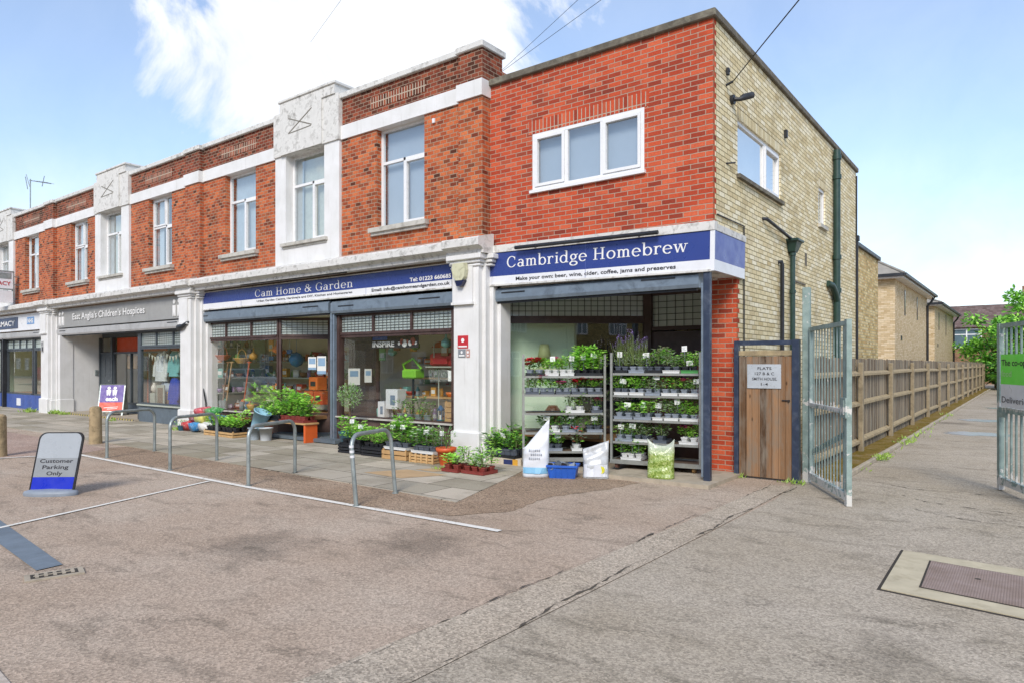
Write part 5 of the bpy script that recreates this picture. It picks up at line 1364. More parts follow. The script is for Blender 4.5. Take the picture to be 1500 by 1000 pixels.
# ================================================================== PLANTS
LM = [m_leafA, m_leafB, m_leafC, m_leafG, m_leafR, m_flR, m_flP, m_flW, m_flV, m_stem]
def leafq(b, p, d, nrm, L, W, mi):
    d = d.normalized(); s = d.cross(nrm)
    if s.length < 1e-3: s = d.orthogonal()
    s.normalize(); up = s.cross(d)
    p = Vector(p)
    b.add([p, p + d * L * .5 + s * W * .5 - up * L * .06, p + d * L - up * L * .12, p + d * L * .5 - s * W * .5 - up * L * .06], [(0, 1, 2, 3)], mi)
def foliage(seed, n, rx, h, L, W, mats, z0=0.0, flowers=(0, 5, .02), stems=5, up=.4, top=1.0):
    """leafy clump growing from z0: leaves all through its volume, stems, and flowers near the top"""
    rr = random.Random(seed); b = MB()
    for k in range(stems):
        a = rr.uniform(0, 6.28); r = rx * rr.uniform(.2, .8)
        b.tube([(0, 0, z0), (r * .3 * math.cos(a), r * .3 * math.sin(a), z0 + h * .5), (r * math.cos(a), r * math.sin(a), z0 + h * rr.uniform(.7, 1))], .0025 + rx * .01, 4, 9, caps=False)
    for k in range(n):
        a = rr.uniform(0, 6.28); t = rr.random() ** .8; rad = rx * math.sqrt(rr.random()) * (.55 + .6 * math.sin(min(1, t * 1.1) * 2.6)) 
        p = Vector((rad * math.cos(a), rad * math.sin(a), z0 + h * t * top))
        d = Vector((math.cos(a + rr.uniform(-1, 1)), math.sin(a + rr.uniform(-1, 1)), rr.uniform(-.3, 1) * up + .15))
        leafq(b, p, d, Vector((rr.uniform(-.5, .5), rr.uniform(-.5, .5), 1)), L * rr.uniform(.6, 1.25), W * rr.uniform(.7, 1.2), rr.choice(mats))
    nf, fm, fs = flowers
    for k in range(nf):
        a = rr.uniform(0, 6.28); rad = rx * math.sqrt(rr.random()) * .95
        c = Vector((rad * math.cos(a), rad * math.sin(a), z0 + h * rr.uniform(.75, 1.12)))
        for q in range(5):
            t = q * 1.257 + a; leafq(b, c, Vector((math.cos(t), math.sin(t) - .3, .5)), Vector((0, -.4, 1)), fs, fs * .9, fm)
    return b
def spikes(seed, n, rx, h, mats, fm, z0=0.0):
    rr = random.Random(seed); b = foliage(seed, 46, rx, h * .55, .05, .010, mats, z0, up=1.6)
    for k in range(n):
        a = rr.uniform(0, 6.28); r = rx * rr.uniform(.2, 1.2)
        t = Vector((r * math.cos(a), r * math.sin(a), z0 + h * rr.uniform(.8, 1.1)))
        b.tube([(r * .3 * math.cos(a), r * .3 * math.sin(a), z0), tuple(t)], .0025, 4, 9, caps=False)
        for q in range(7): leafq(b, t + Vector((0, 0, q * .009 - .02)), Vector((rr.uniform(-1, 1), rr.uniform(-1, 1), .6)), Vector((0, 0, 1)), .017, .011, fm)
    return b
PK = {
    'seedling': ('small fresh green plant', [foliage(1, 60, .065, .10, .05, .026, [0, 1, 1], .085), foliage(2, 60, .065, .12, .045, .03, [0, 1, 0], .085)]),
    'bushy': ('bushy green plant', [foliage(3, 130, .08, .15, .042, .024, [0, 1, 2], .085), foliage(4, 130, .08, .17, .04, .026, [0, 0, 1], .085, (2, 7, .018))]),
    'bright': ('bright lime green plant', [foliage(5, 110, .075, .14, .05, .03, [1, 1, 0], .085), foliage(6, 120, .08, .16, .042, .026, [1, 1, 0], .085)]),
    'tall': ('tall leafy green plant', [foliage(7, 140, .085, .25, .06, .034, [1, 0, 0], .085), foliage(8, 140, .085, .28, .055, .034, [1, 0, 1], .085)]),
    'dark': ('dark green leafy plant', [foliage(9, 90, .08, .14, .05, .03, [2, 0, 2], .085), foliage(10, 90, .08, .15, .05, .03, [2, 2, 0], .085)]),
    'red': ('red flowered plant', [foliage(11, 60, .075, .12, .045, .03, [0, 2], .085, (26, 5, .032)), foliage(12, 60, .075, .13, .045, .03, [0, 2, 4], .085, (28, 5, .032))]),
    'pink': ('pink flowered plant', [foliage(13, 60, .075, .12, .045, .03, [0, 2], .085, (22, 6, .03)), foliage(14, 60, .075, .11, .045, .03, [0, 1], .085, (20, 6, .032))]),
    'mixed': ('green and bronze leaved plant', [foliage(15, 90, .08, .17, .05, .03, [0, 4, 3], .085, (6, 5, .024)), foliage(16, 90, .08, .18, .04, .026, [0, 3, 1], .085, (6, 7, .022))]),
    'grey': ('grey green leaved plant', [foliage(17, 100, .08, .15, .05, .02, [3, 3, 0], .085), foliage(18, 100, .08, .16, .05, .02, [3, 0, 3], .085)]),
    'lavender': ('lilac spiked plant', [spikes(19, 12, .075, .30, [3, 0, 3], 8, .085), spikes(20, 12, .075, .32, [3, 3, 0], 8, .085)]),
    'cream': ('cream flowered plant', [foliage(21, 70, .075, .16, .05, .028, [3, 0], .085, (10, 7, .022)), foliage(22, 70, .075, .17, .05, .028, [0, 3], .085, (9, 7, .022))]),
}
PROTO = {}
def pot_mesh(kind):
    b = MB()
    def sq(r, z): k = r * .3; return [(-r + k, -r, z), (r - k, -r, z), (r, -r + k, z), (r, r - k, z), (r - k, r, z), (-r + k, r, z), (-r, r - k, z), (-r, -r + k, z)]
    rings = [sq(.036, 0), sq(.047, .075), sq(.053, .075), sq(.054, .095), sq(.046, .095), sq(.045, .085)]
    b.add([p for r in rings for p in r], [tuple(range(7, -1, -1))] + [(k * 8 + i, k * 8 + (i + 1) % 8, k * 8 + 8 + (i + 1) % 8, k * 8 + 8 + i) for k in range(5) for i in range(8)], 0)
    b.add(rings[5], [tuple(range(8))], 1)
    m = {'grey': m_potgrey, 'dark': m_potdark, 'black': m_potblk, 'white': m_potwhite, 'red': m_potred}[kind]
    return b.mesh('pot', [m, m_soil])
POTM = {k: pot_mesh(k) for k in ('grey', 'dark', 'black', 'white', 'red')}
FOLM = {k: [f.mesh('foliage', LM) for f in v[1]] for k, v in PK.items()}
rpz = random.Random(5)
def potted(kind, pot, loc, label, group, scale=1.0):
    o = bpy.data.objects.new('potted_plant', POTM[pot]); COL.objects.link(o)
    o.location = loc; o.scale = (scale,) * 3; o.rotation_euler = (0, 0, rpz.uniform(-.12, .12) + rpz.choice((0, 1.5708, 3.1416)))
    tag(o, label, 'potted plant', group)
    f = bpy.data.objects.new('foliage', rpz.choice(FOLM[kind])); COL.objects.link(f); f.parent = o
    f.rotation_euler = (rpz.uniform(-.12, .12), rpz.uniform(-.12, .12), rpz.uniform(0, 6.28)); s = rpz.uniform(1.05, 1.38); f.scale = (s, s, s * rpz.uniform(.85, 1.15))
    return o
CARDM = []
for k in range(3):
    b = MB(); w, h = (.105, .075) if k < 2 else (.08, .085)
    b.box(-w / 2, w / 2, -.0015, .0015, 0, h, 0)
    for q in range(3): b.box(-w * .36, w * (.1 + .12 * ((q + k) % 3)), -.0022, -.0014, h * (.2 + .24 * q), h * (.2 + .24 * q) + .006, 1)
    b.cyl((0, .003, -.16), (0, .003, h * .6), .003, n=5, mi=1)
    CARDM.append(b.mesh('price_card', [m_card, m_potgrey]))
def card(loc, label, rz=0.0, tilt=0.0):
    o = bpy.data.objects.new('price_card', rpz.choice(CARDM)); COL.objects.link(o)
    o.location = loc; o.rotation_euler = (rpz.uniform(-.2, .05), tilt, rz + rpz.uniform(-.25, .25))
    return tag(o, label, 'price card', 'white price cards among the plants')
def tray_mesh(w, d, h, mat, slots=False):
    b = MB(); t = .008
    b.box(-w / 2, w / 2, -d / 2, d / 2, 0, t)
    for (x0, x1, y0, y1) in ((-w / 2, w / 2, -d / 2, -d / 2 + t), (-w / 2, w / 2, d / 2 - t, d / 2), (-w / 2, -w / 2 + t, -d / 2 + t, d / 2 - t), (w / 2 - t, w / 2, -d / 2 + t, d / 2 - t)):
        b.box(x0, x1, y0, y1, t, h)
    b.box(-w / 2 - .006, w / 2 + .006, -d / 2 - .006, -d / 2 - .0002, h - .01, h)
    return b.mesh('plant_tray', mat)
TM = {'grey': m_potgrey, 'dark': m_potdark, 'black': m_potblk, 'white': m_potwhite, 'red': m_potred, 'green': pm('green_plastic_tray', '#4f9a52', .45, .1, 6, 0)}
ORD = ['leftmost', 'second', 'third', 'fourth', 'fifth', 'sixth']

def trolley(label, loc, rz, L, D, Hh, shelves, base):
    r = thing('plant_trolley', label, 'trolley', loc, rz, 'steel plant trolleys outside the corner shop')
    for (u, v) in ((.02, .02), (L - .02, .02), (.02, D - .02), (L - .02, D - .02)): MB().box(u - .018, u + .018, v - .018, v + .018, base - .03, Hh + (.0 if v < .1 else -.04)).build('post', m_trolley, r, True)
    b = MB(); b.box(.0, L, -.004, .03, base - .035, base + .03); b.box(0, L, D - .03, D, base - .035, base + .03); b.box(0, .03, .03, D - .03, base - .03, base + .03); b.box(L - .03, L, .03, D - .03, base - .03, base + .03)
    b.box(.03, L - .03, .03, D - .03, base + .0, base + .012, 1); b.build('base_frame', [m_trolley, m_ply], r, True)
    for z in shelves:
        b = MB(); b.box(.045, L - .045, .0, .025, z - .022, z + .012); b.box(.045, L - .045, D - .025, D, z - .022, z + .012); b.box(.045, .065, .025, D - .025, z - .02, z + .008); b.box(L - .065, L - .045, .025, D - .025, z - .02, z + .008)
        b.box(.065, L - .065, .025, D - .025, z - .010, z, 1); b.build('shelf', [m_trolley, m_ply], r, True)
    for i, u in enumerate((.09, L - .13)):
        for v in (.1, D - .1):
            b = MB(); b.cyl((u - .022, v, .062), (u + .022, v, .062), .06, n=16); w = b.build('wheel', m_pinkw if (i == 0 and v < .2) else m_brass, r, True)
            MB().box(u - .03, u + .03, v - .02, v + .02, .10, base - .035).cyl((u - .034, v, .062), (u + .034, v, .062), .012, n=8).build('fork', m_trolley, w, True)
    return r
def place(loc, rz, u, v, z): c, s = math.cos(rz), math.sin(rz); return (loc[0] + u * c - v * s, loc[1] + u * s + v * c, loc[2] + z)
def fill(tname, shelfname, loc, rz, z, trays):
    n = len(trays)
    for i, (u0, u1, kind, pot, tcol, cards) in enumerate(trays):
        w = u1 - u0; which = (ORD[i] + ' from left') if i else 'leftmost'
        if i == n - 1 and n > 1: which = 'rightmost'
        if n == 1: which = 'only'
        wh = f'{which} tray on {shelfname} of {tname}'
        o = bpy.data.objects.new('plant_tray', tray_mesh(w - .015, .36, .045, TM[tcol])); COL.objects.link(o)
        o.location = place(loc, rz, (u0 + u1) / 2, .21, z + .013); o.rotation_euler = (0, 0, rz)
        tag(o, f'{tcol} {wh}', 'plant tray', 'plant trays on the trolleys')
        kinds = kind if isinstance(kind, (list, tuple)) else [kind]
        cols = max(1, int(w / .112))
        for c in range(cols):
            for row in range(2):
                k = kinds[(c + row) % len(kinds)]
                if kinds == ['bright'] or kinds == ['bushy'] or kinds == ['seedling']: k = rpz.choice([kinds[0]] * 5 + ['bright', 'mixed', 'pink', 'cream', 'grey'])
                x = u0 + w * (c + .5) / cols
                if rpz.random() < .05 and row: continue
                potted(k, pot, place(loc, rz, x + rpz.uniform(-.006, .006), .10 + row * .17 + rpz.uniform(-.01, .01), z + .0225), f'{PK[k][0]} in {wh}', f'plants in the {wh}', .98)
        for (cu, cz) in cards:
            card(place(loc, rz, u0 + w * cu, .06, z + cz), f'white price card at {"%d" % round(100 * cu)} percent along {wh}' if False else f'white price card standing in {wh}', rz, rpz.uniform(-.12, .12))

tl, tr_ = (-2.996, -.49, .0), R(37)
TL = trolley('silver plant trolley on the left with two half empty lower shelves', tl, tr_, 1.36, .56, 1.86, [1.50, 1.20, .90, .585, .28], .16)
A = 'left trolley'
fill(A, 'top shelf', tl, tr_, 1.50, [(.05, .36, 'red', 'grey', 'black', []), (.37, .60, 'bright', 'white', 'white', [(.55, .24)]), (.61, .85, 'bright', 'white', 'white', [(.8, .25)]), (.86, 1.31, 'tall', 'black', 'black', [(.3, .27), (.68, .30)])])
fill(A, 'second shelf', tl, tr_, 1.20, [(.05, .28, 'bright', 'grey', 'dark', []), (.29, .53, 'seedling', 'grey', 'dark', []), (.54, .79, 'seedling', 'grey', 'dark', []), (.80, 1.05, 'red', 'grey', 'dark', []), (1.06, 1.31, 'pink', 'grey', 'dark', [])])
fill(A, 'third shelf', tl, tr_, .90, [(.70, 1.02, 'mixed', 'white', 'white', []), (1.12, 1.31, ['pink', 'mixed'], 'grey', 'dark', [])])
fill(A, 'fourth shelf', tl, tr_, .585, [(.30, .62, 'dark', 'white', 'white', [(.3, .20)]), (.64, .96, 'dark', 'grey', 'grey', [(.5, .24)]), (1.05, 1.31, 'cream', 'dark', 'grey', [(.5, .2)])])
fill(A, 'fifth shelf', tl, tr_, .28, [(.40, .66, 'bushy', 'dark', 'grey', [(.7, .22)]), (.80, .98, 'seedling', 'white', 'white', [])])
rl, rr_ = (-1.746, .16, .05), R(10)
TR = trolley('silver plant trolley on the right with every shelf full of green plants', rl, rr_, 1.43, .56, 1.83, [1.50, 1.155, .775, .425], .12)
A = 'right trolley'
fill(A, 'top shelf', rl, rr_, 1.50, [(.05, .28, 'lavender', 'dark', 'black', [(.4, .26)]), (.29, .55, 'lavender', 'grey', 'grey', []), (.56, .82, 'cream', 'dark', 'black', [(.05, .25)]), (.83, 1.10, 'grey', 'dark', 'white', []), (1.11, 1.38, 'bushy', 'black', 'green', [(.2, .34), (.5, .13)])])
fill(A, 'second shelf', rl, rr_, 1.155, [(.05, .29, 'bushy', 'dark', 'white', [(.6, .19)]), (.30, .54, 'bushy', 'grey', 'white', []), (.55, .80, 'grey', 'grey', 'grey', [(.7, .26)]), (.81, 1.07, 'bright', 'grey', 'white', []), (1.08, 1.38, 'seedling', 'grey', 'white', [(.9, .2)])])
fill(A, 'third shelf', rl, rr_, .775, [(.05, .36, 'seedling', 'grey', 'grey', [(.7, .2)]), (.37, .66, 'seedling', 'grey', 'grey', [(.5, .2)]), (.67, .84, 'grey', 'grey', 'white', [(.5, .2)]), (.85, 1.08, 'bright', 'grey', 'white', [(.9, .26)]), (1.09, 1.38, 'bushy', 'grey', 'white', [])])
fill(A, 'fourth shelf', rl, rr_, .425, [(.07, .36, 'bright', 'grey', 'grey', [(.3, .2), (.95, .22)]), (.37, .62, 'grey', 'dark', 'white', []), (.68, .90, 'grey', 'dark', 'dark', []), (1.08, 1.38, 'bushy', 'white', 'white', [])])
fill(A, 'bottom shelf', rl, rr_, .132, [(.16, .50, 'bushy', 'white', 'white', [(.55, .24), (.85, .27)])])

# bags and crate in front of the trolleys ----------------------------------
def sack(name, label, loc, rz, w, d, h, mat, crush, seed, parts):
    """filled plastic sack: bulging body, pinched sealed top edge that may flop over"""
    rr = random.Random(seed); nu, nv = 22, 16; V = []; b = MB()
    M = {}
    for j in range(nv + 1):
        t = j / nv
        for i in range(nu):
            a = 2 * math.pi * i / nu; ca, sa = math.cos(a), math.sin(a)
            thick = d * (.95 - .1 * t) if t < .45 else d * (.9 * (1 - ((t - .45) / .55) ** 1.6) + .012)
            wid = w * (1.03 - .10 * math.sin(t * 3.14) * .4)
            ex = .55
            x = wid / 2 * math.copysign(abs(ca) ** ex, ca); y = thick / 2 * math.copysign(abs(sa) ** .8, sa)
            z = h * t * (1 + crush(x / w) * (t ** 2))
            amp = .012 * (.5 + t)
            y += amp * math.sin(x * 31 + t * 9 + seed) + amp * math.sin(x * 12 - t * 22 + seed * 2) * .8
            y += .10 * d * math.sin(t * 2.4)
            V.append((x, y, z)) ; M[(i, j)] = len(V) - 1
    F = [(M[(i, j)], M[((i + 1) % nu, j)], M[((i + 1) % nu, j + 1)], M[(i, j + 1)]) for j in range(nv) for i in range(nu)]
    F.append(tuple(M[(i, 0)] for i in range(nu - 1, -1, -1))); F.append(tuple(M[(i, nv)] for i in range(nu)))
    b.add(V, F, 0, True)
    r = thing(name, label, 'sack', loc, rz)
    me = b.build('bag', mat, r, True)
    def front(x, z):       # y of the front face near (x, z) in the sack's own frame
        best = min(V, key=lambda p: (p[0] - x) ** 2 + (p[2] - z) ** 2 + (0 if p[1] < 0 else 9))
        return best[1]
    for pname, pmat, polys in parts:
        q = MB()
        for poly in polys:
            q.add([(x, front(x, z) - .012, z) for x, z in poly], [tuple(range(len(poly)))])
        q.build(pname, pmat, r, True)
    return r
def band(z0, z1, w, n=10): return [[(-w + 2 * w * k / n, z0), (-w + 2 * w * (k + 1) / n, z0), (-w + 2 * w * (k + 1) / n, z1), (-w + 2 * w * k / n, z1)] for k in range(n)]
m_bagw = pm('white_sack_plastic', '#e6e9ee', .35, .05, 4, .1, dirt='#c4c8cf', dirtamt=.3)
m_bagc = pm('clear_grey_sack_plastic', '#c9ccce', .25, .12, 6, .1, dirt='#8d8b86', dirtamt=.5, dscale=6)
words = [[(-.13 + k * .03, z), (-.108 + k * .03, z), (-.108 + k * .03, z + .03), (-.13 + k * .03, z + .03)] for k, z in [(k, z) for z in (.39, .33, .27) for k in range(2 if z == .33 else 1, 8 if z == .33 else 7)]]
sack('compost_sack', 'tall white sack with pale blue band leaning by the blue crate', (-2.40, -.95, .0), R(28), .40, .22, .72, m_bagw, lambda q: .05 + .30 * max(-1, min(1, q * 2.2)) - .16, 3,
     [('blue_band', pm('sky_blue_print', '#86bfe0', .4, .08, 9, 0), band(.06, .15, .185)), ('printed_words', pm('grey_print', '#a3a8b0', .5, .1, 9, 0), words)])
sack('compost_sack', 'torn pale sack with a yellow disc standing right of the blue crate', (-1.62, -.50, .0), R(30), .38, .24, .44, m_bagc, lambda q: .12 + .30 * q, 4,
     [('print_panel', m_bagw, band(.03, .21, .17)), ('yellow_disc', pm('yellow_print', '#e3dc3c', .4, .08, 9, 0), [[(.08 + .055 * math.cos(t * .5236), .135 + .055 * math.sin(t * .5236)) for t in range(12)]])])
def moss_bag_mat():
    t = NT('moss_in_clear_bag'); p = t.pos()
    n = t.noise(p, 13, 5, .65, .4); v = t.voro(p, 46)
    col = t.ramp(t.math('ADD', t.math('MULTIPLY', n, .8), t.math('MULTIPLY', v, .35)), [(.32, lin('#3c4a22', .8)), (.5, lin('#7f9a3c', .8)), (.68, lin('#b7c774', .8)), (.8, lin('#d9dfc4', .8))])
    x, y, z = t.sep(p)
    sheen = t.noise(p, 8, 3, .6, .8)
    col = t.mix(t.maprange(z, .38, .52, 0, .75), col, lin('#d4d8d0', .85))
    t.bsdf(col, .22, 0, t.bump(t.math('ADD', n, t.math('MULTIPLY', sheen, 2)), .35, .02), .6)
    return t.done()
sack('moss_bag', 'clear plastic bag of green moss standing before the right trolley', (-.70, -.22, .055), R(14), .38, .24, .46, moss_bag_mat(), lambda q: -.02 + .5 * q * q * 2, 8, [])
cr = thing('plastic_crate', 'blue plastic crate holding dark pots between two sacks', 'crate', (-2.03, -.76, 0), R(24))
def crate_shell(b, w, d, h, t=.012, flare=.03, n_slat=0):
    lo = [(-w / 2 + flare, -d / 2 + flare), (w / 2 - flare, -d / 2 + flare), (w / 2 - flare, d / 2 - flare), (-w / 2 + flare, d / 2 - flare)]
    hi = [(-w / 2, -d / 2), (w / 2, -d / 2), (w / 2, d / 2), (-w / 2, d / 2)]
    V = [(x, y, 0) for x, y in lo] + [(x, y, h) for x, y in hi] + [(x * .93, y * .9, h) for x, y in hi] + [(x * .93, y * .9, t) for x, y in lo]
    b.add(V, [(3, 2, 1, 0)] + [(i, (i + 1) % 4, 4 + (i + 1) % 4, 4 + i) for i in range(4)] + [(4 + i, 4 + (i + 1) % 4, 8 + (i + 1) % 4, 8 + i) for i in range(4)] + [(8 + i, 8 + (i + 1) % 4, 12 + (i + 1) % 4, 12 + i) for i in range(4)] + [(12, 13, 14, 15)])
b = MB(); crate_shell(b, .44, .32, .19); b.build('tub', m_bluebox, cr, True)
b = MB(); b.rbox(-.235, .235, -.175, -.158, .165, .20, .004); b.rbox(-.235, .235, .158, .175, .165, .20, .004); b.rbox(-.235, -.218, -.158, .158, .165, .20, .004); b.rbox(.218, .235, -.158, .158, .165, .20, .004)
for k in range(5): b.box(-.19 + k * .09, -.183 + k * .09, -.163, -.15, .03, .165)
b.build('rim', m_bluebox, cr, True)
for k in range(6):
    o = bpy.data.objects.new('empty_pot', POTM['dark' if k % 2 else 'grey']); COL.objects.link(o)
    o.location = place((-2.03, -.76, 0), R(24), -.14 + .12 * (k % 3), -.05 + .11 * (k // 3), .16); o.rotation_euler = (R(75), R(20 * k), R(50 * k))
    tag(o, 'empty plastic pot lying in the blue crate', 'pot', 'empty pots in the blue crate')

# ---- stall in front of the right hardware window -------------------------
GC = 'crates of plants in front of the hardware shop'
def slat_crate(name, label, loc, rz, w, d, h, mat, nside, cat='crate'):
    r = thing(name, label, cat, loc, rz, GC)
    b = MB(); t = .012; sh = h / nside
    for k in range(nside):
        z0, z1 = k * sh + .004, (k + 1) * sh - .012
        b.box(-w / 2, w / 2, -d / 2, -d / 2 + t, z0, z1); b.box(-w / 2, w / 2, d / 2 - t, d / 2, z0, z1)
        b.box(-w / 2, -w / 2 + t, -d / 2 + t, d / 2 - t, z0 + .004, z1); b.box(w / 2 - t, w / 2, -d / 2 + t, d / 2 - t, z0 + .004, z1)
    b.build('slats', mat, r, True)
    for (x, y) in ((-1, -1), (1, -1), (1, 1), (-1, 1)): MB().box(x * (w / 2 - t) - .001 * x, x * (w / 2 - t - .028), y * (d / 2 - t), y * (d / 2 - t - .028), 0, h + .015).build('corner_post', mat, r, True)
    b = MB(); b.box(-w / 2 + t, w / 2 - t, -d / 2 + t, d / 2 - t, .005, .014); b.build('bottom', mat, r, True)
    return r
slat_crate('plastic_crate', 'black slatted crate beside the teal pot', (-6.72, -.78, .012), R(3), .62, .40, .17, m_potblk, 3)
slat_crate('plastic_crate', 'black slatted crate between the other black crate and the pale wooden one', (-6.07, -.80, .012), R(2), .54, .40, .17, m_potblk, 3)
slat_crate('wooden_crate', 'pale two slat wooden crate with white trays of plants on top', (-5.42, -.84, .012), R(2), .60, .42, .17, m_palewood, 2)
slat_crate('wooden_crate', 'shallow wooden crate with upright slats next to the orange pot', (-4.74, -.84, .012), R(2), .56, .42, .15, m_pine, 3)
q = MB()
for k in range(5): q.box(-.27 + k * .13, -.235 + k * .13, -.225, -.2105, .0, .16)
bpy.context.view_layer.update()
wc = [o for o in COL.objects if 'upright slats' in o.get('label', '')][0]
q.build('battens', m_pine, wc, True)
def stall(x0, x1, y, z, kinds, pot, tray, lab, rows=2, cards=(), s=1.1):
    w = x1 - x0
    o = bpy.data.objects.new('plant_tray', tray_mesh(w, .36, .05, TM[tray])); COL.objects.link(o); o.location = ((x0 + x1) / 2, y, z); tag(o, f'{tray} plastic tray {lab}', 'plant tray', 'plant trays at the hardware shop front')
    n = max(2, int(w / .125))
    for c in range(n):
        for r in range(rows):
            k = kinds[(c + r) % len(kinds)]
            potted(k, pot, (x0 + w * (c + .5) / n + rpz.uniform(-.01, .01), y - .09 + r * .17, z + .01), f'{PK[k][0]} in tray {lab}', f'plants in the tray {lab}', s)
    for u, h in cards: card((x0 + w * u, y - .12, z + h), f'white price card in tray {lab}', R(20), rpz.uniform(-.1, .1))
stall(-7.0, -6.44, -.78, .16, ['tall', 'bright', 'cream'], 'black', 'black', 'in the black crate beside the teal pot', cards=[(.5, .42), (.95, .33)])
stall(-6.32, -5.82, -.80, .14, ['bushy', 'bright'], 'black', 'black', 'in the second black crate')
stall(-5.70, -5.14, -.84, .185, ['bushy', 'dark', 'tall'], 'dark', 'white', 'on the pale wooden crate', cards=[(.3, .36), (.75, .37)], s=1.3)
stall(-5.01, -4.48, -.84, .17, ['dark', 'grey'], 'dark', 'white', 'on the upright slatted crate', cards=[(.6, .33)], s=1.3)
stall(-3.84, -3.50, -1.32, .018, ['bright', 'seedling'], 'red', 'red', 'of seedlings left before the white pier')
stall(-3.46, -3.02, -1.28, .018, ['grey', 'bright'], 'red', 'red', 'of seedlings right before the white pier')
op = thing('plant_pot', 'orange plastic plant pot with a thin green plant by the white pier', 'plant pot', (-4.27, -.92, .012))
b = MB(); b.lathe([(.105, 0), (.15, .22), (.172, .222), (.178, .29), (.165, .29), (.155, .25)], (0, 0, 0), 22); b.lathe([(.155, .25), (.0, .262)], (0, 0, 0), 22, 1); b.build('pot', [m_terracotta, m_soil], op, True)
foliage(31, 110, .15, .34, .09, .016, [3, 0, 2], .25, up=1.4).build('foliage', LM, op, True)
card((-4.3, -1.0, .5), 'tall white price label in the orange pot', R(20))
tb = thing('topiary_tree', 'small olive standard tree with round grey green head in a teal pot', 'tree', (-7.32, -.46, .02))
b = MB(); b.lathe([(.15, 0), (.17, .06), (.215, .29), (.23, .30), (.23, .335), (.2, .335), (.19, .30)], (0, 0, 0), 22); b.lathe([(.19, .30), (0, .31)], (0, 0, 0), 22, 1); b.build('pot', [m_tealpot, m_soil], tb, True)
b = MB(); b.tube([(0, 0, .3), (.012, .005, .55), (-.008, .01, .8), (.01, 0, 1.05)], [.02, .017, .015, .012], 8); b.build('trunk', m_bark, tb, True)
rr = random.Random(44); b = MB()
for k in range(900):
    v = Vector((rr.gauss(0, 1), rr.gauss(0, 1), rr.gauss(0, 1))).normalized() * rr.random() ** .4
    p = Vector((v.x * .24, v.y * .24, 1.06 + v.z * .23)); leafq(b, p, v + Vector((rr.uniform(-.6, .6), rr.uniform(-.6, .6), rr.uniform(-.2, .8))), Vector((rr.uniform(-1, 1), rr.uniform(-1, 1), 1)), .055, .013, rr.choice([3, 3, 0]))
for k in range(40):
    a = rr.uniform(0, 6.28); e = rr.uniform(-.5, 1.4); b.tube([(.01, 0, 1.0), (.2 * math.cos(a) * math.cos(e), .2 * math.sin(a) * math.cos(e), 1.06 + .2 * math.sin(e))], .003, 4, 9, caps=False)
b.build('crown', LM, tb, True)
# beside the corner shop: black tray on a box
bx = thing('cardboard_box', 'low pale box with navy and yellow print under the black tray', 'box', (-3.55, -.14, .0), R(5))
b = MB(); b.rbox(-.34, .36, -.18, .18, .0, .12, .006); b.build('carton', pm('pale_carton', '#cfc2ad', .8, .12, 5, .1), bx, True)
MB().box(.02, .20, -.183, -.18, .02, .10).build('navy_print', pm('navy_print', '#2a3564', .5, .1, 9, 0), bx, True); MB().box(.20, .30, -.184, -.18, .01, .11).build('yellow_print', pm('amber_print', '#e0a83c', .5, .1, 9, 0), bx, True)
stall(-3.92, -3.28, -.14, .125, ['dark', 'bushy'], 'dark', 'black', 'on the printed box by the white pier', cards=[(.55, .33)], s=1.45)

# ---- left stall ----------------------------------------------------------
bn = thing('plant_bench', 'low wooden bench with orange ends carrying plants at the shop lobby', 'bench', (-9.65, -.30, 0))
MB().rbox(-10.55, -8.75, -.48, -.12, .40, .44, .006).build('seat', m_palewood, bn)
for x in (-10.5, -8.84): MB().rbox(x, x + .06, -.46, -.14, .012, .3995, .006).build('end_panel', m_orangepl, bn)
stall(-10.5, -9.75, -.30, .442, ['bright', 'bushy', 'cream'], 'black', 'black', 'on the left of the bench', s=1.25)
stall(-9.7, -8.82, -.30, .442, ['tall', 'bushy', 'dark', 'tall'], 'red', 'red', 'on the right of the bench', s=1.35)
def bucket(label, loc, r0, r1, h, mat, tilt=None, rim=True):
    r = thing('bucket', label, 'bucket', loc)
    b = MB(); b.lathe([(r0, 0), (r1, h), (r1 + .012, h - .02), (r1 + .012, h + .003), (r1 - .008, h + .003), (r0 - .006, .01), (0, .012)], (0, 0, 0), 22); b.build('tub', mat, r, True)
    MB().tube([(r1 * math.cos(t), .012 * math.sin(t), h - .015 - .10 * math.sin(t)) for t in [math.pi * k / 10 for k in range(11)]], .004, 6).build('handle', m_galv, r, True)
    if tilt: r.rotation_euler = tilt
    return r
bucket('pale translucent bucket with a round mark under the leaning blue bucket', (-9.98, -.62, .012), .115, .145, .28, m_bucketw)
bucket('greyish blue bucket beside the translucent one', (-10.3, -.70, .012), .11, .14, .27, pm('smoky_bucket', '#a9b4bd', .4, .08, 5, .03))
bucket('large pale blue bucket tipped over on the other buckets', (-10.28, -.66, .28), .13, .19, .40, m_ltblue, (R(-8), R(24), 0))
pl = slat_crate('seedling_pallet', 'low wooden pallet crate full of fresh green seedlings left of the buckets', (-11.6, -.58, .012), R(-2), 1.35, .5, .13, m_pine, 2)
stall(-12.22, -11.62, -.62, .10, ['seedling', 'bushy'], 'black', 'black', 'on the left of the pallet crate', s=1.3)
stall(-11.58, -10.98, -.60, .10, ['bright', 'seedling'], 'black', 'black', 'on the right of the pallet crate', s=1.35)
cols = [('#c23a3a', 'red'), ('#3f8fc9', 'sky blue'), ('#e4e2dc', 'white'), ('#8f3048', 'plum'), ('#d7cf6a', 'pale yellow'), ('#3c6fb8', 'mid blue'), ('#cf5560', 'rose red'), ('#48a04c', 'green')]
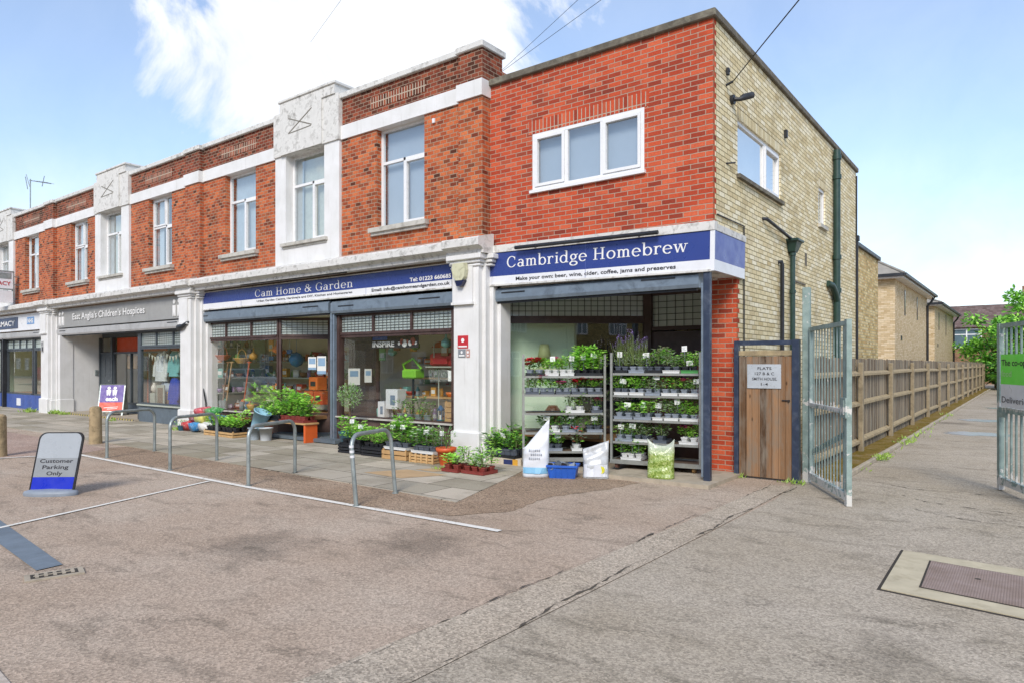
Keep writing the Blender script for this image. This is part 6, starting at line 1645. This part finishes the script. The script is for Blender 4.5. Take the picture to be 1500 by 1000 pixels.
spots = [(-13.5, -.62, .12, 8, .42), (-13.08, -.70, .12, -10, .4), (-12.66, -.62, .12, 12, .4), (-13.32, -.55, .30, -6, .4), (-12.9, -.6, .31, 9, .4), (-12.48, -.5, .29, -12, .4), (-13.15, -.48, .47, 5, .36), (-12.72, -.46, .48, -8, .36)]
for i, ((hx, cn), (x, y, z, a, h)) in enumerate(zip(cols, spots)):
    r = sack('compost_sack', f'{cn} bag in the colourful heap below the left hardware window', (x, y, .012 + z), R(a), .34, .24, h, pm('bag_' + cn.replace(' ', '_'), hx, .35, .15, 7, .1, dirt='#e8e6e0', dirtamt=.55, dscale=11), lambda q: -.1 + .25 * q, 20 + i, [])
    r['group'] = 'bags heaped below the left hardware window'
    r.rotation_euler = (R(-72), R(7 * ((i % 3) - 1)), R(a))
rt = tag(MB().box(-12.35, -11.55, -.2, .0, .34, .40).build('plant_tray', m_potred), 'red plastic trough behind the seedlings under the left hardware window', 'plant trough')
tag(MB().cyl((-11.9, -.28, .2), (-11.62, -.1, .62), .016).build('broom_handle', m_shelfw), 'pale stick propped among the bags under the left hardware window', 'stick')
fl = thing('flower_pot', 'small blue pot of yellow flowers at the foot of the white pier', 'plant pot', (-13.7, -.62, .012))
MB().lathe([(.07, 0), (.10, .12), (.108, .13), (.09, .13)], (0, 0, 0), 14).build('pot', m_tealpot, fl, True); foliage(61, 70, .12, .14, .05, .03, [1, 0], .12, (12, 7, .03)).build('foliage', LM, fl, True)

# ---- goods behind the glass ----------------------------------------------
rg = random.Random(21)
def good(kind, x, y, z, hx, label):
    m = pm('goods_' + hx[1:], hx, .45, .12, 9, .03); b = MB()
    if kind == 'box': w, d, h = rg.uniform(.1, .22), rg.uniform(.1, .2), rg.uniform(.12, .3); b.rbox(-w / 2, w / 2, -d / 2, d / 2, 0, h, .006); b.box(-w * .35, w * .35, -d / 2 - .002, -d / 2, h * .3, h * .7, 1)
    elif kind == 'bottle': r = rg.uniform(.035, .055); h = rg.uniform(.18, .28); b.lathe([(r, 0), (r, h * .65), (r * .45, h * .82), (r * .45, h), (0, h)], (0, 0, 0), 12); b.lathe([(r + .001, h * .15), (r + .001, h * .5)], (0, 0, 0), 12, 1)
    elif kind == 'bowl': r = rg.uniform(.1, .17); b.lathe([(r * .5, 0), (r * .9, .06), (r, .13), (r * .95, .13), (r * .85, .07), (0, .02)], (0, 0, 0), 16)
    elif kind == 'lantern': b.rbox(-.06, .06, -.06, .06, 0, .02, .004); b.rbox(-.06, .06, -.06, .06, .2, .23, .004); b.lathe([(.07, .23), (.02, .3), (0, .3)], (0, 0, 0), 8); [b.cyl((sx * .05, sy * .05, .02), (sx * .05, sy * .05, .2), .006, n=6) for sx in (-1, 1) for sy in (-1, 1)]; b.cyl((0, 0, .02), (0, 0, .11), .03, mi=1)
    elif kind == 'can': b.lathe([(.09, 0), (.1, .2), (.07, .22), (0, .22)], (0, 0, 0), 14); b.tube([(.09, 0, .05), (.18, 0, .14), (.24, 0, .24)], .015, 8); b.tube([(-.1, 0, .18), (-.16, 0, .14), (-.14, 0, .05), (-.095, 0, .03)], .01, 6)
    elif kind == 'jar': b.lathe([(.05, 0), (.06, .05), (.06, .13), (.045, .16), (.05, .165), (.05, .19), (0, .19)], (0, 0, 0), 14)
    o = b.build({'box': 'boxed_item', 'bottle': 'spray_bottle', 'bowl': 'mixing_bowl', 'lantern': 'garden_lantern', 'can': 'watering_can', 'jar': 'storage_jar'}[kind], [m, m_card]); o.location = (x, y, z); o.rotation_euler = (0, 0, rg.uniform(-.4, .4))
    return tag(o, label, {'box': 'box', 'bottle': 'bottle', 'bowl': 'bowl', 'lantern': 'lantern', 'can': 'watering can', 'jar': 'jar'}[kind], 'goods on show in the hardware shop windows')
cn = {'#d8d9d4': 'white', '#c9482e': 'red', '#3c6f9e': 'blue', '#6f9a54': 'green', '#d9a24a': 'amber', '#5d6570': 'dark grey', '#e8813c': 'orange', '#7fb8ae': 'turquoise', '#a98fb8': 'lilac', '#9a6a44': 'brown'}
ROWS = [(z, x0, x1, 1.72, ('lower', 'middle', 'upper', 'middle', 'upper')[k], 1.0) for k, (z, x0, x1) in enumerate(SH)]
ROWS += [(.98, -13.5, -11.9, 1.15, 'stand', .8), (.502, -13.8, -10.9, .9, 'floor', 1.0), (.562, -7.9, -4.9, .75, 'floor', .9), (1.02, -7.7, -5.2, 1.2, 'stand', .8), (1.42, -7.2, -5.4, 1.35, 'high stand', .7)]
MB().box(-13.6, -11.8, 1.0, 1.35, .94, .978).box(-13.55, -13.5, 1.05, 1.3, .5, .94).box(-11.9, -11.85, 1.05, 1.3, .5, .94).build('display_stand', m_shelfw, S)
MB().box(-7.8, -5.1, 1.05, 1.4, .98, 1.018).box(-7.3, -5.3, 1.2, 1.5, 1.38, 1.418).box(-7.75, -7.7, 1.1, 1.35, .54, .98).box(-5.2, -5.15, 1.1, 1.35, .54, .98).build('display_stand', m_pine, S)
for z, x0, x1, yy, zone, sc_ in ROWS:
    x = x0 + .1; win = 'left' if x0 < -9 else 'right'
    while x < x1 - .08:
        hx = rg.choice(list(cn)); kd = rg.choice(['box', 'box', 'box', 'bottle', 'bottle', 'bowl', 'lantern', 'can', 'jar'])
        o = good(kd, x, yy + rg.uniform(-.06, .06), z + .001, hx, f'{cn[hx]} {kd if kd != "can" else "watering can"} on the {zone} level of the {win} hardware window')
        q = sc_ * rg.uniform(.8, 1.15); o.scale = (q, q, q); x += rg.uniform(.15, .26)
for z in (.52, .95, 1.35, 1.75, 2.15):
    if z > .6: MB().box(-13.89, -13.55, .3, 1.5, z - .03, z - .002).build('display_shelf', m_shelfw, S)
    y = .36
    while y < 1.45:
        hx = rg.choice(list(cn)); kd = rg.choice(['box', 'box', 'bottle', 'jar', 'bowl', 'lantern'])
        o = good(kd, -13.68 + rg.uniform(-.04, .04), y, z, hx, f'{cn[hx]} {kd} on the shelves at the left end of the left hardware window'); q = rg.uniform(.7, 1.0); o.scale = (q, q, q); o.rotation_euler = (0, 0, R(60)); y += rg.uniform(.16, .24)
for k in range(16):
    left = k < 7; x = (-13.0 + .34 * k) if left else (-7.75 + .32 * (k - 7)); y = rg.uniform(.4, .9); hx = rg.choice(list(cn)); z = rg.uniform(1.75, 2.1); b = MB()
    b.cyl((x, y, z + .3), (x, y, 2.8), .003, n=5, mi=1)
    if k % 3 == 0: b.cyl((x, y, z), (x, y, z + .3), .014, mi=1); b.rbox(x - .09, x + .09, y - .02, y + .02, z - .1, z, .005)
    elif k % 3 == 1: b.rbox(x - .1, x + .1, y - .015, y + .015, z, z + .28, .006); b.box(x - .07, x + .07, y - .017, y - .015, z + .06, z + .16, 1)
    else: b.lathe([(.03, 0), (.1, .05), (.1, .12), (.02, .2), (.015, .3), (0, .3)], (x, y, z), 12)
    tag(b.build(('hand_tool', 'packaged_item', 'bird_feeder')[k % 3], [pm('goods_' + hx[1:], hx, .45, .12, 9, .03), m_shelfw]), f'{cn[hx]} {("hand tool", "packet", "bird feeder")[k % 3]} hanging high in the {"left" if left else "right"} hardware window', ('tool', 'packet', 'feeder')[k % 3], 'goods hanging in the hardware shop windows')
for (yy, z, w, h, lab) in ((.42, 1.25, .26, .36, 'larger white sheet on the return glass of the right hardware window'), (.70, 1.30, .16, .3, 'smaller white sheet on the return glass of the right hardware window')):
    x = -8.40 + (yy - .14) * .487 + .02
    o = tag(MB().box(-w / 2, w / 2, -.003, .0, 0, h).box(-w * .35, w * .35, -.0045, -.003, h * .5, h * .85, 1).build('window_poster', [m_card, pm('poster_blue', '#8fb0cf', .5, .1, 5, 0)]), lab, 'poster'); o.location = (x, yy, z); o.rotation_euler = (0, 0, math.atan2(.78, .38))
def hold(b, mats, name, label, cat, parent=None): return tag(b.build(name, mats), label, cat)
for (x, hx, lab) in ((-13.5, '#8a6a4c', 'brown'), (-13.32, '#b59468', 'pale'), (-12.5, '#c0603a', 'orange')):
    b = MB(); b.cyl((x, .35, .5), (x + .06, .5, 1.75), .02); b.box(x - .07, x + .09, .30, .34, .5, .75, 1); b.cyl((x - .0, .49, 1.75), (x + .12, .51, 1.75), .02)
    hold(b, [pm('handle_' + hx[1:], hx, .6, .15, 9, 0), m_galv], 'garden_spade', f'{lab} handled spade standing in the left hardware window', 'spade')
for (x, z, hx, lab) in ((-13.55, 1.80, '#c0603a', 'orange'), (-12.65, 1.72, '#cfa35a', 'straw coloured')):
    b = MB(); b.lathe([(.10, 0), (.2, .12), (.21, .14), (.19, .14), (.1, .02)], (x,   .42, z), 18); b.tube([(x + .2 * math.cos(t),   .42, z + .14 + .22 * math.sin(t)) for t in [math.pi * k / 10 for k in range(11)]], .01, 6); b.cyl((x,   .42, z + .36), (x, .9, 2.8), .004)
    hold(b, pm('basket_' + hx[1:], hx, .8, .25, 40, .5), 'wicker_basket', f'{lab} basket hanging in the left hardware window', 'basket')
tag(MB().lathe([(.13, 0), (.16, .3), (.17, .31), (.15, .31)], (-12.75, .7, .5), 18).build('planter_bin', m_galv), 'grey metal bin on the floor of the left hardware window', 'bin').location.z += .42
b = MB(); b.lathe([(0, 0), (.13, .06), (.2, .2), (.13, .34), (0, .4)], (-11.5, 1.25, 1.62), 18); b.cyl((-11.5, 1.25, 2.02), (-11.5, 1.25, 2.8), .004); hold(b, pm('bright_blue_ball', '#2d86c4', .35, .1, 5, 0), 'hanging_ball', 'bright blue ball hanging beside the shop lobby', 'ball')
for (x, z, hx, lab) in ((-10.95, .5, '#d9683a', 'lower left'), (-10.55, .5, '#cf5a32', 'lower right'), (-10.75, .85, '#e0742f', 'top')):
    b = MB(); b.rbox(x - .17, x + .17, 1.2, 1.5, z + .2, z + .53, .008); b.box(x - .1, x + .1, 1.197, 1.2, z + .3, z + .42, 1); hold(b, [pm('crate_' + hx[1:], hx, .5, .12, 6, 0), m_black], 'stacked_box', f'orange box, {lab} of the stack seen through the lobby glass', 'box')
for (x, z, w, h, lab) in ((-9.95, 1.57, .19, .3, 'small white poster with a dark picture on the lobby glass'), (-9.77, 1.47, .21, .42, 'pale blue poster with a green foot on the lobby glass')):
    b = MB(); y = .14 + (x + 10.6) * .735 - .03; A2 = math.atan2(.72, .98)
    b.box(-w / 2, w / 2, -.004, 0, 0, h); b.box(-w * .4, w * .4, -.006, -.004, h * .45, h * .9, 1); b.box(-w * .5, w * .5, -.006, -.004, 0, h * .18, 2 if w > .22 else 1)
    o = hold(b, [m_card, pm('poster_blue', '#8fb0cf', .5, .1, 5, 0), pm('poster_green', '#3f9a5a', .5, .1, 5, 0)], 'window_poster', lab, 'poster'); o.location = (x, y, z); o.rotation_euler = (0, 0, A2)
fo = lambda s, n, rx, h, m: foliage(s, n, rx, h, .13, .09, m, 0, up=.8)
for i, (x, h) in enumerate(((-12.0, .5), (-11.6, .42), (-11.2, .5), (-10.9, .4))):
    r = thing('leafy_plant', f'{"big" if h > .45 else "medium"} leafy plant on the sill of the left hardware window, {ORD[i] if i else "leftmost"} of four', 'plant', (x, .5, .5), 0, 'leafy plants inside the left hardware window')
    MB().lathe([(.09, 0), (.12, .16), (.13, .17), (.11, .17)], (0, 0, 0), 14).build('pot', m_potblk, r, True); f = fo(70 + i, 90, .24, h, [1, 0, 1]); f.v = [(p[0], p[1], p[2] + .14) for p in f.v]; f.build('foliage', LM, r, True)
for i, (x, h) in enumerate(((-6.75, .3), (-6.5, .34), (-6.25, .36), (-6.0, .3))):
    r = thing('leafy_plant', f'plant with small leaves on the sill of the right hardware window, {ORD[i] if i else "leftmost"} of four', 'plant', (x, .42, .56), 0, 'small plants inside the right hardware window')
    MB().lathe([(.07, 0), (.09, .12), (.1, .13), (.08, .13)], (0, 0, 0), 14).build('pot', m_potgrey, r, True); f = foliage(80 + i, 100, .15, h, .07, .04, [2, 0, 3]); f.v = [(p[0], p[1], p[2] + .1) for p in f.v]; f.build('foliage', LM, r, True)
b = MB(); b.box(-7.55, -6.15, .30, .31, 2.03, 2.30); po = hold(b, m_black, 'window_poster', 'black poster with the word Inspire at the top of the right hardware window', 'poster')
text_mesh('INSPIRE', frame_front(-7.5, .30, 2.06), m_letter, po, width=.66, height=.11, bold=.03)
MB().rbox(-7.5, -7.05, .295, .2995, 2.2, 2.27, .001).build('blue_label', m_bluebox, po)
b = MB()
for k in range(7): b.cyl((-6.7 + .08 * k, .299, 2.12 + .04 * (k % 2)), (-6.7 + .08 * k, .295, 2.12 + .04 * (k % 2)), .035 + .02 * (k % 3), n=10, mi=k % 2)
b.build('tool_picture', [m_letter, pm('rosy_print', '#b0584c', .5, .1, 5, 0)], po)
for (x, w, z, h, lab) in ((-7.55, .36, .75, .42, 'big white boxed item with a drawing in the right hardware window'), (-7.88, .2, .56, .34, 'small white boxed item in the right hardware window')):
    b = MB(); b.rbox(x - w / 2 + .3, x + w / 2 + .3, .6, .85, z, z + h, .005); b.box(x + .3 - w * .1, x + .3 + w * .3, .597, .6, z + h * .2, z + h * .7, 1); hold(b, [m_signwhite, pm('box_drawing', '#7d8fa6', .5, .2, 12, 0)], 'boxed_item', lab, 'box')
b = MB(); b.rbox(-6.95, -6.55, .6, .9, 1.4, 1.6, .03); b.tube([(-6.95, .75, 1.5), (-7.05, .75, 1.7), (-6.75, .75, 1.82), (-6.5, .75, 1.6)], .03, 8); b.cyl((-6.75, .75, .545), (-6.75, .75, 1.4), .025, mi=1); hold(b, [pm('lime_machine', '#8fd63a', .4, .1, 5, 0), m_blackmetal], 'garden_machine', 'lime green garden machine in the right hardware window', 'machine')
b = MB(); b.rbox(-6.3, -5.6, .75, 1.05, 1.66, 1.93, .04); b.rbox(-6.15, -5.75, .7, .75, 1.7, 1.82, .01); b.box(-6.35, -5.55, .7, 1.1, 1.63, 1.659, 1); b.cyl((-6.3, 1.05, .545), (-6.3, 1.05, 1.63), .015, mi=1); b.cyl((-5.6, 1.05, .545), (-5.6, 1.05, 1.63), .015, mi=1); hold(b, [pm('red_goods', '#c02c34', .4, .12, 5, 0), m_shelfw], 'tool_box', 'red tool box in the right hardware window', 'tool box')
b = MB(); b.lathe([(.5, 0), (.4, .1), (.2, .16), (0, .18)], (-6.1, 1.35, 2.05), 16); b.cyl((-6.1, 1.35, .54), (-6.1, 1.35, 2.2), .015); hold(b, pm('orange_parasol', '#e2743a', .6, .1, 5, 0), 'shop_parasol', 'small orange parasol in the right hardware window', 'parasol')
slat_crate('wooden_crate', 'raw wooden crate standing inside the right hardware window', (-5.3, .55, .56), R(4), .42, .34, .42, m_palewood, 4)
tag(MB().rbox(-5.25, -5.0, .19, .195, 1.38, 1.58, .001).build('window_notice', m_card), 'white square notice on the right edge of the hardware window', 'notice')
# charity window: clothes on stands, framed pictures, bunting
def garment(label, x, y, z, w, h, hx):
    r = thing('hung_garment', label, 'garment', (x, y, z))
    b = MB(); n = 16
    for j, (t, ww, dd) in enumerate(((0, 1.0, .14), (.35, .95, .13), (.7, 1.0, .14), (.9, .8, .1), (1.0, .3, .08))): pass
    prof = ((0, 1.02, .15), (.35, .92, .13), (.7, .98, .14), (.9, .8, .1), (1.0, .3, .08)); V = []
    for t, ww, dd in prof:
        for i in range(n):
            a = 2 * math.pi * i / n; V.append((w / 2 * ww * math.cos(a), dd * math.sin(a) + .02 * math.sin(a * 7), h * t))
    b.add(V, [(k * n + i, k * n + (i + 1) % n, k * n + n + (i + 1) % n, k * n + n + i) for k in range(4) for i in range(n)] + [tuple(range(4 * n, 5 * n))], 0, True)
    b.build('cloth', pm('cloth_' + hx[1:], hx, .9, .12, 14, .3), r, True)
    b = MB(); b.cyl((0, 0, -z + .47), (0, 0, h), .02); b.lathe([(.16, -z + .47), (.15, -z + .49), (0, -z + .5)], (0, 0, 0), 14)
    for s in (-1, 1): b.tube([(s * w * .4, 0, h * .9), (s * w * .62, -.03, h * .5), (s * w * .6, -.06, h * .15)], [.06, .055, .05], 8)
    b.build('stand_and_sleeves', pm('cloth_' + hx[1:], hx, .9, .12, 14, .3), r, True)
garment('white hooded top on a stand in the charity shop window', -17.15, .55, 1.2, .60, .85, '#dfe4e2')
garment('turquoise top on a stand in the charity shop window', -16.35, .55, 1.35, .45, .72, '#7fc2c2')
garment('dark blue dress low on the right of the charity shop window', -16.15, .45, .55, .4, .75, '#2b49b0')
garment('pale blue trousers below the white top in the charity shop window', -17.0, .62, .5, .4, .68, '#b9c6d2')
for i, (x, z, w, h, lab) in enumerate(((-16.75, .48, .45, .62, 'white framed picture standing in the charity shop window'), (-17.35, .48, .3, .36, 'small pale box standing left in the charity shop window'), (-16.45, .48, .25, .42, 'brown framed picture standing in the charity shop window'))):
    r = tag(MB().rbox(x - w / 2, x + w / 2, .30 + i * .05, .34 + i * .05, z, z + h, .006).build('picture_frame', m_shelfw if i < 2 else m_pine), lab, 'picture')
    if i != 1: MB().box(x - w * .36, x + w * .36, .296 + i * .05, .299 + i * .05, z + h * .14, z + h * .86).build('picture', pm('picture_print', '#8a7a68', .6, .5, 20, 0), r)
for i, (x, z, hx, lab) in enumerate(((-16.3, .48, '#6b4a38', 'brown'), (-15.45, .48, '#9a8a5c', 'olive'), (-15.25, .48, '#d9d2c2', 'cream'), (-16.9, .48, '#465262', 'slate'), (-17.35, .88, '#e7e0d2', 'ivory'))):
    tag(MB().lathe([(.05, 0), (.1, .06), (.09, .16), (.04, .24), (.05, .27), (0, .27)], (x, .42, z), 14).build('ornament_vase', pm('vase_' + hx[1:], hx, .35, .1, 9, 0)), f'{lab} vase on the floor of the charity shop window', 'vase')
bt = thing('bunting', 'string of pale pennants across the top of the charity shop window', 'bunting', (-16, .3, 2.0))
b = MB(); fl_ = MB(); P = []
for k in range(33):
    x = -17.5 + 2.85 * k / 32; z = 2.08 - .16 * math.sin(math.pi * ((k % 11) / 11)); P.append((x, .3, z))
    if k % 2: fl_.prism([(x - .06, z), (x, z - .15), (x + .06, z)], lambda u, v, d: (u, .3 + d, v), -.002, .002)
b.tube(P, .004, 5); b.build('string', m_card, bt); fl_.build('pennants', m_curtain, bt)
r = thing('cube_shelf', 'white cube shelving unit inside the charity shop', 'shelf', (-19.2, 1.6, .33)); b = MB()
for k in range(5): b.box(-19.9, -18.3, 1.5, 1.8, .33 + k * .33, .36 + k * .33)
for k in range(5): b.box(-19.9 + k * .4, -19.87 + k * .4, 1.495, 1.8, .33, 1.68)
b.build('carcass', m_shelfw, r)
tag(MB().rbox(-21.4, -20.7, 1.4, 1.44, 1.55, 2.0, .01).build('picture_frame', m_pine), 'dark framed mirror on the orange wall of the charity shop', 'mirror')
# lamp and hanging jug in the corner shop window
b = MB(); b.lathe([(.09, 0), (.1, .03), (.03, .06), (.03, .2), (.13, .21), (.08, .45), (0, .45)], (-3.62, 1.05, 1.62), 16); b.box(-3.9, -3.3, .93, 1.2, 1.59, 1.62); hold(b, pm('lime_lamp', '#c9d49a', .6, .08, 5, 0), 'table_lamp', 'pale green lamp inside the corner shop window', 'lamp')
b = MB(); b.lathe([(.1, 0), (.15, .12), (.15, .4), (.08, .5), (0, .5)], (-3.5, 1.15, .44), 16); hold(b, pm('brown_jar', '#8c5a44', .35, .12, 5, 0), 'brewing_jar', 'brown brewing jar low inside the corner shop window', 'jar')
tag(MB().box(-.95, -.5, 1.93, 1.98, 1.32, 1.5).build('red_plate', pm('red_sign_plate', '#c22c34', .4, .08, 4, 0)), 'red plate on the dark door behind the right trolley', 'sign')

# ---- weeds and trees ------------------------------------------------------
b = MB(); rw = random.Random(9)
def tuft(x, y, z, n, s):
    for k in range(n):
        a = rw.uniform(0, 6.28); p = Vector((x + rw.gauss(0, s * .6), y + rw.gauss(0, s * .5), z))
        leafq(b, p, Vector((math.cos(a) * .6, math.sin(a) * .6, rw.uniform(.4, 1.3))), Vector((rw.uniform(-1, 1), rw.uniform(-1, 1), .5)), s * rw.uniform(.4, 1.1), s * .22, 0)
for (x, y, n, s) in ((-24.6, -.5, 60, .2), (-23.0, -.25, 70, .2), (-22.3, -.2, 40, .15), (-18.3, -.35, 30, .15), (-13.9, -.6, 40, .16), (-4.0, -1.35, 30, .1), (.12, .82, 16, .09), (.95, .7, 30, .1), (.75, .74, 16, .06)): tuft(x, y, .005, n, s)
for k in range(40):
    y = 2.5 + 16 * rw.random() ** 1.5; tuft(1.40 + rw.uniform(-.03, .08), y, .02, rw.choice((6, 14, 26)) if 4 < y < 9 else 6, rw.uniform(.06, .16))
tag(b.build('weeds', m_weed), 'small weeds growing along kerb and pier feet', 'weeds', kind='stuff')
def tree(label, loc, hgt, crown, n, seed, mats, trunk_r=.12, Ls=.34):
    r = thing('leafy_tree', label, 'tree', loc, 0, 'trees and bushes at the end of the alley')
    rr = random.Random(seed); b = MB()
    b.tube([(0, 0, 0), (.05, .02, hgt * .25), (-.05, .05, hgt * .5), (.0, 0, hgt * .8)], [trunk_r, trunk_r * .8, trunk_r * .55, trunk_r * .2], 8)
    C = []
    for k in range(26):
        a = rr.uniform(0, 6.28); t = rr.uniform(.25, 1.0); rad = crown * (1.1 - .6 * abs(t - .5)) * rr.uniform(.35, 1.0)
        e = Vector((rad * math.cos(a), rad * math.sin(a), hgt * t)); C.append((e, rr.uniform(.35, .75) * crown * .55))
        b.tube([(0, 0, hgt * t * .45), tuple(e * .55 + Vector((0, 0, hgt * t * .22))), tuple(e)], [trunk_r * .4, trunk_r * .22, trunk_r * .08], 5)
    b.build('trunk', m_bark, r, True)
    b = MB()
    for k in range(n):
        c, rad = rr.choice(C); v = Vector((rr.gauss(0, 1), rr.gauss(0, 1), rr.gauss(0, .8))).normalized() * rad * rr.random() ** .5
        p = c + v
        if p.z < .15: continue
        leafq(b, p, Vector((v.x, v.y, rr.uniform(-.6, .6) * rad)), Vector((rr.uniform(-.7, .7), rr.uniform(-.7, .7), 1)), Ls * rr.uniform(.6, 1.2), Ls * .55, rr.choice(mats))
    b.build('crown', LM, r, True)
tree('bright green spreading tree beyond the fence end', (1.6, 50, 0), 5.0, 2.2, 3600, 1, [0, 0, 2, 1])
tree('tall pale green tree behind the right gate leaf', (4.2, 49, 0), 6.4, 2.4, 4200, 2, [0, 1, 0, 2])
tree('mid green bushy tree at the right edge of the photo', (6.6, 44, 0), 5.6, 2.2, 3800, 3, [0, 1, 2])
tree('low dark green bush at the fence foot', (1.7, 47.6, 0), 2.3, 1.2, 1800, 4, [2, 0], .07)
tree('low green bush right of the silver car', (5.4, 38.5, 0), 2.8, 1.8, 2600, 5, [0, 1, 2], .08)
tree('dark green bush behind the silver car', (3.6, 46, 0), 2.6, 1.8, 2400, 6, [2, 0, 0], .08)

# ================================================================== CAMERA, SUN, SKY
cam = bpy.data.objects.new('camera', bpy.data.cameras.new('camera')); COL.objects.link(cam)
cam.data.sensor_width = 36; cam.data.sensor_fit = 'HORIZONTAL'; cam.data.lens = 1002 / 1500 * 36; cam.data.shift_y = 33 / 1500
cam.data.clip_start = .05; cam.data.clip_end = 600
cam.location = (3.583, -9.433, 1.70)
cam.rotation_euler = (R(90), 0, math.atan2(.6046, .7965))
sc.camera = cam
SUN_EL, SUN_AZ = 38, 26            # the sun stands behind the camera, to the right of the shop front's normal
sd = Vector((math.sin(R(SUN_AZ)) * math.cos(R(SUN_EL)), -math.cos(R(SUN_AZ)) * math.cos(R(SUN_EL)), math.sin(R(SUN_EL))))
su = bpy.data.objects.new('sun', bpy.data.lights.new('sun', 'SUN')); COL.objects.link(su)
su.data.energy = 2.1; su.data.angle = R(20); su.data.color = (1, .93, .84)
su.rotation_euler = sd.to_track_quat('Z', 'Y').to_euler()
w = bpy.data.worlds.new('World'); sc.world = w; w.use_nodes = True
nt = w.node_tree; nd = nt.nodes; lk = nt.links; nd.clear()
def N(ty, **kw):
    o = nd.new('ShaderNode' + ty)
    for k, v in kw.items(): setattr(o, k, v)
    return o
out = N('OutputWorld'); bg = N('Background'); lk.new(bg.outputs[0], out.inputs[0])
sky = N('TexSky', sky_type='NISHITA'); sky.sun_disc = False; sky.sun_elevation = R(SUN_EL); sky.sun_rotation = math.atan2(sd.x, sd.y); sky.altitude = 20; sky.air_density = 1.0; sky.dust_density = .4; sky.ozone_density = 2.5
tc = N('TexCoord')
def mth(op, a, b=None, c=None, clamp=False):
    o = N('Math', operation=op, use_clamp=clamp)
    for i, v in enumerate((a, b, c)):
        if v is None: continue
        if hasattr(v, 'default_value') and not isinstance(v, float): lk.new(v, o.inputs[i])
        else: o.inputs[i].default_value = v
    return o.outputs[0]
def bump_dir(px, py, power):
    d = Vector(rp(px, py, 1)) - Vector(rp(px, py, 0)); d.normalize()
    v = N('VectorMath', operation='DOT_PRODUCT'); lk.new(tc.outputs['Generated'], v.inputs[0]); v.inputs[1].default_value = d
    return mth('POWER', mth('MAXIMUM', v.outputs['Value'], 0.0), power)
def nz(scale, detail, rough, dist=0.0):
    o = N('TexNoise'); lk.new(tc.outputs['Generated'], o.inputs['Vector'])
    o.inputs['Scale'].default_value = scale; o.inputs['Detail'].default_value = detail; o.inputs['Roughness'].default_value = rough; o.inputs['Distortion'].default_value = dist
    return o.outputs['Fac']
n1 = nz(5.5, 10, .6, .4); n2 = nz(1.1, 4, .5)
bank = mth('ADD', mth('ADD', bump_dir(330, 70, 85), bump_dir(530, 60, 90)), mth('MULTIPLY', bump_dir(720, 10, 120), .9))
dens = mth('ADD', mth('MULTIPLY', bank, .42), mth('ADD', mth('MULTIPLY', n1, 1.75), mth('MULTIPLY', n2, .2)))
mr = N('MapRange', interpolation_type='SMOOTHSTEP'); lk.new(dens, mr.inputs[0]); mr.inputs[1].default_value = 1.10; mr.inputs[2].default_value = 1.44
veil = N('MapRange'); sp = N('SeparateXYZ'); lk.new(tc.outputs['Generated'], sp.inputs[0]); lk.new(sp.outputs[2], veil.inputs[0])
veil.inputs[1].default_value = 0.0; veil.inputs[2].default_value = .27; veil.inputs[3].default_value = .85; veil.inputs[4].default_value = .2
cover = mth('MAXIMUM', mr.outputs[0], mth('MULTIPLY', veil.outputs[0], mth('MULTIPLY_ADD', n2, .8, .6)), clamp=True)
mx = N('Mix', data_type='RGBA'); lk.new(cover, mx.inputs['Factor']); lk.new(sky.outputs[0], mx.inputs['A']); cl = N('ValToRGB'); lk.new(n1, cl.inputs[0]); cl.color_ramp.elements[0].position = .35; cl.color_ramp.elements[0].color = (3.5, 3.8, 4.4, 1); cl.color_ramp.elements[1].position = .62; cl.color_ramp.elements[1].color = (4.9, 5.0, 5.2, 1); lk.new(cl.outputs[0], mx.inputs['B'])
lk.new(mx.outputs['Result'], bg.inputs['Color']); bg.inputs['Strength'].default_value = .15
sc.view_settings.view_transform = 'Standard'; sc.view_settings.look = 'None'; sc.view_settings.exposure = 0.68; sc.view_settings.gamma = 1
sc.cycles.max_bounces = 8; sc.cycles.transparent_max_bounces = 16; sc.cycles.use_denoising = True; sc.cycles.denoising_prefilter = 'NONE'
